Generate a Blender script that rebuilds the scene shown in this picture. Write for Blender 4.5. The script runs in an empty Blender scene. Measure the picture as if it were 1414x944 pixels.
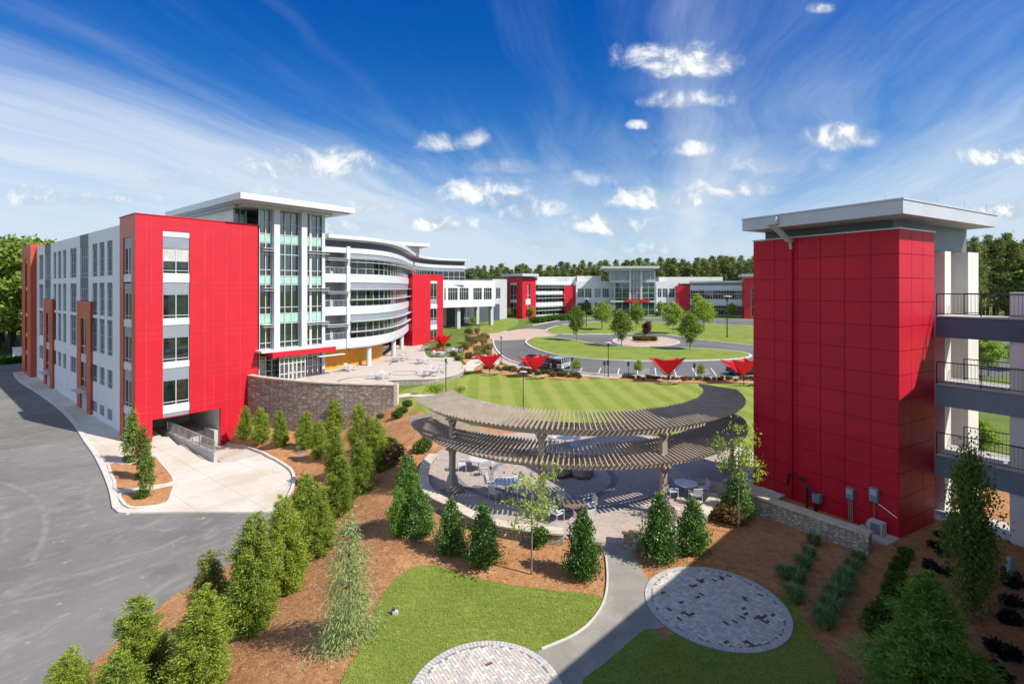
import bpy, bmesh, math, random
import numpy as np
from mathutils import Vector, Matrix
from mathutils.geometry import delaunay_2d_cdt

C = bpy.context.scene.collection
SC = bpy.context.scene
R = math.radians
rnd = random.Random(7)

# ------------------------------------------------------------------ camera
FPX, CX, HY, CAMZ = 700.0, 707.0, 398.0, 11.5      # focal length in photo pixels, horizon row, eye height
cam = bpy.data.cameras.new('camera')
camo = bpy.data.objects.new('camera', cam)
C.objects.link(camo)
camo.location = (0, 0, CAMZ)
camo.rotation_euler = (R(90), 0, 0)
cam.sensor_width = 36
cam.lens = FPX / 1414 * 36
cam.shift_y = -(472 - HY) / 1414
cam.clip_start, cam.clip_end = 0.2, 6000
SC.camera = camo

# ------------------------------------------------------------------ sun, sky
SUN = Vector((.90, -.43, 1.02)).normalized()
SUN_EL = math.asin(SUN.z)
SUN_AZ = math.atan2(SUN.x, SUN.y)
sl = bpy.data.lights.new('sun', 'SUN')
sl.energy = 3.9
sl.angle = R(.5)
sl.color = (1.0, .93, .82)
so = bpy.data.objects.new('sun', sl)
so.rotation_euler = (-SUN).to_track_quat('-Z', 'Y').to_euler()
so.location = (40, -20, 60)
C.objects.link(so)

SC.view_settings.view_transform = 'Standard'
SC.view_settings.look = 'None'
SC.view_settings.gamma = 1
SC.view_settings.exposure = 0.84
SC.view_settings.use_curve_mapping = False
SC.cycles.max_bounces = 6
SC.cycles.diffuse_bounces = 3
SC.cycles.glossy_bounces = 3
SC.cycles.transmission_bounces = 4
SC.cycles.transparent_max_bounces = 8
SC.cycles.caustics_reflective = False
SC.cycles.caustics_refractive = False
SC.cycles.use_denoising = True


class NT:
    """short node-tree writer"""
    def __init__(s, nt):
        s.nt = nt
        s.n = nt.nodes
        s.l = nt.links

    def node(s, t, **kw):
        n = s.n.new(t)
        for k, v in kw.items():
            setattr(n, k, v)
        return n

    def set(s, sock, v):
        if isinstance(v, bpy.types.NodeSocket):
            s.l.new(v, sock)
        elif v is not None:
            if hasattr(sock, 'default_value'):
                try:
                    sock.default_value = v
                except Exception:
                    sock.default_value = (v[0], v[1], v[2], 1)

    def math(s, op, a, b=None, c=None, clamp=False):
        n = s.node('ShaderNodeMath', operation=op, use_clamp=clamp)
        s.set(n.inputs[0], a)
        if b is not None: s.set(n.inputs[1], b)
        if c is not None: s.set(n.inputs[2], c)
        return n.outputs[0]

    def vmath(s, op, a, b=None):
        n = s.node('ShaderNodeVectorMath', operation=op)
        s.set(n.inputs[0], a)
        if b is not None: s.set(n.inputs[1], b)
        return n.outputs['Value'] if op in ('DOT_PRODUCT', 'LENGTH') else n.outputs[0]

    def mix(s, f, a, b, blend='MIX'):
        n = s.node('ShaderNodeMix', data_type='RGBA', blend_type=blend)
        s.set(n.inputs[0], f)
        for i, v in ((6, a), (7, b)):
            if isinstance(v, tuple) and len(v) == 3: v = v + (1,)
            s.set(n.inputs[i], v)
        return n.outputs[2]

    def noise(s, vec, scale, detail=3, rough=.55, dist=0.0, out=0):
        n = s.node('ShaderNodeTexNoise')
        s.set(n.inputs['Vector'], vec)
        n.inputs['Scale'].default_value = scale
        n.inputs['Detail'].default_value = detail
        n.inputs['Roughness'].default_value = rough
        n.inputs['Distortion'].default_value = dist
        return n.outputs[out]

    def mapping(s, vec, loc=(0, 0, 0), rot=(0, 0, 0), scale=(1, 1, 1), typ='POINT'):
        n = s.node('ShaderNodeMapping', vector_type=typ)
        s.set(n.inputs[0], vec)
        n.inputs[1].default_value = loc
        n.inputs[2].default_value = rot
        n.inputs[3].default_value = scale
        return n.outputs[0]

    def smooth(s, x, a, b, lo=0.0, hi=1.0):
        n = s.node('ShaderNodeMapRange', interpolation_type='SMOOTHSTEP')
        s.set(n.inputs[0], x)
        n.inputs[1].default_value = a
        n.inputs[2].default_value = b
        n.inputs[3].default_value = lo
        n.inputs[4].default_value = hi
        return n.outputs[0]

    def ramp(s, f, stops):
        n = s.node('ShaderNodeValToRGB')
        s.set(n.inputs[0], f)
        e = n.color_ramp.elements
        while len(e) < len(stops): e.new(.5)
        for i, (p, c) in enumerate(stops):
            e[i].position = p
            e[i].color = tuple(c) + ((1,) if len(c) == 3 else ())
        return n.outputs[0]

    def sep(s, v):
        n = s.node('ShaderNodeSeparateXYZ')
        s.set(n.inputs[0], v)
        return n.outputs

    def comb(s, x, y, z):
        n = s.node('ShaderNodeCombineXYZ')
        for i, v in enumerate((x, y, z)): s.set(n.inputs[i], v)
        return n.outputs[0]


# ------------------------------------------------------------------ world: Nishita sky with cirrus and small cumulus
world = bpy.data.worlds.new('World')
SC.world = world
world.use_nodes = True
k = NT(world.node_tree)
bg = k.n['Background']
sky = k.node('ShaderNodeTexSky', sky_type='NISHITA', sun_disc=False)
sky.sun_elevation = SUN_EL
sky.sun_rotation = SUN_AZ
sky.altitude = 300
sky.air_density = 1.0
sky.dust_density = 0.6
sky.ozone_density = 3.0
tc = k.node('ShaderNodeTexCoord')
dirv = tc.outputs['Generated']
dx, dy, dz = k.sep(dirv)
hs = k.node('ShaderNodeHueSaturation')
hs.inputs['Saturation'].default_value = 1.35
hs.inputs['Value'].default_value = 1.0
k.l.new(sky.outputs[0], hs.inputs['Color'])
zen = k.smooth(dz, .12, .50)
skyc = k.mix(zen, hs.outputs[0], k.mix(1.0, hs.outputs[0], (.10, .66, 1.06), 'MULTIPLY'))


def rotscale(v, a, sx, sy, loc=(0, 0, 0)):
    return k.mapping(k.mapping(v, rot=(0, 0, R(a))), loc=loc, scale=(sx, sy, 1))


# cirrus sheet: the direction projected on a high plane, streaks along one bearing
zz = k.math('ADD', k.math('MAXIMUM', dz, 0), .06)
px_, py_ = k.math('DIVIDE', dx, zz), k.math('DIVIDE', dy, zz)
pl = k.comb(px_, py_, 0)
wob = k.noise(pl, .5, 3, .5, 0, 1)
plw = k.vmath('ADD', pl, k.vmath('MULTIPLY', k.vmath('SUBTRACT', wob, (.5, .5, .5)), (.9, .9, 0)))
n1 = k.noise(rotscale(plw, 19.3, 1, .17), 1.7, 7, .62, .3)
n2 = k.noise(rotscale(plw, 27, 1, .45, (3.1, 1.7, 0)), .6, 4, .55)
n3 = k.noise(rotscale(plw, 12, 1, .08), 5.5, 5, .65, .5)
sa = k.sep(k.mapping(plw, rot=(0, 0, R(19.3))))[0]
cover = k.ramp(k.math('DIVIDE', k.math('ADD', sa, 5.0), 8.0), [(.0, (.62,) * 3), (.24, (.66,) * 3), (.31, (.60,) * 3), (.40, (.28,) * 3), (.52, (.20,) * 3), (.595, (.30,) * 3), (.628, (.56,) * 3), (.655, (.36,) * 3), (.72, (.24,) * 3), (.82, (.40,) * 3), (1.0, (.5,) * 3)])
lowm = k.smooth(dz, .42, .10)
dens = k.math('ADD', k.math('MULTIPLY', n1, .95), k.math('ADD', k.math('MULTIPLY', n2, .75), k.math('MULTIPLY', n3, .38)))
dens = k.math('ADD', dens, k.math('MULTIPLY', k.math('SUBTRACT', cover, .35), .95))
dens = k.math('ADD', dens, k.math('MULTIPLY', lowm, .48))
cir = k.smooth(dens, .92, 1.98)
cir = k.math('MULTIPLY', cir, .90)
col = k.mix(cir, k.mix(1.0, skyc, (.56, .58, .62), 'MULTIPLY'), (3.5, 3.9, 4.35))
hz = k.smooth(dz, .24, -.02)
col = k.mix(k.math('MULTIPLY', hz, .68), col, (2.75, 3.35, 4.05))
# cumulus puffs, each a patch of directions ahead (+Y side)
gy = k.math('MAXIMUM', dy, .05)
qx, qz = k.math('DIVIDE', dx, gy), k.math('DIVIDE', dz, gy)
q = k.comb(qx, qz, 0)
cn = k.noise(q, 13, 8, .62, .35)
cn2 = k.noise(k.mapping(q, loc=(-.010, -.016, 0)), 13, 8, .62, .35)
PUFFS = [(935, 88, 78, 26), (948, 140, 52, 15), (1158, 192, 50, 19), (664, 272, 62, 15), (738, 294, 34, 12), (628, 312, 42, 9),
         (430, 232, 80, 17), (598, 200, 28, 14), (650, 196, 24, 15), (915, 278, 66, 13), (842, 313, 50, 11), (955, 209, 42, 12),
         (1385, 220, 60, 15), (1395, 292, 50, 10), (110, 276, 75, 10), (1135, 13, 20, 9), (878, 175, 14, 7), (240, 250, 40, 13), (40, 268, 40, 8),
         (365, 266, 34, 7), (1290, 268, 40, 8), (480, 318, 40, 8), (700, 232, 50, 8), (1060, 228, 60, 10), (1010, 262, 44, 9), (765, 338, 34, 6), (556, 342, 30, 6), (880, 346, 44, 6), (820, 250, 30, 8), (520, 288, 34, 8)]
PUFF_W = {17: .35, 18: .5, 19: .6, 20: .6, 21: .6, 22: .35, 23: .45, 24: .8, 25: .7, 26: .6, 27: .6, 28: .5, 29: .6, 14: .75, 6: .8, 7: .75, 8: .75}
tot = None
shade = None
for i, (cx, cy, w, h) in enumerate(PUFFS):
    w, h = w * 1.25, h * 1.45
    if cy > 225: w, h = w * 1.3, h * 1.35
    ax, az = (cx - CX) / FPX, (HY - cy) / FPX
    ux = k.math('MULTIPLY', k.math('SUBTRACT', qx, ax), FPX / w)
    uz = k.math('MULTIPLY', k.math('SUBTRACT', qz, az), FPX / h)
    uzl = k.math('MINIMUM', uz, 0)                      # flatter underneath
    e = k.math('ADD', k.math('MULTIPLY', ux, ux), k.math('ADD', k.math('MULTIPLY', uz, uz), k.math('MULTIPLY', k.math('MULTIPLY', uzl, uzl), 2.0)))
    d = k.math('SUBTRACT', 1.0, e)
    d = k.math('MAXIMUM', d, -1.5)
    sfun = k.math('ADD', k.math('MULTIPLY', uz, .5), .5, clamp=True)
    m = k.smooth(k.math('ADD', d, k.math('MULTIPLY', k.math('SUBTRACT', cn, .5), 3.6)), -.05, 1.40)
    m = k.math('MULTIPLY', m, PUFF_W.get(i, 1.0))
    sh = k.math('MULTIPLY', m, sfun)
    tot = m if tot is None else k.math('MAXIMUM', tot, m)
    shade = sh if shade is None else k.math('MAXIMUM', shade, sh)
tot = k.math('MULTIPLY', tot, k.smooth(dy, .1, .25))
lit = k.math('ADD', shade, k.math('MULTIPLY', k.math('SUBTRACT', cn, cn2), 3.4))
ccol = k.mix(k.smooth(lit, .0, .85), (2.55, 2.95, 3.45), (5.2, 5.2, 5.2))
col = k.mix(k.math('MULTIPLY', tot, .95), col, ccol)
# unseen bright cloud added behind the viewpoint, weaker to the right, to lift shadows
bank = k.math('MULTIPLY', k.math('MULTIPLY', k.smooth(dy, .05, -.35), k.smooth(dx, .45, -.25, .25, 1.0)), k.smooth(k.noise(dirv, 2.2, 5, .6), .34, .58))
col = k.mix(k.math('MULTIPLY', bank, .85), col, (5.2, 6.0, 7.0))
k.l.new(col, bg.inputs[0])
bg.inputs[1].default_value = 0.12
world.cycles.sampling_method = 'MANUAL'
world.cycles.sample_map_resolution = 256

# ------------------------------------------------------------------ materials
MATS = {}


def coords(k, world=False):
    if world:
        return k.node('ShaderNodeNewGeometry').outputs['Position']
    return k.node('ShaderNodeTexCoord').outputs['Object']


def mat(name, col, rough=.6, metal=0.0, var=.12, vscale=.6, fine=.06, fscale=9.0, bump=0.0, bscale=40.0, spec=.5, coat=0.0, col2=None, ior=1.45, streak=0.0):
    m = bpy.data.materials.new(name)
    m.use_nodes = True
    k = NT(m.node_tree)
    b = k.n['Principled BSDF']
    v = coords(k)
    c2 = col2 or tuple(max(0, c * (1 - var * 2)) for c in col)
    c = k.mix(k.smooth(k.noise(v, vscale, 4, .6), .3, .7), col, c2)
    f = k.noise(v, fscale, 3, .6)
    c = k.mix(1.0, c, k.ramp(f, [(0.2, (1 - fine * 2,) * 3), (.8, (1,) * 3)]), 'MULTIPLY')
    if streak:
        sv = k.mapping(v, scale=(1.6, 1.6, .06))
        c = k.mix(1.0, c, k.ramp(k.noise(sv, 2.0, 4, .6), [(.3, (1 - streak,) * 3), (.65, (1,) * 3)]), 'MULTIPLY')
    k.set(b.inputs['Base Color'], c)
    k.set(b.inputs['Roughness'], k.math('ADD', k.math('MULTIPLY', f, .14), rough - .07, clamp=True))
    b.inputs['Metallic'].default_value = metal
    b.inputs['Specular IOR Level'].default_value = spec
    b.inputs['IOR'].default_value = ior
    if coat:
        b.inputs['Coat Weight'].default_value = coat
        b.inputs['Coat Roughness'].default_value = .08
    if bump:
        bn = k.node('ShaderNodeBump')
        bn.inputs['Strength'].default_value = bump
        bn.inputs['Distance'].default_value = .02
        k.set(bn.inputs['Height'], k.noise(v, bscale, 4, .65))
        k.set(b.inputs['Normal'], bn.outputs[0])
    MATS[name] = m
    return m


def glass_mat(name, tint, rough=.02, ior=2.1, var=True):
    """coated office glazing: dark behind, mirror-like towards the sky"""
    m = bpy.data.materials.new(name)
    m.use_nodes = True
    k = NT(m.node_tree)
    b = k.n['Principled BSDF']
    v = coords(k)
    c = k.mix(k.smooth(k.noise(v, .9, 2), .35, .7), tint, tuple(t * .35 for t in tint))
    k.set(b.inputs['Base Color'], c)
    b.inputs['Roughness'].default_value = rough
    b.inputs['IOR'].default_value = ior
    bn = k.node('ShaderNodeBump')
    bn.inputs['Strength'].default_value = .02
    bn.inputs['Distance'].default_value = .05
    k.set(bn.inputs['Height'], k.noise(v, 1.1, 2))
    k.set(b.inputs['Normal'], bn.outputs[0])
    MATS[name] = m
    return m


def clear_mat(name, tint, refl=.22):
    """see-through tinted curtain-wall glass"""
    m = bpy.data.materials.new(name)
    m.use_nodes = True
    k = NT(m.node_tree)
    out = k.n['Material Output']
    k.n.remove(k.n['Principled BSDF'])
    t = k.node('ShaderNodeBsdfTransparent')
    t.inputs[0].default_value = tint + (1,)
    g = k.node('ShaderNodeBsdfGlossy')
    g.inputs['Roughness'].default_value = .02
    g.inputs['Color'].default_value = (.85, .95, .92, 1)
    fr = k.node('ShaderNodeFresnel')
    fr.inputs[0].default_value = 1.6
    f = k.math('ADD', fr.outputs[0], refl, clamp=True)
    mx = k.node('ShaderNodeMixShader')
    k.set(mx.inputs[0], f)
    k.l.new(t.outputs[0], mx.inputs[1])
    k.l.new(g.outputs[0], mx.inputs[2])
    k.l.new(mx.outputs[0], out.inputs[0])
    MATS[name] = m
    return m


def leaf_mat(name, a, b2, rough=.55, trans=.3, spec=.3, vscale=2.2):
    """leaf colour varies leaf by leaf and clump by clump"""
    m = bpy.data.materials.new(name)
    m.use_nodes = True
    k = NT(m.node_tree)
    b = k.n['Principled BSDF']
    out = k.n['Material Output']
    geo = k.node('ShaderNodeNewGeometry')
    oi = k.node('ShaderNodeObjectInfo')
    v = coords(k)
    n = k.noise(v, vscale, 3, .6)
    f = k.math('ADD', k.math('MULTIPLY', geo.outputs['Random Per Island'], .55), k.math('MULTIPLY', n, .75))
    f = k.math('ADD', f, k.math('MULTIPLY', k.math('SUBTRACT', oi.outputs['Random'], .5), .25))
    c = k.mix(k.smooth(f, .25, .95), b2, a)
    k.set(b.inputs['Base Color'], c)
    b.inputs['Roughness'].default_value = rough
    b.inputs['Specular IOR Level'].default_value = spec
    tr = k.node('ShaderNodeBsdfTranslucent')
    k.set(tr.inputs[0], k.mix(1.0, c, (1.15, 1.2, .6), 'MULTIPLY'))
    mx = k.node('ShaderNodeMixShader')
    mx.inputs[0].default_value = trans
    k.l.new(b.outputs[0], mx.inputs[1])
    k.l.new(tr.outputs[0], mx.inputs[2])
    k.l.new(mx.outputs[0], out.inputs[0])
    MATS[name] = m
    return m


RED = mat('red_metal_panel', (.53, .011, .026), .45, var=.04, fine=.03, spec=.5, streak=.05)
REDT = mat('tower_red_panel', (.53, .012, .032), .50, var=.07, fine=.04, spec=.3, streak=.07)
REDSEAM = mat('red_seam', (.60, .050, .065), .45)
REDDARK = mat('red_joint', (.20, .006, .012), .6)
BROWNRED = mat('rust_red_panel', (.50, .075, .035), .42, var=.06, spec=.5, streak=.06)
WHITE = mat('white_panel', (.65, .67, .70), .5, var=.03, fine=.02, streak=.06)
WHITETRIM = mat('white_metal', (.545, .57, .60), .4, var=.02, fine=.02)
DECKB = mat('navy_slab_edge', (.070, .095, .155), .5, var=.05, fine=.04, streak=.08)
DECKL = mat('blue_grey_slab_edge', (.20, .255, .34), .5, var=.05, fine=.04, streak=.08)
LGREY = mat('light_grey_panel', (.45, .475, .51), .45, var=.04, fine=.03)
GREY = mat('grey_panel', (.13, .15, .175), .45, var=.05, fine=.03)
MGREY = mat('mid_grey_panel', (.24, .275, .32), .45, var=.05, fine=.03)
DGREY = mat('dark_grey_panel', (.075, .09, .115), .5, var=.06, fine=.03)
ORANGE = mat('orange_panel', (.80, .33, .012), .5, var=.08, vscale=1.2)
CONC = mat('concrete', (.58, .54, .48), .85, var=.10, vscale=.25, fine=.08, fscale=5, bump=.15, streak=0, col2=(.48, .42, .35))
CONCD = mat('deck_concrete', (.52, .51, .49), .8, var=.08, vscale=.4, fine=.06, bump=.1, streak=.12)
KERB = mat('kerb_concrete', (.62, .59, .53), .85, var=.08, vscale=.8, fine=.08, bump=.15)
CREAM = mat('cream_panel', (.70, .68, .63), .6, var=.04, fine=.03, streak=.06)
METAL = mat('dark_metal', (.035, .035, .038), .45, metal=.3, var=.1)
ALU = mat('brushed_aluminium', (.62, .63, .65), .35, metal=.75, var=.05)
BLACK = mat('dark_void', (.012, .012, .014), .8)
RUBBER = mat('rubber', (.02, .02, .02), .8)
CHAIRM = mat('silver_paint', (.66, .68, .71), .35, metal=.15, var=.04)
BRONZE = mat('brown_table_top', (.22, .15, .10), .4, var=.1, vscale=5)
GLASS = glass_mat('dark_glass', (.018, .032, .028), ior=1.75)
GLASSB = glass_mat('blue_glass', (.10, .17, .20), ior=1.9)
GLASSG = glass_mat('green_glass', (.015, .10, .055), ior=1.8)
MINT = mat('mint_spandrel', (.36, .60, .50), .12, var=.08, vscale=1.5, spec=.7)
CLEAR = clear_mat('clear_green_glass', (.55, .76, .65), .14)
CLEARD = clear_mat('clear_dark_glass', (.42, .50, .47), .12)
BLIND = mat('blind', (.55, .57, .54), .6)
LAMP = mat('lamp_lens', (.80, .80, .78), .3)
SAIL = mat('red_sail_fabric', (.62, .008, .012), .6, var=.05, vscale=2)
TEALM = mat('painted_metal_bluegrey', (.20, .33, .42), .4)
BOXM = mat('pale_green_plastic', (.33, .44, .42), .5)

def fabric_translucent():
    m = MATS['red_sail_fabric']
    k = NT(m.node_tree)
    b = k.n['Principled BSDF']
    tr = k.node('ShaderNodeBsdfTranslucent')
    tr.inputs[0].default_value = (.85, .02, .05, 1)
    mx = k.node('ShaderNodeMixShader')
    mx.inputs[0].default_value = .4
    k.l.new(b.outputs[0], mx.inputs[1]); k.l.new(tr.outputs[0], mx.inputs[2])
    k.l.new(mx.outputs[0], k.n['Material Output'].inputs[0])
fabric_translucent()


def stone_mat(name, a, b2, mortar, scale=1.0, skew=.62, warm=.3):
    m = bpy.data.materials.new(name)
    m.use_nodes = True
    k = NT(m.node_tree)
    b = k.n['Principled BSDF']
    v = coords(k)
    x, y, z = k.sep(v)
    # courses run along the wall: x+y stands for the run, z for the height
    run = k.math('ADD', x, k.math('MULTIPLY', y, skew))
    rz = k.math('ADD', z, k.math('MULTIPLY', k.noise(v, 1.6, 2), .10))
    p = k.comb(run, k.math('MULTIPLY', rz, 2.1), 0)
    vo = k.node('ShaderNodeTexVoronoi', voronoi_dimensions='2D', distance='CHEBYCHEV')
    k.set(vo.inputs['Vector'], p)
    vo.inputs['Scale'].default_value = 2.4 * scale
    vo.inputs['Randomness'].default_value = .8
    ve = k.node('ShaderNodeTexVoronoi', voronoi_dimensions='2D', feature='DISTANCE_TO_EDGE')
    k.set(ve.inputs['Vector'], p)
    ve.inputs['Scale'].default_value = 2.4 * scale
    ve.inputs['Randomness'].default_value = .8
    rc = k.sep(vo.outputs['Color'])
    c = k.mix(rc[0], a, b2)
    c = k.mix(k.math('MULTIPLY', k.smooth(rc[1], .6, .95), warm * 2), c, (.42, .27, .15))
    c = k.mix(k.smooth(rc[2], .72, .98), c, (.50, .48, .44))
    c = k.mix(1.0, c, k.ramp(k.noise(v, 14, 4, .65), [(.25, (.6,) * 3), (.75, (1,) * 3)]), 'MULTIPLY')
    e = k.smooth(vo.outputs['Distance'], .36, .58) if False else k.smooth(ve.outputs['Distance'], .02, .10)
    c = k.mix(e, mortar, c)
    k.set(b.inputs['Base Color'], c)
    b.inputs['Roughness'].default_value = .85
    b.inputs['Specular IOR Level'].default_value = .25
    bn = k.node('ShaderNodeBump')
    bn.inputs['Strength'].default_value = .9
    bn.inputs['Distance'].default_value = .06
    k.set(bn.inputs['Height'], k.math('ADD', k.math('MULTIPLY', e, .7), k.math('ADD', k.math('MULTIPLY', rc[0], .5), k.math('MULTIPLY', k.noise(v, 9, 5, .7), .6))))
    k.set(b.inputs['Normal'], bn.outputs[0])
    MATS[name] = m
    return m


STONE = stone_mat('field_stone', (.48, .39, .31), (.26, .21, .17), (.13, .11, .10), .9)
STONEL = stone_mat('ledge_stone', (.56, .53, .48), (.34, .315, .28), (.22, .20, .17), 1.5, skew=-.62, warm=.25)
CAP = mat('stone_cap', (.60, .54, .45), .8, var=.14, vscale=1.5, bump=.2, col2=(.48, .40, .31))
BOULDER = mat('boulder_rock', (.36, .30, .25), .85, var=.25, vscale=1.6, fine=.2, fscale=6, bump=.8, bscale=5)


def ground_mat(name, build):
    m = bpy.data.materials.new(name)
    m.use_nodes = True
    k = NT(m.node_tree)
    b = k.n['Principled BSDF']
    b.inputs['Roughness'].default_value = .9
    b.inputs['Specular IOR Level'].default_value = .2
    v = coords(k, True)
    c, h, st, dist = build(k, v, b)
    k.set(b.inputs['Base Color'], c)
    if h is not None:
        bn = k.node('ShaderNodeBump')
        bn.inputs['Strength'].default_value = st
        bn.inputs['Distance'].default_value = dist
        k.set(bn.inputs['Height'], h)
        k.set(b.inputs['Normal'], bn.outputs[0])
    MATS[name] = m
    return m


def b_grass(a, d, y, stripe=0.0):
    def f(k, v, b):
        n1 = k.noise(v, .35, 4, .6)
        n2 = k.noise(k.mapping(v, scale=(1, 1.7, 1)), 2.2, 5, .7, .3)
        n3 = k.noise(v, 28, 4, .75)
        n4 = k.noise(k.mapping(k.mapping(v, rot=(0, 0, .12)), scale=(.45, 2.6, 1)), 3.2, 5, .72, .5)
        n5 = k.noise(v, 9, 5, .75)
        c = k.mix(k.smooth(n1, .3, .7), a, d)
        c = k.mix(k.math('MULTIPLY', k.smooth(n2, .5, .78), .6), c, y)
        c = k.mix(1.0, c, k.ramp(k.math('ADD', k.math('MULTIPLY', n4, .6), k.math('MULTIPLY', n5, .4)), [(.38, (.66, .74, .66)), (.64, (1.14, 1.10, 1.0))]), 'MULTIPLY')
        if stripe:
            x, yy, z = k.sep(v)
            w = k.math('SINE', k.math('ADD', k.math('MULTIPLY', k.math('ADD', x, k.math('MULTIPLY', yy, .06)), 2 * math.pi / 2.5), k.math('MULTIPLY', n2, 1.6)))
            c = k.mix(k.math('MULTIPLY', k.smooth(w, -.5, .5), stripe), c, y)
        c = k.mix(1.0, c, k.ramp(n3, [(.28, (.5,) * 3), (.62, (1.05,) * 3)]), 'MULTIPLY')
        return c, k.math('ADD', n3, k.math('MULTIPLY', n2, .6)), .7, .05
    return f


def b_mulch(k, v, b):
    n1 = k.noise(v, .5, 5, .65)
    s1 = k.noise(k.mapping(v, rot=(0, 0, .5), scale=(1, 5, 1)), 9, 5, .7, .8)
    s2 = k.noise(k.mapping(v, rot=(0, 0, -.8), scale=(6, 1, 1)), 8, 5, .7, .8)
    s = k.math('MULTIPLY', k.math('ADD', s1, s2), .5)
    n6 = k.noise(v, 2.6, 6, .75, .6)
    c = k.mix(k.smooth(n1, .3, .72), (.52, .270, .125), (.39, .180, .072))
    c = k.mix(k.math('MULTIPLY', k.smooth(n6, .50, .66), .75), c, (.25, .108, .045))
    c = k.mix(k.math('MULTIPLY', k.smooth(n6, .46, .34), .6), c, (.60, .38, .205))
    c = k.mix(k.smooth(k.noise(v, 1.7, 4, .7), .58, .75), c, (.50, .31, .19))
    c = k.mix(1.0, c, k.ramp(s, [(.36, (.48,) * 3), (.60, (1.2,) * 3)]), 'MULTIPLY')
    return c, k.math('ADD', s, k.math('MULTIPLY', n1, .8)), .8, .06


def b_asphalt(base, dust):
    def f(k, v, b):
        n1 = k.noise(v, .09, 5, .6, .6)
        n2 = k.noise(k.mapping(k.mapping(v, rot=(0, 0, -.95)), scale=(.45, 1.0, 1)), .55, 6, .74, 1.6)
        n3 = k.noise(v, 45, 3, .7)
        n4 = k.noise(k.mapping(k.mapping(v, rot=(0, 0, -.5)), scale=(.30, 1.2, 1)), 1.0, 6, .74, 3.5)
        sp = k.noise(v, 1.3, 6, .7)
        # tyre tracks: pairs of worn arcs
        xw, yw, zw = k.sep(v)
        arc = None
        for ax, ay, r_ in ((-27.5, 33.5, 7.2), (-27.5, 33.5, 8.9), (-52, 14, 27), (-52, 14, 28.8), (-21, 46, 13.5), (-60, 60, 30), (-60, 60, 31.7)):
            dd = k.vmath('LENGTH', k.comb(k.math('SUBTRACT', xw, ax), k.math('SUBTRACT', yw, ay), 0))
            band = k.smooth(k.math('ABSOLUTE', k.math('SUBTRACT', dd, r_)), .26, .06)
            arc = band if arc is None else k.math('MAXIMUM', arc, band)
        arc = k.math('MULTIPLY', arc, k.smooth(k.noise(v, .7, 4, .7), .42, .62))
        c = k.mix(k.smooth(n1, .3, .7), base, tuple(x * .74 for x in base))
        c = k.mix(k.math('MULTIPLY', k.smooth(n2, .48, .70), dust * .75), c, (.33, .30, .255))
        c = k.mix(k.math('MULTIPLY', k.smooth(n4, .575, .70), dust * .55), c, (.40, .37, .325))
        c = k.mix(k.math('MULTIPLY', k.smooth(sp, .62, .70), dust), c, (.46, .42, .36))
        c = k.mix(k.math('MULTIPLY', k.smooth(k.noise(v, .35, 4, .6), .60, .70), dust * .5), c, (.11, .105, .10))
        c = k.mix(k.math('MULTIPLY', arc, dust * .45), c, (.37, .345, .305))
        c = k.mix(1.0, c, k.ramp(n3, [(.3, (.74,) * 3), (.7, (1.1,) * 3)]), 'MULTIPLY')
        return c, n3, .25, .01
    return f


def b_concrete(k, v, b):
    n1 = k.noise(v, .22, 5, .65, .5)
    n2 = k.noise(v, 1.6, 5, .7)
    c = k.mix(k.smooth(n1, .32, .68), (.58, .55, .49), (.50, .43, .34))
    c = k.mix(k.math('MULTIPLY', k.smooth(n2, .58, .75), .4), c, (.44, .36, .27))
    x, y, z = k.sep(k.mapping(v, rot=(0, 0, -.9)))
    def joint(t, per):
        fr = k.math('FRACT', k.math('DIVIDE', t, per))
        return k.smooth(k.math('ABSOLUTE', k.math('SUBTRACT', fr, .5)), .0, .009)
    j = k.math('MULTIPLY', joint(x, 3.1), joint(y, 3.1))
    c = k.mix(j, (.30, .27, .23), c)
    c = k.mix(1.0, c, k.ramp(k.noise(v, 20, 3, .7), [(.3, (.88,) * 3), (.7, (1.03,) * 3)]), 'MULTIPLY')
    return c, n2, .1, .01


def b_path(k, v, b):
    n1 = k.noise(v, .8, 5, .65, .4)
    n3 = k.noise(v, 60, 3, .7)
    c = k.mix(k.smooth(n1, .3, .75), (.25, .235, .21), (.36, .335, .29))
    c = k.mix(1.0, c, k.ramp(n3, [(.3, (.62,) * 3), (.7, (1.15,) * 3)]), 'MULTIPLY')
    return c, n3, .3, .01


def b_paver(a, d, warm):
    def f(k, v, b):
        br = k.node('ShaderNodeTexBrick')
        k.set(br.inputs['Vector'], k.mapping(v, rot=(0, 0, .6)))
        br.inputs['Color1'].default_value = a + (1,)
        br.inputs['Color2'].default_value = d + (1,)
        br.inputs['Mortar'].default_value = tuple(x * .6 for x in d) + (1,)
        br.inputs['Scale'].default_value = 2.4
        br.inputs['Mortar Size'].default_value = .012
        br.inputs['Brick Width'].default_value = .5
        br.inputs['Row Height'].default_value = .25
        n1 = k.noise(v, .6, 4, .6)
        c = k.mix(k.math('MULTIPLY', k.smooth(n1, .45, .75), .5), br.outputs[0], warm)
        c = k.mix(1.0, c, k.ramp(k.noise(v, 5, 4, .7), [(.3, (.8,) * 3), (.7, (1.06,) * 3)]), 'MULTIPLY')
        return c, br.outputs['Fac'], -.3, .01
    return f


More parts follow.
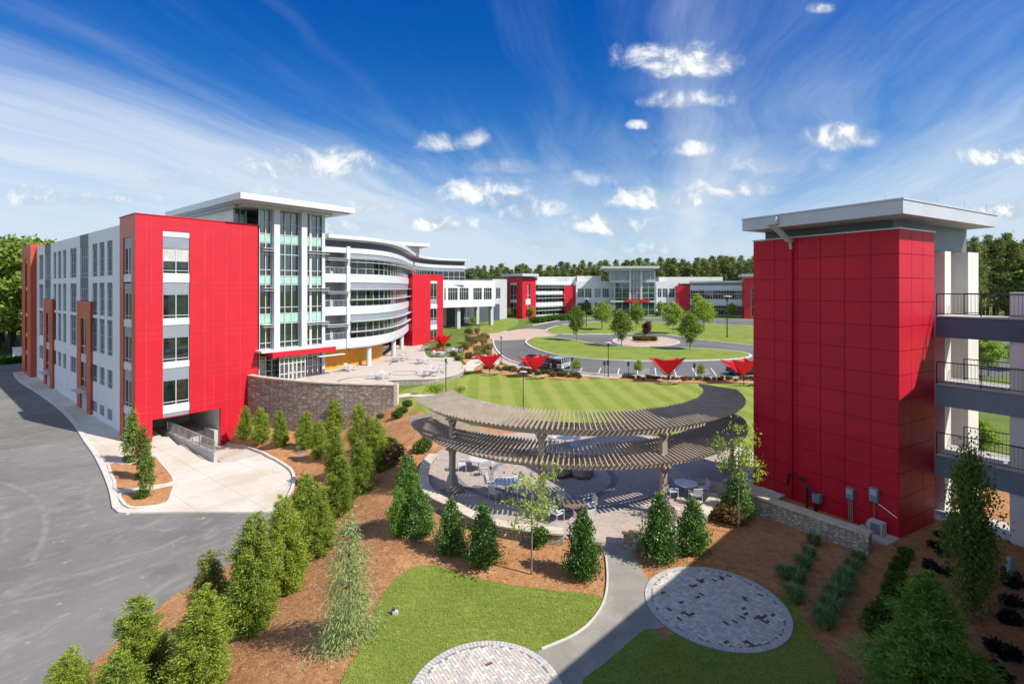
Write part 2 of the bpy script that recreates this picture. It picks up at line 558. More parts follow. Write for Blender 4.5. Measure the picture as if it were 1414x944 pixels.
LAWN = ground_mat('lawn_grass', b_grass((.265, .315, .060), (.190, .255, .042), (.42, .41, .12)))
LAWNS = ground_mat('mown_lawn_grass', b_grass((.27, .32, .058), (.215, .275, .042), (.40, .395, .10), .36))
FIELD = ground_mat('rough_grass', b_grass((.17, .23, .045), (.12, .18, .035), (.28, .28, .09)))
MULCH = ground_mat('pine_straw', b_mulch)
ASPH = ground_mat('dusty_asphalt', b_asphalt((.205, .196, .188), .62))
ASPH2 = ground_mat('clean_asphalt', b_asphalt((.165, .163, .163), .12))
CONCG = ground_mat('ground_concrete', b_concrete)
PATHG = ground_mat('exposed_aggregate', b_path)
PAVE = ground_mat('plaza_pavers', b_paver((.46, .38, .34), (.37, .31, .28), (.50, .40, .33)))
PAVET = ground_mat('terrace_pavers', b_paver((.58, .50, .43), (.50, .43, .37), (.56, .45, .36)))
PAVER_ROSE = ground_mat('rose_pavers', b_paver((.55, .40, .33), (.48, .34, .28), (.52, .42, .35)))
PBAND = mat('grey_paver_band', (.22, .225, .23), .85, var=.12, vscale=2, fine=.12)
LINE = mat('white_road_paint', (.74, .74, .72), .7, var=.1, vscale=3, fine=.08)
PV = [mat('paver_pale', (.70, .65, .60), .85, var=.1, vscale=7, fine=.1), mat('paver_tan', (.61, .55, .49), .85, var=.1, vscale=7, fine=.1),
      mat('paver_rose', (.60, .50, .45), .85, var=.1, vscale=7, fine=.1), mat('paver_grey', (.52, .51, .50), .85, var=.1, vscale=7, fine=.1),
      mat('paver_dark', (.14, .10, .085), .9, var=.1, vscale=7, fine=.1)]
WOOD = mat('weathered_brown_wood', (.42, .352, .282), .7, var=.12, vscale=1.5, fine=.12, fscale=14, col2=(.33, .272, .215))
BENCHW = mat('bench_slab', (.52, .37, .27), .7, var=.1)
BARK = mat('bark', (.13, .095, .07), .9, var=.2, vscale=5, fine=.2, bump=.6, bscale=25)
BARKP = mat('pale_bark', (.30, .25, .20), .9, var=.2, vscale=5, fine=.2, bump=.4, bscale=25)
EVG = leaf_mat('cedar_foliage', (.36, .43, .055), (.085, .155, .022), .6, .28)
EVGR = leaf_mat('cedar_foliage_rusty', (.32, .34, .075), (.13, .15, .035), .6, .28)
EVGD = leaf_mat('dark_conifer_foliage', (.21, .37, .055), (.05, .12, .02), .6, .25)
HOLLY = leaf_mat('holly_leaves', (.15, .27, .055), (.035, .095, .018), .42, .15, .45, 3.0)
WEEP = leaf_mat('weeping_foliage', (.36, .45, .19), (.16, .24, .08), .6, .3)
DECID = leaf_mat('broad_leaves', (.24, .33, .055), (.095, .165, .028), .55, .3, vscale=1.0)
DECIDL = leaf_mat('pale_broad_leaves', (.36, .46, .085), (.17, .26, .045), .55, .35, vscale=1.2)
PINEF = leaf_mat('pine_needles', (.25, .29, .09), (.075, .115, .032), .65, .2, vscale=.6)
WOODSF = leaf_mat('woodland_leaves', (.24, .32, .055), (.09, .15, .025), .6, .25, vscale=.5)
COLF = leaf_mat('columnar_leaves', (.22, .31, .06), (.08, .15, .028), .5, .3)
COLR = leaf_mat('reddish_leaves', (.20, .15, .04), (.12, .15, .02), .5, .3)
SHRUBF = leaf_mat('shrub_leaves', (.11, .19, .025), (.035, .08, .012), .5, .25)
SHRUBB = leaf_mat('bronze_shrub_leaves', (.24, .15, .075), (.11, .085, .03), .6, .25)
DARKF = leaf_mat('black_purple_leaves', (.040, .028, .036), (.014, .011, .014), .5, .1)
PURP = leaf_mat('purple_leaves', (.13, .035, .045), (.05, .02, .02), .5, .2)
TUFT = leaf_mat('grass_blades', (.22, .32, .13), (.10, .18, .07), .6, .3)
REEDM = leaf_mat('tall_grass_blades', (.34, .29, .13), (.17, .20, .06), .6, .3)


# ------------------------------------------------------------------ mesh writer
class MB:
    def __init__(s):
        s.v, s.f, s.mi = [], [], []

    def add(s, vs, fs, mi=0):
        o = len(s.v)
        s.v += [tuple(v) for v in vs]
        s.f += [tuple(i + o for i in f) for f in fs]
        s.mi += [mi] * len(fs)
        return s

    def quad(s, a, b, c, d, mi=0):
        return s.add((a, b, c, d), ((0, 1, 2, 3),), mi)

    def hexa(s, p, mi=0):
        """eight corners: bottom ring 0-3, top ring 4-7"""
        return s.add(p, ((3, 2, 1, 0), (4, 5, 6, 7), (0, 1, 5, 4), (1, 2, 6, 5), (2, 3, 7, 6), (3, 0, 4, 7)), mi)

    def box(s, x0, x1, y0, y1, z0, z1, mi=0):
        return s.hexa([(x0, y0, z0), (x1, y0, z0), (x1, y1, z0), (x0, y1, z0), (x0, y0, z1), (x1, y0, z1), (x1, y1, z1), (x0, y1, z1)], mi)

    def fbox(s, F, u0, u1, v0, v1, z0, z1, mi=0):
        return s.hexa([F(u0, v0, z0), F(u1, v0, z0), F(u1, v1, z0), F(u0, v1, z0), F(u0, v0, z1), F(u1, v0, z1), F(u1, v1, z1), F(u0, v1, z1)], mi)

    def prism(s, poly, z0, z1, mi=0):
        n = len(poly)
        vs = [(p[0], p[1], z0) for p in poly] + [(p[0], p[1], z1) for p in poly]
        fs = [tuple(range(n - 1, -1, -1)), tuple(range(n, 2 * n))] + [(i, (i + 1) % n, n + (i + 1) % n, n + i) for i in range(n)]
        return s.add(vs, fs, mi)

    def tube(s, pts, rad, n=8, mi=0, cap=True):
        if not isinstance(rad, (list, tuple)): rad = [rad] * len(pts)
        pts = [Vector(p) for p in pts]
        vs, fs = [], []
        ref = None
        for i, p in enumerate(pts):
            d = (pts[min(i + 1, len(pts) - 1)] - pts[max(i - 1, 0)])
            d = d.normalized() if d.length > 1e-9 else Vector((0, 0, 1))
            if ref is None:
                ref = d.orthogonal().normalized()
            ref = (ref - d * ref.dot(d))
            ref = ref.normalized() if ref.length > 1e-6 else d.orthogonal().normalized()
            b = d.cross(ref)
            for j in range(n):
                a = 2 * math.pi * j / n
                vs.append(p + (ref * math.cos(a) + b * math.sin(a)) * rad[i])
        for i in range(len(pts) - 1):
            for j in range(n):
                fs.append((i * n + j, i * n + (j + 1) % n, (i + 1) * n + (j + 1) % n, (i + 1) * n + j))
        if cap:
            fs.append(tuple(range(n - 1, -1, -1)))
            fs.append(tuple((len(pts) - 1) * n + j for j in range(n)))
        return s.add(vs, fs, mi)

    def lathe(s, prof, c=(0, 0, 0), n=12, mi=0):
        vs, fs = [], []
        for r, z in prof:
            for j in range(n):
                a = 2 * math.pi * j / n
                vs.append((c[0] + r * math.cos(a), c[1] + r * math.sin(a), c[2] + z))
        for i in range(len(prof) - 1):
            for j in range(n):
                fs.append((i * n + j, i * n + (j + 1) % n, (i + 1) * n + (j + 1) % n, (i + 1) * n + j))
        fs.append(tuple(range(n - 1, -1, -1)))
        fs.append(tuple((len(prof) - 1) * n + j for j in range(n)))
        return s.add(vs, fs, mi)

    def loft(s, rings, mi=0, cap=True):
        n = len(rings[0])
        vs = [p for r in rings for p in r]
        fs = []
        for i in range(len(rings) - 1):
            for j in range(n):
                fs.append((i * n + j, i * n + (j + 1) % n, (i + 1) * n + (j + 1) % n, (i + 1) * n + j))
        if cap:
            fs.append(tuple(range(n - 1, -1, -1)))
            fs.append(tuple((len(rings) - 1) * n + j for j in range(n)))
        return s.add(vs, fs, mi)


ROOTLOC = {}


def tag(o, label=None, cat=None, group=None, kind=None):
    if label: o['label'] = label
    if cat: o['category'] = cat
    if group: o['group'] = group
    if kind: o['kind'] = kind
    return o


def thing(name, label, cat, loc=(0, 0, 0), rotz=0.0, group=None):
    o = bpy.data.objects.new(name, None)
    o.empty_display_size = .3
    C.objects.link(o)
    o.location = loc
    o.rotation_euler = (0, 0, rotz)
    ROOTLOC[o.name] = Vector(loc)
    return tag(o, label, cat, group)


def obj(name, mb, mats, parent=None, world=False, smooth=False, label=None):
    me = bpy.data.meshes.new(name)
    vs = mb.v
    off = Vector((0, 0, 0))
    if parent is not None and parent.name in ROOTLOC: off = ROOTLOC[parent.name]
    if world and off.length > 0:
        vs = [(v[0] - off.x, v[1] - off.y, v[2] - off.z) for v in vs]
    me.from_pydata(vs, [], mb.f)
    if not isinstance(mats, (list, tuple)): mats = [mats]
    for m in mats: me.materials.append(m)
    if len(mats) > 1: me.polygons.foreach_set('material_index', mb.mi)
    bm = bmesh.new()
    bm.from_mesh(me)
    bmesh.ops.recalc_face_normals(bm, faces=bm.faces)
    bm.to_mesh(me)
    bm.free()
    if smooth:
        me.polygons.foreach_set('use_smooth', [True] * len(me.polygons))
    me.update()
    o = bpy.data.objects.new(name, me)
    C.objects.link(o)
    if parent is not None:
        o.parent = parent
        ROOTLOC[o.name] = off if world else Vector((0, 0, 0))
    if label: o['label'] = label
    return o


def objs(name, mb, mats, parent=None, world=False):
    """one object for every box that was added to mb"""
    out = []
    nv = 8
    for i in range(0, len(mb.v), nv):
        p = MB()
        p.v = mb.v[i:i + nv]
        sel = [q for q, f in enumerate(mb.f) if i <= f[0] < i + nv]
        p.f = [tuple(t - i for t in mb.f[q]) for q in sel]
        ms = mats
        if isinstance(mats, (list, tuple)): ms = mats[mb.mi[sel[0]]]
        p.mi = [0] * len(p.f)
        out.append(obj(name, p, ms, parent, world))
    return out


def struct(name, mb, m, smooth=False):
    o = obj(name, mb, m, smooth=smooth)
    o['kind'] = 'structure'
    return o


def dup(root, loc, rotz=None, scale=None, label=None, group=None):
    r = root.copy()
    C.objects.link(r)
    r.location = loc
    if rotz is not None: r.rotation_euler = (0, 0, rotz)
    if scale is not None: r.scale = scale if isinstance(scale, (tuple, list)) else (scale,) * 3
    if label: r['label'] = label
    if group: r['group'] = group
    for ch in list(root.children):
        c = ch.copy()
        C.objects.link(c)
        c.parent = r
        for g in list(ch.children):
            d = g.copy()
            C.objects.link(d)
            d.parent = c
    return r


class Frame:
    """facade frame: u runs to the right along the wall as seen from outside, v runs inwards, z is height"""
    def __init__(s, o, u):
        l = math.hypot(*u)
        s.o = o
        s.u = (u[0] / l, u[1] / l)
        s.v = (-s.u[1], s.u[0])

    def __call__(s, u, v, z):
        return (s.o[0] + s.u[0] * u + s.v[0] * v, s.o[1] + s.u[1] * u + s.v[1] * v, z)

    def at(s, px, v=0.0):
        """u where the sight line of photo column px meets the plane at depth v"""
        k = (px - CX) / FPX
        ox, oy = s.o[0] + s.v[0] * v, s.o[1] + s.v[1] * v
        return (k * oy - ox) / (s.u[0] - k * s.u[1])

    def zat(s, px, py, v=0.0):
        u = s.at(px, v)
        y = s(u, v, 0)[1]
        return CAMZ - (py - HY) * y / FPX


# ------------------------------------------------------------------ terrain
F0 = Frame((-37.14, 50.0), (.627, .779))           # front of the red block
FS = Frame((-37.14, 50.0), (.779, -.627))          # service side, u negative towards the far end

A_LINE = [(-18.5, -20), (-18.2, 8), (-17.4, 20.7), (-17.0, 25.7), (-15.9, 28.3), (-15.5, 31.8), (-16.4, 37), (-18.2, 42.5), (-19.6, 47.5), (-19.0, 52.0),
          (-20.5, 57), (-30, 62), (-36, 90), (-60, 125), (-110, 150), (-300, 230)]
B_LINE = [(-5.6, -20), (-5.6, 8), (-5.2, 15), (-5.0, 18.2), (-4.8, 20.5), (-5.0, 23.5), (-5.6, 27.6), (-6.6, 31), (-7.6, 35), (-7.6, 42), (-7.6, 47), (-9.2, 50.2), (-10.4, 53.6), (-12.4, 57), (-13.5, 62),
          (-13.5, 75), (-13, 110), (-40, 165), (-110, 215), (-300, 330)]
LOWP = A_LINE + [(-900, 700), (-900, -300), (-18.5, -300)]
HIGHP = B_LINE + [(-300, 900), (900, 900), (900, -300), (-5.6, -300)]


def pdist(x, y, line):
    d = np.full(x.shape, 1e9)
    for (ax, ay), (bx, by) in zip(line[:-1], line[1:]):
        ex, ey = bx - ax, by - ay
        t = np.clip(((x - ax) * ex + (y - ay) * ey) / (ex * ex + ey * ey), 0, 1)
        d = np.minimum(d, (x - ax - t * ex) ** 2 + (y - ay - t * ey) ** 2)
    return np.sqrt(d)


def pin(x, y, poly):
    r = np.zeros(x.shape, bool)
    j = len(poly) - 1
    for i in range(len(poly)):
        xi, yi = poly[i]
        xj, yj = poly[j]
        if yi != yj:
            c = ((yi > y) != (yj > y)) & (x < (xj - xi) * (y - yi) / (yj - yi) + xi)
            r ^= c
        j = i
    return r


def sst(t):
    t = np.clip(t, 0, 1)
    return t * t * (3 - 2 * t)


def terr(x, y):
    x = np.asarray(x, float)
    y = np.asarray(y, float)
    dA, dB = pdist(x, y, A_LINE), pdist(x, y, B_LINE)
    t = dA / (dA + dB + 1e-9)
    t = np.where(pin(x, y, LOWP), 0, t)
    t = np.where(pin(x, y, HIGHP), 1, t)
    t = .5 * t + .5 * sst(t)
    low = -4 + np.clip((y - 58) / 32, 0, 1) + np.clip((y - 100) * .03, 0, 4)
    rx, ry = x - F0.o[0], y - F0.o[1]
    u = rx * F0.u[0] + ry * F0.u[1]
    v = rx * F0.v[0] + ry * F0.v[1]
    low = low - 2.0 * sst((u - 3.0) / .25) * (1 - sst((u - 8.5) / 1.0)) * np.clip((v + 12.6) / 11.5, 0, 1) * (v < 12)
    high = np.clip((y - 65) * .028, 0, 3.4)
    return low + (high - low) * t


_YS = np.geomspace(6, 700, 700)


def W(px, py, off=0.0):
    """ground point under photo pixel (px, py)"""
    xs = (px - CX) / FPX * _YS
    d = CAMZ - (py - HY) / FPX * _YS - terr(xs, _YS) - off
    i = int(np.argmax(d < 0))
    if d[i] >= 0 or i == 0:
        return (xs[-1], _YS[-1])
    f = d[i - 1] / (d[i - 1] - d[i])
    y = _YS[i - 1] + f * (_YS[i] - _YS[i - 1])
    return ((px - CX) / FPX * y, y)


def P(px, py, z):
    """point of height z under photo pixel (px, py)"""
    y = (CAMZ - z) * FPX / (py - HY)
    return ((px - CX) / FPX * y, y)


def gz(x, y):
    return float(terr(np.array([x]), np.array([y]))[0])


def spline(pts, closed=False, step=.8):
    n = len(pts)
    out = []
    rng = range(n if closed else n - 1)
    for i in rng:
        if closed:
            p0, p1, p2, p3 = pts[(i - 1) % n], pts[i], pts[(i + 1) % n], pts[(i + 2) % n]
        else:
            p0, p1, p2, p3 = pts[max(i - 1, 0)], pts[i], pts[i + 1], pts[min(i + 2, n - 1)]
        d = math.dist(p1, p2)
        m = max(1, int(d / step))
        for q in range(m):
            t = q / m
            out.append(tuple(.5 * (2 * p1[a] + (p2[a] - p0[a]) * t + (2 * p0[a] - 5 * p1[a] + 4 * p2[a] - p3[a]) * t * t + (3 * p1[a] - p0[a] - 3 * p2[a] + p3[a]) * t ** 3) for a in (0, 1)))
    if not closed: out.append(tuple(pts[-1]))
    return out


POLYS = {}


def drape(name, poly, off, m, cell=1.2, skirt=.35, flat=None, kind='structure', mats=None):
    """a sheet cut to the outline, laid over the terrain, with its edge turned down into the ground"""
    POLYS[name] = poly
    xs = [p[0] for p in poly]
    ys = [p[1] for p in poly]
    gx, gy = np.meshgrid(np.arange(min(xs) + cell * .37, max(xs), cell), np.arange(min(ys) + cell * .41, max(ys), cell))
    gx, gy = gx.ravel(), gy.ravel()
    ins = pin(gx, gy, poly) & (pdist(gx, gy, list(poly) + [poly[0]]) > cell * .35)
    pts = list(poly) + list(zip(gx[ins], gy[ins]))
    n = len(poly)
    r = delaunay_2d_cdt([Vector((float(p[0]), float(p[1]))) for p in pts], [(i, (i + 1) % n) for i in range(n)], [], 1, 1e-4)
    V = np.array([(v.x, v.y) for v in r[0]])
    Z = (terr(V[:, 0], V[:, 1]) if flat is None else np.full(len(V), flat)) + off
    mb = MB()
    mb.add([(a, b, c) for (a, b), c in zip(V, Z)], [tuple(f) for f in r[2]])
    # boundary edges -> skirt
    cnt = {}
    for f in r[2]:
        for a, b in zip(f, list(f[1:]) + [f[0]]):
            cnt[(min(a, b), max(a, b))] = cnt.get((min(a, b), max(a, b)), 0) + 1
    for (a, b), c in cnt.items():
        if c == 1:
            pa, pb = (*V[a], Z[a]), (*V[b], Z[b])
            mb.quad(pa, pb, (pb[0], pb[1], pb[2] - skirt), (pa[0], pa[1], pa[2] - skirt), 0)
    me = bpy.data.meshes.new(name)
    me.from_pydata(mb.v, [], mb.f)
    me.materials.append(m)
    # upward facing top
    for p in me.polygons:
        pass
    bm = bmesh.new(); bm.from_mesh(me)
    bmesh.ops.remove_doubles(bm, verts=bm.verts, dist=1e-4)
    for f in bm.faces:
        if f.normal.z < -.2: f.normal_flip()
    bm.to_mesh(me); bm.free()
    o = bpy.data.objects.new(name, me)
    C.objects.link(o)
    if kind: o['kind'] = kind
    return o


def kerb(mb, line, w, off, h=.5, closed=False, zf=None):
    """raised kerb strip along a plan line"""
    n = len(line)
    for i in range(n if closed else n - 1):
        a, b = line[i], line[(i + 1) % n]
        def nrm(j):
            p, q = line[(j - 1) % n] if (closed or j > 0) else line[j], line[(j + 1) % n] if (closed or j < n - 1) else line[j]
            dx_, dy_ = q[0] - p[0], q[1] - p[1]
            l = math.hypot(dx_, dy_) or 1
            return (-dy_ / l * w / 2, dx_ / l * w / 2)
        na, nb = nrm(i), nrm((i + 1) % n)
        za = (gz(*a) if zf is None else zf) + off
        zb = (gz(*b) if zf is None else zf) + off
        mb.hexa([(a[0] - na[0], a[1] - na[1], za - h), (b[0] - nb[0], b[1] - nb[1], zb - h), (b[0] + nb[0], b[1] + nb[1], zb - h), (a[0] + na[0], a[1] + na[1], za - h),
                 (a[0] - na[0], a[1] - na[1], za), (b[0] - nb[0], b[1] - nb[1], zb), (b[0] + nb[0], b[1] + nb[1], zb), (a[0] + na[0], a[1] + na[1], za)])

# ================================================================== ground
def ground_sheet():
    xs = np.concatenate([[-3000, -1500, -700, -380, -260, -200, -160], np.arange(-140, -40, 3.0), np.arange(-40, 32, 1.0), np.arange(32, 140, 3.0), [150, 200, 260, 400, 800, 1600, 3000]])
    ys = np.concatenate([[-400, -100, -40], np.arange(-20, 72, 1.0), np.arange(72, 240, 3.0), [260, 300, 360, 450, 600, 900, 1600, 4000]])
    gx, gy = np.meshgrid(xs, ys)
    z = terr(gx.ravel(), gy.ravel()) - .05
    rx, ry = gx.ravel() - F0.o[0], gy.ravel() - F0.o[1]
    fu, fv = rx * F0.u[0] + ry * F0.u[1], rx * F0.v[0] + ry * F0.v[1]
    z = np.where((fu > 0) & (fu < 12) & (fv > -14) & (fv < 12), z - 1.2, z)      # cut below the loading dock
    nx = len(xs)
    mb = MB()
    mb.v = [(float(a), float(b), float(c)) for a, b, c in zip(gx.ravel(), gy.ravel(), z)]
    for j in range(len(ys) - 1):
        for i in range(nx - 1):
            a = j * nx + i
            mb.f.append((a, a + 1, a + nx + 1, a + nx))
    mb.mi = [0] * len(mb.f)
    struct('ground', mb, FIELD)


ground_sheet()
c4 = lambda pts: [W(x / 3.288 + 620, y / 3.286 + 340) for x, y in pts]
wpx = lambda pts: [W(x, y) for x, y in pts]

# ---- service road on the low side
drape('service_road', spline([(-18.3, 6), (-18.2, 8), (-17.4, 20.7), (-17.0, 25.7), (-15.9, 28.3), (-15.5, 31.8), (-16.4, 37), (-18.2, 42.5)], step=2) +
      [(-19, 48), (-30, 54), (-50, 60), (-82, 86), (-92, 101), (-100, 101), (-140, 92), (-150, 50), (-110, 15), (-60, 4)], .0, ASPH, 1.6)
# ---- mulch covering the slope and the garden
drape('mulch_bed', spline([(-18.4, 2), (-18.2, 8), (-17.4, 20.7), (-17.0, 25.7), (-15.9, 28.3), (-15.5, 31.8), (-16.4, 37), (-18.0, 42.3)], step=1) +
      wpx([(403, 653), (386, 640), (362, 627), (336, 618), (312, 612)]) + [F0(8.3, .3, 0)[:2], (-31.0, 58.8), (-26, 57.2), (-20, 54.4), (-12.2, 53.4), (-11.2, 52.5), (-9.2, 49), (-7.0, 44.6), (-4.2, 42.4), (0, 41.8), (4, 42), (9, 40), (13.5, 36), (15.2, 33.6), (17, 31.5), (26, 31), (36, 22), (36, 2)],
      .03, MULCH, .9)

# ---- lawns
drape('front_lawn', spline(wpx([(430, 1040), (462, 965), (480, 925), (503, 885), (517, 845), (536, 812), (562, 789), (600, 781), (640, 795), (700, 808), (762, 816), (815, 821), (832, 826)]) + [(3.9, 18.4), (4.6, 17.4)], step=.4) + [(6.5, 13), (6, 9), (-5, 9)],
      .055, LAWN, .8)
drape('shaded_lawn', spline([(3.2, 13.4), (3.9, 15.3), (5.0, 16.6), (6.4, 17.0), (7.8, 17.4), (9.2, 17.7), (9.7, 18.7), (10.3, 18.9)] + wpx([(1120, 875), (1150, 925), (1165, 985)]), step=.4) + [(9.6, 9), (2.2, 9)], .066, LAWN, .8)
drape('main_lawn', spline(wpx([(548, 566), (553, 541), (585, 533), (640, 521), (662, 513), (700, 517), (745, 521), (775, 525), (815, 524), (850, 522), (900, 528), (1000, 530), (1045, 531), (1120, 533)]) + [(40, 58), (36, 46), (26, 40), (17, 34)] +
      wpx([(1045, 640), (1015, 610), (960, 603), (900, 600), (860, 601), (800, 592), (750, 585), (700, 578), (640, 574), (590, 572)]), True, 1.0), .05, MULCH if False else LAWNS, 1.6)

# ---- paths
PATH = wpx([(832, 746), (836, 775), (839, 803), (834, 833), (817, 860), (792, 880), (745, 900), (735, 925), (765, 960), (800, 965), (806, 940), (832, 921), (862, 895), (890, 872), (925, 866), (935, 830), (905, 816), (890, 795), (874, 765), (868, 746)])
drape('garden_path', spline(PATH, True, .35), .075, PATHG, .6)
kb = MB()
kerb(kb, spline(wpx([(837, 770), (839, 803), (834, 833), (817, 860), (792, 880), (748, 899)]), step=.3), .07, .11)
struct('path_edging', kb, KERB)
drape('concrete_path', spline(wpx([(550, 546), (585, 545), (622, 546), (655, 552), (690, 561), (700, 566), (690, 567), (660, 559), (625, 552), (590, 550), (550, 550)]), True, .6), .08, CONCG, 1)

# ---- paver circles in a herringbone with a soldier ring
def paver_circle(cx, cy, r, seed, dark):
    rr = random.Random(seed)
    base = MB()
    n = 64
    base.prism([(cx + (r + .03) * math.cos(2 * math.pi * i / n), cy + (r + .03) * math.sin(2 * math.pi * i / n)) for i in range(n)], -.2, .087)
    mb = MB()
    w, g = .108, .007
    ang = .55
    ca, sa = math.cos(ang), math.sin(ang)
    blot = [(rr.uniform(-.8, .75) * r, rr.uniform(-.8, .6) * r, rr.uniform(.08, .19)) for _ in range(26)]
    N = int(r / w) + 4
    done = []
    for i in range(-N, N):
        for j in range(-N, N):
            # herringbone: cells (i,j), i+j mod 4 selects the brick
            m4 = (i - j) % 4
            if m4 == 0: x0, x1, y0, y1 = i, i + 2, j, j + 1
            elif m4 == 3: x0, x1, y0, y1 = i, i + 1, j, j + 2
            else: continue
            x0, x1, y0, y1 = [t * w for t in (x0, x1, y0, y1)]
            mx, my = (x0 + x1) / 2, (y0 + y1) / 2
            if math.hypot(mx, my) > r - .24: continue
            c = [(x0 + g, y0 + g), (x1 - g, y0 + g), (x1 - g, y1 - g), (x0 + g, y1 - g)]
            c = [(cx + a * ca - b * sa, cy + a * sa + b * ca) for a, b in c]
            mi = rr.choices([0, 1, 2, 3], [5, 4, 2, 2])[0]
            if dark and any(math.hypot(mx - bx, my - by) < br for bx, by, br in blot) and rr.random() < .38: mi = 4
            elif rr.random() < (.012 if dark else .006): mi = 4
            zt_ = .10 + rr.uniform(-.003, .003)
            mb.add([(a, b, zt_) for a, b in c], [(0, 1, 2, 3)], mi)
            mb.add([(a, b, zt_ - .012) for a, b in c] + [(a, b, zt_) for a, b in c], [(0, 1, 5, 4), (1, 2, 6, 5), (2, 3, 7, 6), (3, 0, 4, 7)], mi)
    nr = int(2 * math.pi * r / .13)
    for i in range(nr):
        a0, a1 = 2 * math.pi * (i + .06) / nr, 2 * math.pi * (i + .94) / nr
        p = [(cx + q * math.cos(a), cy + q * math.sin(a)) for q, a in ((r - .21, a0), (r, a0), (r, a1), (r - .21, a1))]
        mb.add([(x, y, .102) for x, y in p] + [(x, y, .085) for x, y in p], [(0, 1, 2, 3), (0, 1, 5, 4), (1, 2, 6, 5), (2, 3, 7, 6), (3, 0, 4, 7)], rr.choice([3, 3, 1, 3]))
    b = struct('paver_circle_base', base, PBAND)
    o = obj('paver_circle', mb, PV)
    o['kind'] = 'structure'


paver_circle(7.36, 18.35, 2.46, 3, True)
paver_circle(-.72, 14.2, 2.22, 5, False)

# ---- pergola plaza
PLZ = spline(wpx([(589, 686), (605, 697), (632, 708), (662, 722), (692, 731), (735, 740), (785, 746), (832, 752), (870, 752), (908, 741), (947, 728), (977, 707), (1000, 676), (1012, 650), (1008, 630), (985, 617), (940, 607), (880, 602), (820, 598), (760, 597), (700, 600), (650, 607), (610, 622), (590, 645), (584, 668)]), True, .5)
drape('plaza', PLZ, .10, PAVE, 1.0, flat=0)
bandm = MB()
def ring(mb, cx, cy, r0, r1, z, a0=0, a1=360, n=96):
    for i in range(n):
        t0, t1 = R(a0 + (a1 - a0) * i / n), R(a0 + (a1 - a0) * (i + 1) / n)
        mb.quad((cx + r0 * math.cos(t0), cy + r0 * math.sin(t0), z), (cx + r1 * math.cos(t0), cy + r1 * math.sin(t0), z), (cx + r1 * math.cos(t1), cy + r1 * math.sin(t1), z), (cx + r0 * math.cos(t1), cy + r0 * math.sin(t1), z))
ring(bandm, 2.4, 30.9, 3.55, 3.95, .106)
ring(bandm, 3.2, 33.2, 6.9, 7.3, .108, 180, 340)
struct('plaza_band', bandm, PBAND)
drape('plaza_walk', spline(wpx([(1000, 640), (1006, 700), (1050, 690), (1055, 640), (1030, 618), (985, 612)]), True, .5), .085, CONCG, .8)

# ---- car park and loop drive
APRON_LOT = c4([(150, 398), (172, 432), (188, 480), (225, 520), (320, 556), (440, 574), (560, 586), (700, 598), (850, 602), (1000, 606), (1400, 614), (1900, 620), (1900, 560), (1400, 560), (900, 520), (500, 470), (330, 420), (250, 380)])
drape('lot_sidewalk', spline(APRON_LOT, True, 2), .05, PAVER_ROSE, 2)
LOT = c4([(200, 424), (206, 455), (232, 492), (280, 522), (400, 552), (560, 572), (700, 585), (850, 590), (1000, 594), (1400, 603), (1900, 610), (2600, 560), (2600, 380), (1900, 342), (1380, 338), (1150, 330), (900, 326), (700, 328), (560, 332), (460, 345), (380, 362), (320, 380), (262, 400)])
drape('loop_road', spline(LOT, True, 2), .075, ASPH2, 2.5)
drape('crosswalk_pavers', spline(c4([(185, 404), (250, 390), (330, 377), (420, 378), (500, 396), (470, 408), (410, 414), (350, 423), (270, 428), (200, 426)]), True, 1.0), .09, PAVER_ROSE, 2)
ISA = spline(c4([(356, 428), (350, 440), (385, 465), (470, 492), (600, 512), (800, 523), (1000, 525), (1200, 520), (1330, 512), (1372, 500), (1330, 484), (1200, 470), (1050, 464), (900, 460), (740, 455), (640, 442), (540, 424), (440, 414), (385, 416)]), True, 1.5)
ISB = spline(c4([(440, 386), (470, 370), (540, 356), (650, 346), (800, 342), (950, 345), (1100, 350), (1250, 358), (1400, 366), (1600, 380), (1700, 420), (1560, 455), (1400, 456), (1250, 440), (1130, 428), (1040, 414), (960, 402), (900, 399), (760, 400), (600, 402), (480, 400)]), True, 1.5)
drape('island_lawn', ISA, .20, LAWN, 2, .3)
drape('upper_island_lawn', ISB, .20, LAWN, 2, .3)
med = spline(c4([(745, 430), (780, 418), (880, 412), (980, 416), (1045, 434), (1010, 450), (900, 456), (790, 450)]), True, 1.0)
drape('medallion_paving', med, .105, PAVER_ROSE, 1.5)
drape('medallion_bed', spline(c4([(832, 430), (860, 422), (900, 420), (940, 424), (950, 432), (900, 438), (850, 437)]), True, .8), .22, MULCH, 1)
kb = MB()
kerb(kb, ISA, .35, .23, closed=True)
kerb(kb, ISB, .35, .23, closed=True)
kerb(kb, med, .3, .14, closed=True)
kerb(kb, spline(c4([(200, 424), (206, 455), (232, 492), (280, 522), (400, 552), (560, 572), (700, 585), (850, 590), (1000, 594), (1400, 603), (1900, 610)]), step=2), .3, .2)
kerb(kb, spline(c4([(2600, 380), (1900, 342), (1380, 338), (1150, 330), (900, 326), (700, 328), (560, 332), (460, 345), (380, 362)]), step=2), .3, .2)
struct('road_kerb', kb, KERB)
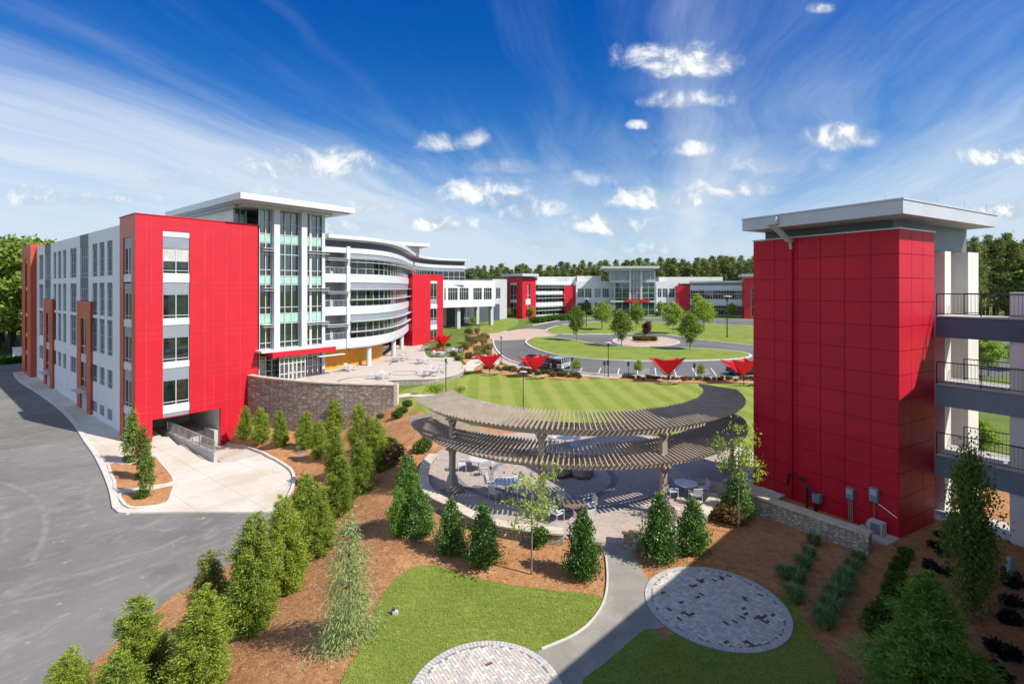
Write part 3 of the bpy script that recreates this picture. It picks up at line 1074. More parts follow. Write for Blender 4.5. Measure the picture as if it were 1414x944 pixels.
# parking bay lines
pl_ = MB()
for i, x0 in enumerate([3.6, 6.4, 9.2, 12.0, 14.8, 17.4, 20.2, 23.0, 25.8, 28.6, 31.4]):
    ya, yb = 66.3 + i * -.05, 71.5
    a, b = (x0 * .93 + 2.6, ya), (x0 * .93 + 2.6 + .258 * (yb - ya), yb)
    za, zb = gz(*a) + .095, gz(*b) + .095
    pl_.quad((a[0] - .07, a[1], za), (a[0] + .07, a[1], za), (b[0] + .07, b[1], zb), (b[0] - .07, b[1], zb))
for bay in ((14.8, 16.6), (23.0, 25.2)):
    for q in range(6):
        t = q / 6
        x = bay[0] * .93 + 2.6
        y = 66.6 + t * 4.4
        a = (x + .258 * (y - 66.3), y)
        b = (x + (bay[1] - bay[0]) + .258 * (y + .5 - 66.3), y + .7)
        pl_.quad((a[0], a[1], gz(*a) + .097), (a[0], a[1] + .14, gz(*a) + .097), (b[0], b[1] + .14, gz(*b) + .097), (b[0], b[1], gz(*b) + .097))
struct('parking_lines', pl_, LINE)
# planting strip along the car park
BED1 = spline(wpx([(655, 512), (666, 503), (690, 504), (722, 509), (770, 516), (805, 520), (815, 523), (790, 525), (750, 522), (700, 517)]), True, 1.0)
BED2 = spline(wpx([(858, 526), (868, 521), (920, 523), (1000, 524), (1060, 525), (1120, 526), (1120, 531), (1050, 530), (980, 529), (910, 528)]), True, 1.0)
drape('shrub_bed', BED1, .07, MULCH, 1.2)
drape('shrub_bed', BED2, .07, MULCH, 1.2)
BED3 = spline(wpx([(640, 500), (642, 480), (650, 462), (668, 458), (680, 466), (676, 480), (668, 492), (655, 503)]), True, 1.0)
drape('shrub_bed', BED3, .06, MULCH, 1.2)
drape('bank_lawn', spline(wpx([(662, 458), (668, 447), (690, 440), (712, 440), (716, 446), (700, 455), (684, 460)]), True, 1.0), .10, LAWN, 1.5)
drape('curving_walk', spline(wpx([(640, 512), (648, 498), (662, 494), (676, 490), (690, 500), (680, 504), (664, 502), (655, 512)]), True, 1.0), .065, CONCG, 1)

# ---- concrete forecourt, footway and kerbs on the low side
z1 = 4.72
foot = [(95, 165), (130, 215), (230, 280), (340, 355), (430, 430), (500, 510), (555, 600), (620, 690), (670, 780), (710, 870), (735, 944)]
foot = [W(x / z1, 480 + y / z1) for x, y in foot] + wpx([(158, 690), (160, 701), (168, 707.5), (179, 709)])
FCURB = spline(foot, step=1.0)
edge = FCURB + wpx([(250, 708), (380, 708)]) + wpx([(398, 690), (406, 670), (403, 653), (386, 640), (362, 627), (336, 618), (314, 612.5)]) + [F0(8.1, 1.0, 0)[:2]] + \
    [F0(7.9, 9.5, 0)[:2], F0(1.3, 9.5, 0)[:2], F0(0.3, .4, 0)[:2], FS(-5.0, .5, 0)[:2], FS(-30, .5, 0)[:2], FS(-57, .5, 0)[:2], FS(-62, .6, 0)[:2]]
drape('forecourt', edge, .10, CONCG, .7, skirt=.3)
kb = MB()
kerb(kb, FCURB, .42, .15)
struct('footway_kerb', kb, KERB)
kb = MB()
kerb(kb, spline(wpx([(398, 690), (406, 670), (403, 653), (386, 640), (362, 627), (336, 618), (310, 612)]), step=1), .22, .28)
struct('forecourt_kerb', kb, KERB)
c7 = lambda pts: [W(x / 2.459, 560 + y / 2.459) for x, y in pts]
I1 = spline(c7([(372, 202), (440, 205), (520, 178), (548, 200), (586, 247), (582, 268), (500, 282), (402, 294), (388, 262)]), True, .5)
I2 = spline(c7([(410, 306), (500, 294), (586, 278), (584, 302), (568, 336), (500, 350), (442, 352), (418, 334)]), True, .5)
kb = MB()
for I in (I1, I2):
    drape('island_bed', I, .17, MULCH, .8)
    kerb(kb, I, .2, .21, closed=True)
struct('island_kerb', kb, KERB)

# ================================================================== building helpers
def holes_wall(mb, F, u0, u1, z0, z1, ops, v=0.0, depth=.2, mi=0, rmi=None):
    """a wall sheet with rectangular openings and their reveals"""
    us = sorted({u0, u1, *[min(max(o[i], u0), u1) for o in ops for i in (0, 1)]})
    zs = sorted({z0, z1, *[min(max(o[i], z0), z1) for o in ops for i in (2, 3)]})
    for a, b in zip(us[:-1], us[1:]):
        run = None
        for c, d in zip(zs[:-1], zs[1:]):
            mu, mz = (a + b) / 2, (c + d) / 2
            inside = any(o[0] < mu < o[1] and o[2] < mz < o[3] for o in ops)
            if not inside:
                if run is None: run = [c, d]
                else: run[1] = d
            if inside or d == zs[-1]:
                if run is not None:
                    mb.quad(F(a, v, run[0]), F(b, v, run[0]), F(b, v, run[1]), F(a, v, run[1]), mi)
                run = None
    for o in ops:
        a, b, c, d = o[:4]
        r = mi if rmi is None else rmi
        w = v + depth
        mb.quad(F(a, v, c), F(a, w, c), F(a, w, d), F(a, v, d), r)
        mb.quad(F(b, w, c), F(b, v, c), F(b, v, d), F(b, w, d), r)
        mb.quad(F(a, v, c), F(b, v, c), F(b, w, c), F(a, w, c), r)
        mb.quad(F(a, w, d), F(b, w, d), F(b, v, d), F(a, v, d), r)


def window(F, u0, u1, z0, z1, v, parent, nx=1, zt=(), fw=.06, frame=None, pane=None, name='window'):
    """frame with bars, its panes one sub-part; zt are heights of the cross bars"""
    f = MB()
    fd = .08
    f.fbox(F, u0, u1, v - fd, v + .02, z0, z0 + fw)
    f.fbox(F, u0, u1, v - fd, v + .02, z1 - fw, z1)
    for i in range(nx + 1):
        u = u0 + fw / 2 + (u1 - u0 - fw) * i / nx
        f.fbox(F, u - fw / 2, u + fw / 2, v - fd + .003, v + .017, z0 + fw, z1 - fw)
    for z in zt:
        f.fbox(F, u0 + fw, u1 - fw, v - fd + .006, v + .014, z - fw * .4, z + fw * .4)
    o = obj(name, f, frame or WHITETRIM, parent, True)
    g = MB()
    g.quad(F(u0 + fw * .5, v, z0 + fw * .5), F(u1 - fw * .5, v, z0 + fw * .5), F(u1 - fw * .5, v, z1 - fw * .5), F(u0 + fw * .5, v, z1 - fw * .5))
    obj('pane', g, pane or GLASS, o, True)
    return o


def railing(name, pts, h, parent, m=METAL, gap=.13, mid=False, rad=.025, post=1.3, bars=True):
    """handrail, posts and balusters along 3-D points"""
    mb = MB()
    for a, b in zip(pts[:-1], pts[1:]):
        a, b = Vector(a), Vector(b)
        L = (b - a).length
        up = Vector((0, 0, h))
        mb.tube([a + up, b + up], rad * 1.3, 6)
        mb.tube([a + Vector((0, 0, .1)), b + Vector((0, 0, .1))], rad, 6)
        n = max(1, round(L / post))
        for i in range(n + 1):
            p = a + (b - a) * (i / n)
            mb.tube([p, p + up], rad * 1.3, 6)
        if bars:
            nb = int(L / gap)
            for i in range(1, nb):
                p = a + (b - a) * (i / nb)
                mb.tube([p + Vector((0, 0, .1)), p + up], rad * .27, 4, cap=False)
        if mid:
            mb.tube([a + up * .6, b + up * .6], rad * .8, 6)
    return obj(name, mb, m, parent, True)


def offs(pts, d):
    """offset a plan line towards the viewer's side (right-hand side going away)"""
    out = []
    n = len(pts)
    for i in range(n):
        a, b = pts[max(i - 1, 0)], pts[min(i + 1, n - 1)]
        dx_, dy_ = b[0] - a[0], b[1] - a[1]
        l = math.hypot(dx_, dy_) or 1
        out.append((pts[i][0] + dy_ / l * d, pts[i][1] - dx_ / l * d))
    return out


def ribbon(mb, pts, d0, d1, z0, z1, mi=0):
    a, b = offs(pts, d0), offs(pts, d1)
    n = len(pts)
    for i in range(n - 1):
        mb.hexa([(*a[i], z0), (*a[i + 1], z0), (*b[i + 1], z0), (*b[i], z0), (*a[i], z1), (*a[i + 1], z1), (*b[i + 1], z1), (*b[i], z1)], mi)


def cut(pts, s0, s1):
    """piece of a polyline between two arc lengths"""
    out = []
    s = 0
    for a, b in zip(pts[:-1], pts[1:]):
        l = math.dist(a, b)
        for t in ((s0 - s) / l if l else 2, ):
            if 0 <= t < 1: out.append((a[0] + (b[0] - a[0]) * t, a[1] + (b[1] - a[1]) * t))
        if s0 < s + l <= s1: out.append(b)
        t = (s1 - s) / l
        if 0 < t < 1: out.append((a[0] + (b[0] - a[0]) * t, a[1] + (b[1] - a[1]) * t))
        s += l
    return out


def plen(pts):
    return sum(math.dist(a, b) for a, b in zip(pts[:-1], pts[1:]))


def at_len(pts, s):
    for a, b in zip(pts[:-1], pts[1:]):
        l = math.dist(a, b)
        if s <= l: return (a[0] + (b[0] - a[0]) * s / l, a[1] + (b[1] - a[1]) * s / l), ((b[0] - a[0]) / l, (b[1] - a[1]) / l)
        s -= l
    a, b = pts[-2], pts[-1]
    l = math.dist(a, b)
    return b, ((b[0] - a[0]) / l, (b[1] - a[1]) / l)


# ================================================================== main office building (left)
OB = thing('office_building', 'long white and red office building with a glass entrance hall beside the service road', 'building', (-37.14, 50, -4))
TOP = 18.85
TZ = .4                                            # terrace level
UE = F0.at(356)                                    # right edge of the red block
ba, bb = F0.at(225), F0.at(262)
da, db_ = F0.at(210.5), F0.at(304.5)
w = MB()
bay = (ba, bb, -1.85, 17.4)
dock = (da, db_, -6.6, -1.76)
holes_wall(w, F0, 0, UE, -6.6, TOP, [bay], 0, .30) if False else holes_wall(w, F0, 0, UE, -6.6, TOP, [bay, dock], 0, .30)
# parapet, right side and back of the red block
w.quad(F0(UE, 0, -6.6), F0(UE, 5.3, -6.6), F0(UE, 5.3, TOP), F0(UE, 0, TOP))
w.quad(F0(0, 5.3, 17), F0(UE, 5.3, 17), F0(UE, 5.3, TOP), F0(0, 5.3, TOP))
w.quad(F0(0, .0, TOP), F0(UE, .0, TOP), F0(UE, .35, TOP), F0(0, .35, TOP))
w.quad(F0(0, .35, TOP), F0(UE, .35, TOP), F0(UE, .35, TOP - .8), F0(0, .35, TOP - .8))
redw = obj('wall', w, RED, OB, True)
# pale joints of the cladding, in pairs as on the building
j = MB()
def jh(z, a=0.02, b=None, t=.05):
    segs = [(a, UE - .02)]
    if z < 17.4 and z > -1.85: segs = [(a, ba - .02), (bb + .02, UE - .02)]
    for p, q in segs: j.fbox(F0, p, q, -.006, .02, z - t / 2, z + t / 2)
for z in (17.75, 12.1, 11.55, 10.9, 7.6, 6.95, 6.4, 3.1, 2.5, 1.95, -.4, -.95):
    jh(z, t=.035)
def jv(px, z0, z1, t=.045):
    u = F0.at(px)
    j.fbox(F0, u - t / 2, u + t / 2, -.008, .02, z0, z1)
jv(202, -4, TOP - .1); jv(209, 10, TOP - .6)
jv(282, -1.7, 17.7); jv(295, -1.7, 17.7); jv(312.5, -4.5, TOP - .5); jv(332, -4.5, TOP - .5); jv(284, -1.7, 17.7, .03)
obj('joint', j, REDSEAM, OB, True)
cp = MB()
cp.fbox(F0, -.05, UE + .05, -.06, .42, TOP + .004, TOP + .10)
cp.fbox(FS, -5.35, .05, -.06, .40, TOP + .014, TOP + .112)
objs('coping', cp, RED, OB, True)
# window bay: white and grey panels with four windows
g = MB()
zs = [(16.8, 17.4, 0), (15.67, 16.8, 1), (12.1, 13.0, 0), (10.9, 12.1, 1), (7.7, 8.34, 0), (6.45, 7.7, 1), (3.24, 3.85, 0), (2.03, 3.24, 1), (-1.37, -.6, 0), (-1.85, -1.37, 1)]
for a, b, mi in zs:
    g.fbox(F0, ba, bb, .06 if mi == 0 else .12, .3, a, b, mi)
objs('bay_panel', g, [WHITETRIM, MGREY], OB, True)
for a, b in ((13.0, 15.67), (8.34, 10.9), (3.85, 6.45), (-.6, 2.03)):
    window(F0, ba, bb, a, b, .24, OB, 2, (a + .35,), .07)
# blind behind the top window (upper half)
bl = MB()
bl.fbox(F0, ba + .08, bb - .08, .225, .236, 14.3, 15.6)
obj('blind', bl, BLIND, OB, True)
# loading dock inside the red block
d = MB()
d.quad(F0(da, .3, -6.6), F0(da, 9, -6.6), F0(da, 9, -1.7), F0(da, .3, -1.7))
d.quad(F0(db_, .3, -6.6), F0(db_, 9, -6.6), F0(db_, 9, -1.7), F0(db_, .3, -1.7))
d.quad(F0(da, 9, -6.6), F0(db_, 9, -6.6), F0(db_, 9, -1.7), F0(da, 9, -1.7))
d.quad(F0(da, .3, -1.72), F0(db_, .3, -1.72), F0(db_, 9, -1.72), F0(da, 9, -1.72))
obj('dock_wall', d, CREAM, OB, True)
d = MB()
d.fbox(F0, 3.4, db_ - .05, 3.2, 8.95, -6.5, -4.62)
d.fbox(F0, db_ - .5, db_ - .02, .4, 3.2, -6.5, -4.2)
obj('dock_platform', d, CONCD, OB, True)
d = MB()
for u in (4.6, 5.6): d.fbox(F0, u, u + .3, 3.05, 3.2, -5.2, -4.75)
objs('dock_bumper', d, RUBBER, OB, True)
d = MB()
d.fbox(F0, da + .05, 2.0, 8.7, 8.9, -4, -2.0)
d.fbox(F0, 2.25, 2.5, 4, 8.9, -4, -1.8)
objs('dock_door', d, DGREY, OB, True)
d = MB()
for u in (2.8, 5.2): d.fbox(F0, u, u + 1.3, 8.85, 8.95, -4.4 if u > 3 else -4, -2.3)
objs('dock_shutter', d, LGREY, OB, True)

# service side of the red block (rust coloured return)
w = MB()
sa, sb = FS.at(170.3), FS.at(181.5)
sbay = (sa, sb, -3.2, 16.7)
holes_wall(w, FS, -5.3, 0, -6.6, TOP, [sbay], 0, .25)
w.quad(FS(-5.3, 0, -6.6), FS(-5.3, .4, -6.6), FS(-5.3, .4, TOP), FS(-5.3, 0, TOP))
w.quad(FS(-5.3, .35, TOP - .8), FS(0, .35, TOP - .8), FS(0, .35, TOP), FS(-5.3, .35, TOP))
obj('wall', w, BROWNRED, OB, True, label='rust red return wall with one column of windows')
g = MB()
lv = [12.9, 8.3, 3.9, -.6]
for i, z in enumerate(lv):
    g.fbox(FS, sa, sb, .04, .25, z - .75, z, 0)
    g.fbox(FS, sa, sb, .10, .25, z + 2.75, z + 3.7 if i else 16.7, 1)
    window(FS, sa, sb, z, z + 2.75, .2, OB, 2, (z + .4,), .06)
g.fbox(FS, sa, sb, .12, .25, -3.2, -1.35, 1)
objs('bay_panel', g, [WHITETRIM, MGREY], OB, True)

# ---- white service wing
EL = FS.at(46)                                     # left end of the white part
V1 = .35
ROWS = [(12.9, 16.2, 16.85), (8.3, 11.5, 12.15), (3.9, 7.35, 7.95), (.25, 2.35, None)]
cols = []                                          # (px0, px1, kind)
for a, b in ((127.5, 134.5), (137.3, 144.2), (148, 155.2)): cols.append((a, b, 'n'))
cols.append((97, 105.6, 'w'))
for a, b in ((74, 77.6), (80, 84.4), (87, 91.4)): cols.append((a, b, 'n'))
cols.append((54.2, 59.6, 'w')); cols.append((47.4, 50.2, 'n'))
bays = [(106, 124.5), (60, 72)]
ops, wins = [], []
for a, b, kd in cols:
    ua, ub = FS.at(a, V1), FS.at(b, V1)
    for z0, z1, zh in ROWS:
        ops.append((ua, ub, z0, zh or z1))
        wins.append((ua, ub, z0, z1, zh, kd))
for a, b in ((127.8, 134), (137.8, 144), (148.4, 155)):
    ua, ub = FS.at(a, V1), FS.at(b, V1)
    ops.append((ua, ub, -3.25, -2.05))
gp = []
for (a, b), (wa, wb) in zip(((110.5, 122), (62, 70)), ((111.2, 121.2), (62.6, 69.6))):
    ua, ub = FS.at(a, V1), FS.at(b, V1)
    ops.append((ua, ub, 9.6, 18.3))
    gp.append((ua, ub, FS.at(wa, V1), FS.at(wb, V1)))
w = MB()
TW = 18.3
holes_wall(w, FS, EL, -5.3, -6.6, TW, ops, V1, .22)
w.quad(FS(EL, V1, TW), FS(-5.3, V1, TW), FS(-5.3, V1 + .4, TW), FS(EL, V1 + .4, TW))
obj('wall', w, WHITE, OB, True, label='white service side wall with rows of tall windows')
hd = MB()
for ua, ub, z0, z1, zh, kd in wins:
    if zh: hd.fbox(FS, ua, ub, V1 + .06, V1 + .22, z1, zh)
for ua, ub, wa, wb in gp:
    hd.fbox(FS, ua, ub, V1 + .02, V1 + .2, 16.9, 18.3)
    hd.fbox(FS, ua, ub, V1 + .08, V1 + .2, 11.5, 12.85)
objs('head_panel', hd, DGREY, OB, True)
for ua, ub, z0, z1, zh, kd in wins:
    window(FS, ua, ub, z0, z1, V1 + .18, OB, 2 if kd == 'n' else 3, (z0 + .5,) + ((z0 + (z1 - z0) * .62,) if zh else ()), .045)
for ua, ub, wa, wb in gp:
    window(FS, wa, wb, 12.85, 16.9, V1 + .18, OB, 4, (13.4, 15.4), .05)
    window(FS, wa, wb, 9.7, 11.5, V1 + .18, OB, 4, (10.2,), .05)
lou = MB()
for a, b in ((127.8, 134), (137.8, 144), (148.4, 155)):
    ua, ub = FS.at(a, V1), FS.at(b, V1)
    for i in range(12):
        z = -3.25 + i * .1
        lou.hexa([FS(ua, V1 + .03, z), FS(ub, V1 + .03, z), FS(ub, V1 + .1, z + .05), FS(ua, V1 + .1, z + .05), FS(ua, V1 + .05, z + .02), FS(ub, V1 + .05, z + .02), FS(ub, V1 + .12, z + .07), FS(ua, V1 + .12, z + .07)])
obj('louvre', lou, MGREY, OB, True)
# rust red stair bays standing proud of the white wall
for a, b in bays:
    ua, ub = FS.at(a, .1), FS.at(b, .1)
    m_ = (ub - ua)
    ca, cb = ua + m_ * .30, ub - m_ * .30
    w = MB()
    holes_wall(w, FS, ua, ub, -6.6, 9.9, [(ca, cb, -.9, 7.8), (ca - .3, cb + .3, -6.6, -1.5)], .1, .25)
    for u in (ua, ub): w.quad(FS(u, .1, -6.6), FS(u, V1, -6.6), FS(u, V1, 9.9), FS(u, .1, 9.9))
    w.quad(FS(ua, .1, 9.9), FS(ub, .1, 9.9), FS(ub, V1, 9.9), FS(ua, V1, 9.9))
    o = obj('stair_bay', w, BROWNRED, OB, True)
    f = MB()
    for z0, z1 in ((-.9, 2.3), (3.2, 7.8)):
        f.fbox(FS, ca, cb, -.3+.55, -.24+.55, z0, z1, 1)
        f.fbox(FS, (ca + cb) / 2 - .04, (ca + cb) / 2 + .04, -.36+.55, -.3+.55, z0, z1, 0)
        for z in (z0, z0 + 1.0, z1 - .06): f.fbox(FS, ca, cb, -.37+.55, -.3+.55, z, z + .06, 0)
    f.fbox(FS, ca, cb, -.4+.55, -.25+.55, 2.3, 3.2, 2)
    obj('stair_window', f, [WHITETRIM, GLASS, LGREY], o, True)
    f = MB()
    f.fbox(FS, ca - .3, cb + .3, -.28+.55, -.2+.55, -4, -1.5)
    obj('door', f, LGREY, o, True)
    f = MB()
    f.fbox(FS, ca - .5, cb + .5, -.9, .1, -1.3, -1.18)
    obj('door_canopy', f, WHITETRIM, o, True)
# far red end block
ea, eb = FS.at(33.5, -.1), FS.at(45.5, -.1)
w = MB()
holes_wall(w, FS, ea, eb, -6.6, 18.75, [((ea * .62 + eb * .38), (ea * .38 + eb * .62), -2.5, 16.5)], -.4, .25)
for u in (ea, eb): w.quad(FS(u, -.4, -6.6), FS(u, 3, -6.6), FS(u, 3, 18.75), FS(u, -.4, 18.75))
w.quad(FS(ea, -.4, 18.75), FS(eb, -.4, 18.75), FS(eb, 3, 18.75), FS(ea, 3, 18.75))
o = obj('stair_bay', w, BROWNRED, OB, True)
f = MB()
for i, z in enumerate((-2.5, .5, 3.9, 8.3, 12.9)):
    f.fbox(FS, ea * .62 + eb * .38, ea * .38 + eb * .62, -.2, -.12, z, z + 2.8, 1)
    f.fbox(FS, ea * .62 + eb * .38, ea * .38 + eb * .62, -.25, -.2, z + 2.8, z + 3.4, 0)
obj('stair_window', f, [WHITETRIM, GLASS], o, True)
# roof of the wing and its set-back block
rf = MB()
rf.prism([FS(ea, V1 + .4, 0)[:2], FS(-.35, .4, 0)[:2], F0(UE - .3, .4, 0)[:2], F0(UE - .3, 16, 0)[:2], FS(ea, 17, 0)[:2]], 17.2, 17.7)
rf.quad(FS(ea, V1, -6.6), FS(ea, 17, -6.6), FS(ea, 17, TW), FS(ea, V1, TW))
rf.quad(FS(ea, 17, -6.6), FS(0, 17, -6.6), FS(0, 17, TW), FS(ea, 17, TW))
obj('roof', rf, LGREY, OB, True)

# ---- glass entrance hall
U1, U2 = UE, F0.at(448)
VG = .35
ZC = 21.3
def uu(px): return F0.at(px, VG)
sl_ = MB()                                          # floors and back wall seen through the glass
for z in (TZ, 4.2, 8.3, 12.3, 16.9):
    sl_.fbox(F0, U1 + .2, U2 - .1, VG + .5, VG + 13, z - .35, z, 0)
sl_.fbox(F0, U1 + .2, U2 - .1, VG + 9, VG + 9.3, TZ, ZC, 1)
for u in (U1 + 2.2, U2 - 2.4): sl_.tube([F0(u, VG + 3, TZ), F0(u, VG + 3, ZC)], .28, 10, 0)
for i, z in enumerate((4.2, 8.3, 12.3)):
    sl_.fbox(F0, U2 - 3.2, U2 - .6, VG + 6.4, VG + 6.6, z, z + 3.3, 2)
obj('hall_interior', sl_, [LGREY, CREAM, ORANGE], OB, True)
dk = MB()
for z in (5.2, 9.5, 13.6, 17.9):
    dk.fbox(F0, U1 + .6, U2 - 3.6, VG + 7.4, VG + 7.6, z, z + 2.2)
obj('hall_furnishing', dk, DGREY, OB, True)
# side wall of the hall towards the balconies, and walls above the red block
sw = MB()
sw.quad(F0(U2, VG, -1), F0(U2, VG + 14, -1), F0(U2, VG + 14, ZC), F0(U2, VG, ZC))
sw.quad(F0(10.4, 19, 14), F0(U2, 19, 14), F0(U2, 19, ZC), F0(10.4, 19, ZC))
sw.quad(F0(10.4, 3.0, 17), F0(10.4, 19, 17), F0(10.4, 19, ZC), F0(10.4, 3.0, ZC))
obj('hall_wall', sw, CREAM, OB, True)
window(F0, 10.45, U1, 17.2, ZC - .3, 3.0, OB, 2, (19.4,), .09, pane=GLASSB)
MINTB = [(17.0, 17.9), (12.05, 12.95), (7.35, 8.4)]
BREAK = [357.5, 373.5, 383.5, 411.5, 421, 446.5]
mul = MB()
gl = MB()
mt = MB()
pxs = {0: [357.5, 366, 373.5], 1: [383.5, 392.5, 402, 411.5], 2: [421, 428, 437.5, 446.5]}
for kx, pl2 in pxs.items():
    a, b = uu(pl2[0]), uu(pl2[-1])
    gl.quad(F0(a, VG, 4.3), F0(b, VG, 4.3), F0(b, VG, 20.9), F0(a, VG, 20.9))
    for p in pl2:
        u = uu(p)
        wd = .14 if p == 428 else .038
        mul.fbox(F0, u - wd, u + wd, VG - .16, VG + .04, 4.3, 20.9)
    for z in (4.3, 5.0, 7.25, 8.45, 9.2, 11.95, 13.0, 13.7, 15.6, 16.9, 18.0, 19.3, 20.85):
        mul.fbox(F0, a, b, VG - .10, VG + .03, z - .035, z + .035)
    for z0, z1 in MINTB:
        mt.fbox(F0, a, b, VG - .05, VG + .02, z0, z1)
obj('curtain_glass', gl, CLEAR, OB, True)
obj('mullion', mul, WHITETRIM, OB, True)
objs('spandrel', mt, MINT, OB, True)
# sun fins on the glazing
fn = MB()
for z in (6.9, 7.15, 11.2, 11.5, 15.9, 16.2):
    fn.fbox(F0, uu(360), uu(373.5), VG - .75, VG - .1, z, z + .05)
    fn.fbox(F0, uu(421), uu(451), VG - .75, VG - .1, z, z + .05)
objs('sun_fin', fn, WHITETRIM, OB, True)
# slanted struts behind the middle glazing
st_ = MB()
um = (uu(383.5) + uu(411.5)) / 2
for z0, z1 in ((4.5, 12.6), (12.6, 20.6)):
    st_.tube([F0(um - .2, VG + .9, z0), F0(um - 1.0, VG + .9, z1)], .07, 6)
    st_.tube([F0(um + .2, VG + .9, z0), F0(um + 1.0, VG + .9, z1)], .07, 6)
obj('hall_strut', st_, WHITETRIM, OB, True)
for a, b in ((374.5, 382.5), (412.5, 420)):
    c = MB()
    c.fbox(F0, uu(a), uu(b), VG - .75, VG + .25, 3.0, 20.9)
    obj('column', c, WHITETRIM, OB, True)
c = MB()
c.fbox(F0, U2 - .28, U2 + .12, VG - .3, VG + .3, TZ - 1, 20.9)
obj('column', c, WHITETRIM, OB, True)
# roof of the hall
r0, r1 = U1 - 3.0, U1 + 11.4
rf = MB()
rf.fbox(F0, r0, r1, -2.5, 20.9, 21.32, 22.02, 0)
rf.fbox(F0, r0 + .5, r1 - .5, -2.0, 20.5, 21.16, 21.315, 1)
rf.fbox(F0, U1 - 1.6, U2 + .6, -.9, 19, 20.9, 21.155, 1)
rf.fbox(F0, r0 + 1.0, U1 - 1.6, 1.4, 19, 20.9, 21.155, 1)
obj('roof', rf, [WHITETRIM, LGREY], OB, True)
# red entrance canopy and glazed lobby under it
cn = MB()
cn.fbox(F0, uu(364), U2 + .5, -1.9, VG - .05, 3.45, 4.05)
obj('canopy', cn, RED, OB, True)
cn = MB()
cn.fbox(F0, uu(350), U2 + .3, -1.7, VG - .03, 4.054, 4.29)
cn.fbox(F0, uu(424), U2 + 1.4, -2.6, -1.9, 3.0, 3.1)
objs('canopy_top', cn, WHITETRIM, OB, True)
lb = MB()
gl = MB()
la, lb2 = F0.at(386, -1.2), F0.at(421, -1.2)
gl.quad(F0(la, -1.2, TZ), F0(lb2, -1.2, TZ), F0(lb2, -1.2, 3.3), F0(la, -1.2, 3.3))
gl.quad(F0(uu(357), VG, TZ), F0(U2, VG, TZ), F0(U2, VG, 4.3), F0(uu(357), VG, 4.3))
gl.quad(F0(la, -1.2, TZ), F0(la, VG, TZ), F0(la, VG, 3.3), F0(la, -1.2, 3.3))
for i in range(7):
    u = la + (lb2 - la) * i / 6
    lb.fbox(F0, u - .05, u + .05, -1.27, -1.17, TZ, 3.3)
for z in (TZ + .02, 1.25, 2.45, 3.2): lb.fbox(F0, la, lb2, -1.262, -1.178, z, z + .1)
for px in (357.5, 366, 375, 384, 424, 431, 438, 445):
    lb.fbox(F0, uu(px) - .05, uu(px) + .05, VG - .07, VG + .03, TZ, 4.3)
for z in (TZ + .02, 1.6, 2.9): lb.fbox(F0, uu(357), U2, VG - .06, VG + .02, z, z + .09)
obj('lobby_frame', lb, WHITETRIM, OB, True)
obj('lobby_glass', gl, CLEARD, OB, True)
dr = MB()
for i in (2, 3):
    a, b = la + (lb2 - la) * i / 6, la + (lb2 - la) * (i + 1) / 6
    dr.fbox(F0, a + .06, b - .06, -1.25, -1.19, 1.35, 1.45)
    for q in (a + .1, b - .1): dr.fbox(F0, q - .05, q + .05, -1.28, -1.19, TZ, 2.45)
obj('door', dr, ALU, OB, True)

# ---- curved wing along the terrace
q0 = F0(U2, VG, 0)[:2]
CURVE = spline([q0, (-24.4, 66.9), (-22.4, 69.2), (-20.2, 72.2), (-18.9, 76.7), (-18.75, 83), (-19.2, 90), (-20, 97), (-20.6, 106), (-19.8, 114), (-17, 120), (-11.5, 124)], step=.9)
LT = plen(CURVE)
LS = 4.0                                            # length of the balcony part
def arc_px(px):
    best = None
    for i in range(0, 900):
        s = LT * i / 899
        p, t = at_len(CURVE, s)
        x = CX + FPX * p[0] / p[1]
        if best is None or abs(x - px) < best[0]: best = (abs(x - px), s)
    return best[1]
LS = arc_px(480)
CB = cut(CURVE, LS, LT)
CA = cut(CURVE, 0, LS)
LE = min(range(0, 600), key=lambda i: abs(at_len(CURVE, LT * i / 599)[0][1] - 104)) * LT / 599
CL = cut(CURVE, 0, LE)
CBL = cut(CURVE, LS, LE)
LV = [3.5, 7.9, 12.3]
wb = MB()
for z, zb in [(z, z + 1.1) for z in LV] + [(16.3, 17.0)]:
    wb = MB()
    ribbon(wb, CURVE if z > 12 else CL, -.3, .12, z, zb)
    obj('white_band', wb, WHITETRIM, OB, True)
for z, zb in ((6.85, 7.898), (11.25, 12.298), (15.6, 16.298)):
    gb = MB()
    ribbon(gb, CB if z > 11.9 else CBL, -.3, .02, z, zb)
    obj('grey_band', gb, MGREY, OB, True)
fb = MB()
ribbon(fb, CURVE, -1.5, -.12, 17.0, 17.98)
obj('attic', fb, DGREY, OB, True)
rf = MB()
ribbon(rf, CURVE, -15, .9, 18.1, 18.6)
ribbon(rf, CURVE, -2, .35, 17.9, 18.098)
obj('roof', rf, WHITETRIM, OB, True)
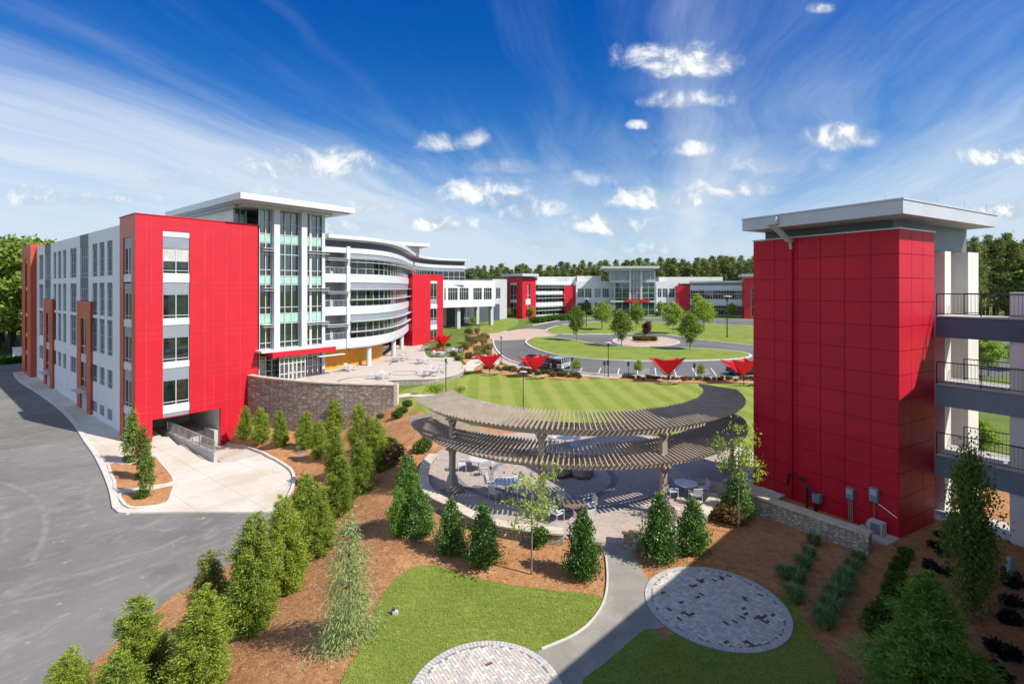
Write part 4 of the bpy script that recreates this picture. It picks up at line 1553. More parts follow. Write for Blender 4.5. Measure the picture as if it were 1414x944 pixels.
for k_, (z0, z1) in enumerate(((4.6, 6.85), (9.0, 11.25), (13.4, 15.6))):
    gg = MB()
    CW = CB if k_ == 2 else CBL
    c_ = offs(CW, -.10)
    for a, b in zip(c_[:-1], c_[1:]): gg.quad((*a, z0), (*b, z0), (*b, z1), (*a, z1))
    fr = MB()
    L = plen(CW)
    n = int(L / 1.45)
    for i in range(n + 1):
        p, t = at_len(CW, L * i / n)
        nx_, ny_ = t[1], -t[0]
        h = .035
        fr.hexa([(p[0] + t[0] * a + nx_ * b, p[1] + t[1] * a + ny_ * b, z) for z in (z0, z1) for a, b in ((-h, -.14), (h, -.14), (h, -.03), (-h, -.03))])
    for z in (z0 + .04, z0 + .85, z1 - .05): ribbon(fr, CW, -.14, -.02, z - .03, z + .03)
    wo = obj('strip_window', fr, WHITETRIM, OB, True)
    obj('pane', gg, GLASS, wo, True)
    sf = MB()
    C2 = cut(CURVE, LS + .2, arc_px(566) + 3)
    for z in ((z1 - .55, z1 + .05) if k_ == 2 else (z0 + .95, z1 + .1)):
        sf = MB()
        ribbon(sf, C2, .15, .75, z, z + .06)
        obj('sunshade', sf, WHITETRIM, OB, True)
# balconies
for z in LV:
    bk = MB()
    ribbon(bk, CA, -2.4, -2.2, z, z + 4.4)
    pe, te = at_len(CURVE, LS - .1)
    ribbon(bk, [(pe[0], pe[1]), (pe[0] + te[0] * .12, pe[1] + te[1] * .12)], -2.3, -.1, z, z + 4.4)
    o = obj('balcony', bk, LGREY, OB, True)
    dr = MB()
    ribbon(dr, cut(CURVE, .5, LS * .62), -2.19, -2.1, z + .3, z + 3.0)
    obj('balcony_glass', dr, GLASS, o, True)
    dr = MB()
    for s in (.5, LS * .25, LS * .42, LS * .62):
        p, t = at_len(CURVE, s)
        ribbon(dr, [p, (p[0] + t[0] * .1, p[1] + t[1] * .1)], -2.12, -2.04, z + .3, z + 3.0)
    ribbon(dr, cut(CURVE, .5, LS * .62), -2.11, -2.03, z + 2.2, z + 2.3)
    obj('balcony_frame', dr, WHITETRIM, o, True)
    fl = MB()
    ribbon(fl, CA, -2.3, -.3, z + .5, z + .7)
    obj('balcony_floor', fl, CONCD, o, True)
    pts = [(p[0], p[1], z + 1.02) for p in (at_len(offs(CA, -.05), LS * i / 6)[0] for i in range(7))]
    rl = railing('balcony_railing', pts, 1.0, o, WHITETRIM, .12, False, .03, 1.2)
    for q in (2.9, 3.15):
        fs_ = MB()
        ribbon(fs_, CA, -.1, .8, z + q, z + q + .05)
        obj('sunshade', fs_, WHITETRIM, o, True)
c = MB()
p, t = at_len(CURVE, LS)
ribbon(c, cut(CURVE, LS - .25, LS + .25), -.4, .25, 3.4, 17.2)
obj('column', c, WHITETRIM, OB, True)
# recessed orange ground storey with round columns
og = MB()
ribbon(og, cut(CURVE, 0, arc_px(548)), -2.6, -2.3, TZ - 1, 3.5)
obj('ground_wall', og, ORANGE, OB, True)
og = MB()
ribbon(og, cut(CURVE, arc_px(548), LE), -3.2, -2.9, TZ - 1, 3.5)
obj('ground_glazing', og, GLASS, OB, True)
for px in (516, 549.5, 560):
    s = arc_px(px)
    p, t = at_len(offs(CURVE, -.7), s * .985)
    c = MB()
    c.tube([(p[0], p[1], TZ - .6), (p[0], p[1], 3.5)], .38, 16)
    obj('column', c, WHITETRIM, OB, True, smooth=False)
so_ = MB()
ribbon(so_, CL, -3.2, .1, 3.3, 3.49)
obj('soffit', so_, LGREY, OB, True)
# red projecting block at the end of the curve
a_, b_ = ((569.4 - CX) / FPX * 97.4, 97.4), ((612 - CX) / FPX * 106, 106)
FR = Frame(a_, (b_[0] - a_[0], b_[1] - a_[1]))
LR = math.dist(a_, b_)
wa, wb_ = FR.at(594.5), FR.at(604)
w = MB()
wz = [(.4, 3.1), (4.9, 7.4), (9.2, 12.5)]
holes_wall(w, FR, 0, LR, -1, 14.3, [(wa, wb_, .4, 13.0)], 0, .25)
for u in (0, LR): w.quad(FR(u, 0, -1), FR(u, 7, -1), FR(u, 7, 14.3), FR(u, 0, 14.3))
w.quad(FR(0, 0, 14.3), FR(LR, 0, 14.3), FR(LR, 7, 14.3), FR(0, 7, 14.3))
obj('wall', w, RED, OB, True, label='red wall of the projecting bay beyond the curved wing')
g = MB()
g.fbox(FR, wa, wb_, .05, .25, 3.1, 4.1); g.fbox(FR, wa, wb_, .05, .25, 7.4, 8.3); g.fbox(FR, wa, wb_, .05, .25, 12.5, 13.0)
g.fbox(FR, wa, wb_, .12, .25, 4.1, 4.9, 1); g.fbox(FR, wa, wb_, .12, .25, 8.3, 9.2, 1)
objs('bay_panel', g, [WHITETRIM, MGREY], OB, True)
for z0, z1 in wz: window(FR, wa, wb_, z0, z1, .2, OB, 2, (z0 + .5,), .07)
# plant room roof above the curve
pr = MB()
pp = [(-28, 96), (-16.8, 104), (-22, 113), (-33, 105)]
pr.prism(pp, 20.0, 20.7)
pr.prism([(-27, 98), (-19, 104), (-22.5, 110.5), (-31, 105)], 18.5, 20.0, 1)
obj('plant_room', pr, [WHITETRIM, LGREY], OB, True)

# ================================================================== terrace and its walls
TER = [F0(UE - .5, 1, 0)[:2]] + [(-30.3, 58.3), (-28.6, 57.3), (-26.4, 56.5), (-23, 55.0), (-19.75, 54.0), (-15.7, 53.2), (-12.4, 53.0), (-12.3, 54.5), (-13.5, 60), (-14.8, 61.6)]
WALLC = spline([(-30.5, 58.7), (-28.6, 57.4), (-26.4, 56.3), (-23.2, 54.9), (-19.75, 53.8), (-15.9, 53.1), (-12.2, 52.7)], step=.6)
LOWC = spline([(-14.6, 60.6), (-12.5, 60.9), (-10, 61.3), (-8.2, 62.8), (-7.0, 65.5), (-6.6, 69), (-6.7, 72)], step=.6)
terr_poly = [F0(UE - .4, 3, 0)[:2], F0(UE - .4, .2, 0)[:2]] + offs(WALLC, -.25) + [(-12.2, 54.4), (-13.2, 58), (-14.6, 60.9)] + offs(LOWC, -.2) + \
    [(-7.6, 76), (-9.5, 81), (-10.8, 86), (-11.5, 92), (-12.5, 99), (-15, 104), (-20, 104)] + [p for p in reversed(offs(cut(CURVE, .5, arc_px(566) + 16), -3.2))]
drape('terrace', terr_poly, TZ + .004, PAVET, 1.5, skirt=1.2, flat=0)
tb = MB()
ring(tb, -17.4, 60.8, 3.2, 3.5, TZ + .016, 60, 300)
ring(tb, -14.2, 66.5, 1.6, 1.85, TZ + .016, 0, 360)
ring(tb, -13.8, 75, 4.0, 4.3, TZ + .016, -40, 200)
struct('terrace_band', tb, PBAND)

t = thing('stone_retaining_wall', 'tall curved field stone retaining wall below the entrance terrace', 'wall', (-19.75, 53.8, -4))
w = MB()
n = len(WALLC)
a, b = offs(WALLC, .22), offs(WALLC, -.30)
for i in range(n - 1):
    w.hexa([(*a[i], -6.5), (*a[i + 1], -6.5), (*b[i + 1], -6.5), (*b[i], -6.5), (*a[i], 1.42 + .0 * i), (*a[i + 1], 1.42), (*b[i + 1], 1.42), (*b[i], 1.42)])
obj('wall_face', w, STONE, t, True)
w = MB()
ribbon(w, WALLC, -.36, .28, 1.424, 1.56)
obj('cap', w, CAP, t, True)
p, tt = at_len(WALLC, 999)
w = MB()
ribbon(w, [(p[0] - .02, p[1]), (p[0] + .35, p[1] - .04)], -.34, .26, -3, 1.60)
obj('end_pier', w, CAP, t, True)

t = thing('low_stone_wall', 'low curved stone seat wall edging the terrace above the lawn', 'wall', (-10, 61.3, 0))
w = MB()
ribbon(w, LOWC, -.2, .2, -2.8, .52)
obj('wall_face', w, STONEL, t, True)
w = MB()
ribbon(w, LOWC, -.26, .26, .523, .62)
obj('cap', w, CAP, t, True)

# concrete wall with rail between the two dock lanes
t = thing('dock_ramp_wall', 'concrete kerb wall with a grey pipe railing between the loading dock lanes', 'wall', F0(3, -6, -4))
pa, pb = F0(3.35, 2.6, 0), F0(2.75, -11.6, 0)
FW = Frame((pa[0], pa[1]), (pb[0] - pa[0], pb[1] - pa[1]))
LW = math.dist(pa[:2], pb[:2])
w = MB()
w.hexa([FW(0, 0, -6.6), FW(LW, 0, -6.6), FW(LW, .28, -6.6), FW(0, .28, -6.6), FW(0, 0, -3.75), FW(LW, 0, -3.1), FW(LW, .28, -3.1), FW(0, .28, -3.75)])
obj('wall_face', w, CONCD, t, True)
railing('rail', [FW(.1 + (LW - .3) * i / 7, .14, -3.75 + .65 * i / 7) for i in range(8)], 1.05, t, ALU, .16, False, .03, 1.9)

# ================================================================== glazed bridge and the far buildings
T2 = thing('skybridge', 'white enclosed bridge with square windows joining the two office buildings', 'bridge', (-10, 125, 1.5))
a_, b_ = (-17.2, 119.5), (-4.4, 131)
FB = Frame(a_, (b_[0] - a_[0], b_[1] - a_[1]))
LB = math.dist(a_, b_)
w = MB()
pxw = [(613.5, 615.5), (618.8, 632), (634.6, 647), (653.6, 665.4), (668, 679)]
ops = [(FB.at(p), FB.at(q), 8.6, 11.6) for p, q in pxw]
holes_wall(w, FB, 0, LB, 6.9, 13.35, ops, 0, .3)
w.quad(FB(0, 0, 6.9), FB(LB, 0, 6.9), FB(LB, 9, 6.9), FB(0, 9, 6.9))
w.quad(FB(0, 0, 13.35), FB(LB, 0, 13.35), FB(LB, 9, 13.35), FB(0, 9, 13.35))
w.quad(FB(LB, 0, 6.9), FB(LB, 9, 6.9), FB(LB, 9, 13.35), FB(LB, 0, 13.35))
w.quad(FB(0, 9, 6.9), FB(LB, 9, 6.9), FB(LB, 9, 13.35), FB(0, 9, 13.35))
obj('wall', w, WHITE, T2, True)
for o_ in ops: window(FB, o_[0], o_[1], o_[2], o_[3], .25, T2, 1 if o_[1] - o_[0] < .8 else 4, (10.7,), .07)
c = MB()
c.fbox(FB, 0, LB, -.03, .3, 13.355, 13.5)
objs('coping', c, WHITETRIM, T2, True)
for px in (637, 683):
    u = FB.at(px)
    c = MB()
    c.fbox(FB, u - .45, u + .45, 1, 2, -1, 6.9)
    c.fbox(FB, u - .45, u + .45, 7, 8, -1, 6.9)
    objs('column', c, LGREY, T2, True)

FBD = thing('far_office_building', 'long two storey office building across the loop drive with a glass centre hall', 'building', (30, 166, 3))


def gx_(px, y): return ((px - CX) / FPX * y, y)


def facade(px0, y0, px1, y1):
    a, b = gx_(px0, y0), gx_(px1, y1)
    return Frame(a, (b[0] - a[0], b[1] - a[1])), math.dist(a, b)


def block(F, L, z0, z1, depth, m, ops=(), od=.3, label=None, name='wall'):
    w = MB()
    holes_wall(w, F, 0, L, z0, z1, list(ops), 0, od)
    for u in (0, L): w.quad(F(u, 0, z0), F(u, depth, z0), F(u, depth, z1), F(u, 0, z1))
    w.quad(F(0, 0, z1), F(L, 0, z1), F(L, depth, z1), F(0, depth, z1))
    w.quad(F(0, depth, z0), F(L, depth, z0), F(L, depth, z1), F(0, depth, z1))
    return obj(name, w, m, FBD, True, label=label)


# link beside the bridge
F, L = facade(680, 146, 700, 152)
block(F, L, 0, 14.2, 10, LGREY, [(F.at(685), F.at(691), 8.4, 11.6)])
window(F, F.at(685), F.at(691), 8.4, 11.6, .2, FBD, 3, (), .08)
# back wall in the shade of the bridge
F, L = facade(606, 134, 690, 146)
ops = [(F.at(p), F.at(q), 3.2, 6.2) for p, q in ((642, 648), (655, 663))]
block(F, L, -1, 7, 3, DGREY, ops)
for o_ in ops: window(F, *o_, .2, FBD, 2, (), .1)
# red portal block
RZ = 14.8
FL_, LL = facade(696, 157, 721.3, 152)
FR2, L2 = facade(721.3, 152, 740, 156)
ops = [(FL_.at(704), FL_.at(713.5), 8.0, 13.0), (FL_.at(706), FL_.at(713), 3.4, 7.2)]
block(FL_, LL, 0, RZ, 6, RED, [(FL_.at(704), FL_.at(713.5), 2.6, 13.2)], label='red wall of the portal block nearest the bridge')
g = MB()
g.fbox(FL_, FL_.at(704), FL_.at(713.5), .1, .3, 7.2, 8.0); g.fbox(FL_, FL_.at(704), FL_.at(713.5), .1, .3, 12.6, 13.2)
objs('bay_panel', g, WHITETRIM, FBD, True)
window(FL_, FL_.at(704), FL_.at(713.5), 8.0, 12.6, .25, FBD, 2, (9.4,), .1)
window(FL_, FL_.at(704), FL_.at(713.5), 2.6, 7.2, .25, FBD, 2, (5.6,), .1)
block(FR2, L2, 0, RZ - .004, 6, RED, [(FR2.at(726), FR2.at(733), 2.8, 12.8)], label='red side wall of the portal block')
g = MB()
g.fbox(FR2, FR2.at(726), FR2.at(733), .1, .3, 6.6, 8.2)
objs('bay_panel', g, WHITETRIM, FBD, True)
window(FR2, FR2.at(726), FR2.at(733), 8.2, 12.8, .25, FBD, 2, (9.4,), .1)
window(FR2, FR2.at(726), FR2.at(733), 2.8, 6.6, .25, FBD, 2, (), .1)
rf = MB()
pc = [gx_(692, 158), gx_(721.5, 150), gx_(744, 155), gx_(735, 170), gx_(700, 172)]
rf.prism(pc, RZ + .3, RZ + 1.1)
rf.prism([gx_(698, 159), gx_(721.5, 153), gx_(738, 157), gx_(732, 168), gx_(703, 170)], RZ, RZ + .3)
obj('roof', rf, LGREY, FBD, True)


def strips(F, L, z0, levels, zt, depth, label=None, pane=None, extra=None):
    """band facade: white bands with glass strips between them"""
    w = MB()
    ops = [(0.05, L - .05, a, b) for a, b in levels]
    o = block(F, L, z0, zt, depth, WHITETRIM, ops, .4, label)
    for a, b in levels:
        window(F, .05, L - .05, a, b, .35, FBD, max(2, int(L / 1.7)), ((a + b) / 2,), .07, pane=pane, name='strip_window')
        s = MB()
        s.fbox(F, 0, L, -.7, -.02, b - .25, b - .17)
        s.fbox(F, 0, L, -.7, -.02, (a + b) / 2 + .1, (a + b) / 2 + .18)
        objs('sunshade', s, WHITETRIM, FBD, True)


F, L = facade(740, 160, 797, 178)
strips(F, L, 1, ((2.9, 5.7), (6.9, 9.6), (10.5, 12.7)), 13.9, 14, 'banded wing left of the glass hall')
F, L = facade(779, 171, 796, 171.8)
block(F, L, 1, 12.3, 3, RED, label='small red wall panel left of the glass hall')
F, L = facade(795.5, 171, 845, 172)
wz2 = [(F.at(p), F.at(q)) for p, q in ((797.5, 806.5), (808, 817), (821, 830), (832, 841))]
ops = [(a, b, 8.4, 11.4) for a, b in wz2] + [(a, b, 2.8, 6.6) for a, b in wz2]
block(F, L, 1, 13.9, 14, WHITE, ops)
for a, b, c_, d_ in ops: window(F, a, b, c_, d_, .25, FBD, 3, (c_ + (d_ - c_) * .7,), .09, pane=GLASSB if c_ > 7 and a > wz2[1][0] else GLASS)
F, L = facade(906, 171, 936, 171)
wz2 = [(F.at(p), F.at(q)) for p, q in ((908, 913.5), (915, 922), (924, 932))]
ops = [(a, b, 8.4, 11.4) for a, b in wz2] + [(a, b, 2.8, 6.6) for a, b in wz2]
block(F, L, 1, 13.9, 14, WHITE, ops)
for a, b, c_, d_ in ops: window(F, a, b, c_, d_, .25, FBD, 2, (c_ + (d_ - c_) * .7,), .09)
# centre glass hall
F, L = facade(843, 166, 905, 164)
hz = 17.2
b0 = MB()
b0.fbox(F, 0, L, .3, 12, 1, hz)
obj('hall_wall', b0, LGREY, FBD, True)
for i, (p, q, gm) in enumerate(((843, 848, GLASSB), (849, 869.5, GLASSG), (870.5, 884, GLASSB), (886.5, 904.5, GLASSG))):
    z_ = hz if i == 2 else 13.4
    a, b = F.at(p), F.at(q)
    window(F, a, b, 2.8, z_ - .1, .22 if i != 2 else -.3, FBD, 2 if i in (1, 3) else 3, (4.6, 7.0, 8.4, 10.0, 11.8), .12, pane=gm, name='curtain_wall')
    if i != 2: window(F, a, b, 14.2, 16.6, .22, FBD, 3, (), .1, pane=GLASSB)
for p in (869.8, 885.4):
    c = MB()
    c.fbox(F, F.at(p) - .3, F.at(p) + .3, -.7, .3, 1, hz)
    obj('column', c, WHITETRIM, FBD, True)
m_ = MB()
for z in (6.95, 13.5): m_.fbox(F, 0, L, -.15, .29, z, z + .55)
objs('spandrel', m_, WHITETRIM, FBD, True)
rf = MB()
ra, rb = F.at(830.5, -3), F.at(911, -3)
rf.fbox(F, ra, rb, -3, 16, 17.9, 18.6)
rf.fbox(F, ra + 1.6, rb - 1.6, -1.6, 14, 17.2, 17.9)
obj('roof', rf, WHITETRIM, FBD, True)
cn = MB()
cn.fbox(F, F.at(863, -2), F.at(897, -2), -2.4, -.4, 7.1, 7.9)
obj('canopy', cn, RED, FBD, True)
# right hand part
F, L = facade(934.5, 169.5, 954, 169)
block(F, L, 1, 12.4, 5, RED, label='red wall panel right of the glass hall')
CUR = spline([gx_(953, 168.5), gx_(985, 166), gx_(1015, 161.5), gx_(1034, 156)], step=2)
for z0, z1 in ((1, 2.9), (6.0, 8.0), (10.9, 12.4)):
    w = MB()
    ribbon(w, CUR, -6, .1, z0, z1)
    obj('white_band', w, WHITETRIM, FBD, True)
w = MB()
ribbon(w, CUR, -14, .9, 13.3, 13.9)
obj('roof', w, WHITETRIM, FBD, True)
w = MB()
ribbon(w, CUR, -6, .02, 12.4, 13.3)
obj('attic', w, MGREY, FBD, True)
for z0, z1 in ((2.9, 6.0), (8.0, 10.9)):
    g = MB()
    ribbon(g, CUR, -5, -.25, z0, z1)
    fr = MB()
    L = plen(CUR)
    for i in range(24):
        p, t = at_len(CUR, L * i / 23)
        ribbon(fr, [p, (p[0] + t[0] * .1, p[1] + t[1] * .1)], -.26, -.1, z0, z1)
    ribbon(fr, CUR, -.26, -.12, (z0 + z1) / 2, (z0 + z1) / 2 + .1)
    o = obj('strip_window', fr, WHITETRIM, FBD, True)
    obj('pane', g, GLASS, o, True)
    for q in (.3, 1.2):
        s = MB()
        ribbon(s, CUR, 0, .7, z1 - q, z1 - q + .1)
        obj('sunshade', s, WHITETRIM, FBD, True)
F, L = facade(1027.5, 153, 1075, 150)
block(F, L, 1, 14.6, 8, RED, [(F.at(1037), F.at(1045), 3, 12)], label='red end block of the far building')
window(F, F.at(1037), F.at(1045), 3, 12, .25, FBD, 2, (6, 9), .1)
rf = MB()
rf.fbox(F, F.at(1024, -1), L + 1, -1.4, 9, 15.0, 15.8)
rf.fbox(F, .5, L - .5, 0, 7.5, 14.6, 15.0)
obj('roof', rf, LGREY, FBD, True)
# roof screens
w = MB()
for p, q, y, z0, z1 in ((742, 795, 184, 13.4, 15.7), (797, 830, 182, 13.4, 15.9), (910, 998, 184, 13.2, 15.6), (702, 740, 182, 13, 15.4)):
    F, L = facade(p, y, q, y)
    w.fbox(F, 0, L, 0, 6, z0, z1)
objs('roof_screen', w, CREAM, FBD, True)

# ================================================================== stair tower of the parking deck (right)
FT = Frame((17.7, 23.2), (.87, .493))              # u along the narrow right face, v along the long left face
LT_, WT = 7.32, 3.5
ST = thing('stair_tower', 'red panelled stair tower with a flat grey roof beside the parking deck', 'stair tower', (17.7, 23.2, 0))
TT = 14.22
w = MB()
w.fbox(FT, .03, WT - .03, .03, LT_ - .03, -.5, TT - .05)
obj('backing_wall', w, REDDARK, ST, True)
cl = MB()
g = .013
rows = [0, .75] + [.75 + 1.1225 * i for i in range(1, 13)]
rows[-1] = TT
rr = random.Random(4)
cols_v = [0, 1.15, 2.32, 3.5, 4.72, 6.02, LT_]
for a, b in zip(rows[:-1], rows[1:]):
    for c_, d_ in zip(cols_v[:-1], cols_v[1:]):
        t_ = rr.uniform(0, .004)
        cl.fbox(FT, -.01 - t_, .03, c_ + g, d_ - g, a + g, b - g)
    for c_, d_ in ((0, 1.2), (1.2, 2.35), (2.35, WT)):
        t_ = rr.uniform(0, .004)
        cl.fbox(FT, c_ + g, d_ - g, -.01 - t_, .03, a + g, b - g)
cl.fbox(FT, -.01, WT + .01, LT_ - .03, LT_, 0, TT)
cl.fbox(FT, WT - .03, WT, 0, LT_, 0, TT)
obj('cladding', cl, REDT, ST, True)
cp = MB()
cp.fbox(FT, -.06, .12, -.06, LT_ + .04, TT + .004, TT + .07)
cp.fbox(FT, .124, WT + .04, -.06, .12, TT + .004, TT + .07)
objs('coping', cp, WHITETRIM, ST, True)
cp = MB()
cp.fbox(FT, .5, 8.6, .45, LT_ - .4, 13.4, 14.72)
obj('attic', cp, GREY, ST, True)
rf = MB()
rf.fbox(FT, -1.5, 8.65, -.8, 6.97, 14.72, 15.32)
rf.fbox(FT, -1.54, 8.69, -.84, 7.01, 15.324, 15.40)
obj('roof', rf, LGREY, ST, True)
dp = MB()
dp.tube([FT(-.13, 5.0, .2), FT(-.13, 5.0, 13.9)], .085, 10)
obj('downpipe', dp, REDT, ST, True)
sc_ = MB()
sc_.hexa([FT(-.45, 4.8, 14.0), FT(-.15, 4.8, 14.0), FT(-.15, 5.1, 14.0), FT(-.45, 5.1, 14.0), FT(-1.62, 4.9, 14.85), FT(-1.5, 4.9, 14.85), FT(-1.5, 5.3, 14.85), FT(-1.62, 5.3, 14.85)])
sc_.fbox(FT, -1.78, -1.55, 4.8, 5.35, 14.85, 15.25)
sc_.tube([FT(-.3, 4.95, 14.1), FT(-.13, 5.0, 13.6)], .08, 8)
obj('gutter_outlet', sc_, LGREY, ST, True)
for q in ((5.25, 5.95, .2, .9), (7.15, 8.45, -.1, .75)):
    c = MB()
    c.fbox(FT, q[0], q[1], q[2], q[3], -.3, 13.4)
    obj('column', c, CREAM, ST, True)
# lightning rods on the roof edge
lr = MB()
for u, v in ((-.8, .2), (-.8, 5), (2.5, -.5), (5.5, -.5), (8.2, -.5)):
    lr.tube([FT(u, v, 15.35), FT(u, v, 15.95)], .012, 5)
obj('lightning_rod', lr, ALU, ST, True)
# walkway bridges to the deck, one per storey
WA, WB = (20.85, 24.95), (22.75, 22.25)
FK = Frame(WA, (WB[0] - WA[0], WB[1] - WA[1]))
LK = math.dist(WA, WB)
for i, z in enumerate((10.1, 6.76, 3.3)):
    wk = MB()
    wk.fbox(FK, 0, LK + 1.0, .02, 2.5, z - 1.0, z)
    o = obj('walkway', wk, (DECKB if i == 0 else DECKL), ST, True)
    fl = MB()
    fl.fbox(FK, 0, LK + 1.0, -.03, 2.55, z + .003, z + .06)
    obj('walkway_floor', fl, CONCD, o, True)
    railing('railing', [FK(.03, .06, z + .06), FK(LK, .06, z + .06)], 1.07, o, METAL, .13, False, .020, 1.55)
    railing('railing', [FK(.5, 2.45, z + .06), FK(LK + 1, 2.45, z + .06)], 1.07, o, METAL, .13, False, .020, 1.55)
wk = MB()
wk.fbox(FK, -1, LK + 1, .2, 2.4, -.2, .12)
obj('ground_slab', wk, CONCD, ST, True)

# ================================================================== parking deck: the edge the photo is taken from
PD = thing('parking_deck', 'pale concrete parking deck, its end wall at the right edge beside the walkways', 'parking deck', (23.5, 22.9, 0))
pw = MB()
pw.fbox(FT, 4.0, 5.0, -4.0, -2.62, -.5, 11.32)
a = FT(4.0, -2.62, 0)
obj('end_wall', pw, WHITE, PD, True)
DE = Frame((24.1, 23.3), (-.7071, -.7071))         # deck edge runs back past the camera
sb_ = MB()
for z in (10.1, 6.76, 3.3, 0):
    sb_.hexa([DE(0, .0, z - .45), DE(44, 0, z - .45), DE(44, 34, z - .45), DE(0, 34, z - .45), DE(0, 0, z), DE(44, 0, z), DE(44, 34, z), DE(0, 34, z)])
objs('floor_slab', sb_, CONCD, PD, True)
sp = MB()
for z in (10.1, 6.76, 3.3):
    sp.fbox(DE, 0, 44, .02, .25, z - .6, z + 1.1)
    sp.fbox(DE, -.25, -.01, 0, 34, z - .6, z + 1.1)
objs('spandrel', sp, CONCD, PD, True)
co = MB()
for i in range(6): co.fbox(DE, .4 + 8.4 * i, 1.0 + 8.4 * i, -.0 + .3, .9, 0, 10)
for i in range(5): co.fbox(DE, .3, .9, 7.4 + 6.2 * i, 8 + 6.2 * i, 0, 10)
objs('column', co, CONCD, PD, True)
cr = MB()
cr.fbox(DE, 12, 30, 18, 22, 0, 10)
obj('core_wall', cr, CONCD, PD, True)

# ---- low ledge-stone wall in front of the tower
t = thing('ledge_stone_wall', 'low ledge stone garden wall with a pale cap in front of the red tower', 'wall', (16, 23, 0))
a_, b_ = P(1043, 684, .95), P(1199, 737, .95)
FLW = Frame(a_, (b_[0] - a_[0], b_[1] - a_[1]))
LLW = math.dist(a_, b_)
w = MB()
w.fbox(FLW, -.3, LLW, 0, .42, -.4, .86)
obj('wall_face', w, STONEL, t, True)
w = MB()
w.fbox(FLW, -.35, LLW + .05, -.05, .47, .863, .97)
obj('cap', w, CAP, t, True)
w = MB()
w.fbox(FLW, -.35, .3, .5, 1.3, -.4, .863)
w.fbox(FLW, -.4, .35, .475, 1.35, .866, .975)
obj('wall_return', w, CAP, t, True)

# ================================================================== pergola
PC = (4.2, 35.2)
PG = thing('pergola', 'two tiered curved brown wood pergola over the round paved plaza', 'pergola', (4.2, 26, .1))


def pol(r, deg, z): return (PC[0] + r * math.cos(R(deg)), PC[1] + r * math.sin(R(deg)), z)


def slat_roof(name, r0, r1, a0, a1, z, step, rise=.34):
    mb = MB()
    n = int(R(a1 - a0) * r1 / step)
    rr = random.Random(int(z * 10))
    for i in range(n + 1):
        a = a0 + (a1 - a0) * i / n
        t = R(a)
        dx_, dy_ = math.cos(t), math.sin(t)
        hx, hy = -dy_ * .026, dx_ * .026
        e = rr.uniform(-.03, .03)
        p, q = (PC[0] + dx_ * (r0 - e), PC[1] + dy_ * (r0 - e)), (PC[0] + dx_ * (r1 + e), PC[1] + dy_ * (r1 + e))
        q2 = (PC[0] + dx_ * (r1 + e - .12), PC[1] + dy_ * (r1 + e - .12))
        h = .15
        zr = z + rise
        mb.hexa([(p[0] - hx, p[1] - hy, zr - h), (q2[0] - hx, q2[1] - hy, z - h), (q2[0] + hx, q2[1] + hy, z - h), (p[0] + hx, p[1] + hy, zr - h),
                 (p[0] - hx, p[1] - hy, zr), (q[0] - hx, q[1] - hy, z), (q[0] + hx, q[1] + hy, z), (p[0] + hx, p[1] + hy, zr)])
    return obj(name, mb, WOOD, PG, True)


slat_roof('upper_slat_roof', 8.5, 10.95, 202, 354, 4.72, .272)
slat_roof('lower_slat_roof', 8.4, 11.1, 189, 358, 3.05, .272)
for z, a0, a1 in ((4.53, 203, 353), (2.86, 190, 357)):
    for r in (9.05, 10.15):
        for s in (-.16, .16):
            mb = MB()
            n = 60
            for i in range(n):
                u, w_ = a0 + (a1 - a0) * i / n, a0 + (a1 - a0) * (i + 1) / n
                mb.hexa([pol(r + s - .035, u, z - .28), pol(r + s + .035, u, z - .28), pol(r + s + .035, w_, z - .28), pol(r + s - .035, w_, z - .28),
                         pol(r + s - .035, u, z - .004), pol(r + s + .035, u, z - .004), pol(r + s + .035, w_, z - .004), pol(r + s - .035, w_, z - .004)])
            obj('beam', mb, WOOD, PG, True)
POSTS = [222, 254.5, 290, 338]
for a in POSTS:
    t = R(a)
    Fp = Frame(pol(10.15, a, 0)[:2], (-math.sin(t), math.cos(t)))
    p = MB()
    p.fbox(Fp, -.15, .15, -.12, .12, .3, 4.25)
    for z in (2.86, 4.53):
        p.hexa([Fp(-.154, -.124, z - .65), Fp(.154, -.124, z - .65), Fp(.154, .124, z - .65), Fp(-.154, .124, z - .65), Fp(-.32, -.124, z - .3), Fp(.32, -.124, z - .3), Fp(.32, .124, z - .3), Fp(-.32, .124, z - .3)])
        p.fbox(Fp, -.22, .22, -.34, .34, z - .38, z - .285)
    o = obj('post', p, WOOD, PG, True)
    p = MB()
    p.hexa([Fp(-.27, -.27, .5), Fp(.27, -.27, .5), Fp(.27, .27, .5), Fp(-.27, .27, .5), Fp(-.18, -.18, 1.05), Fp(.18, -.18, 1.05), Fp(.18, .18, 1.05), Fp(-.18, .18, 1.05)])
    p.fbox(Fp, -.40, .40, -.40, .40, .36, .50)
    obj('plinth', p, WOOD, o, True)
    p = MB()
    p.fbox(Fp, -.48, .48, -.48, .48, -.2, .36)
    obj('stone_base', p, STONEL, o, True)
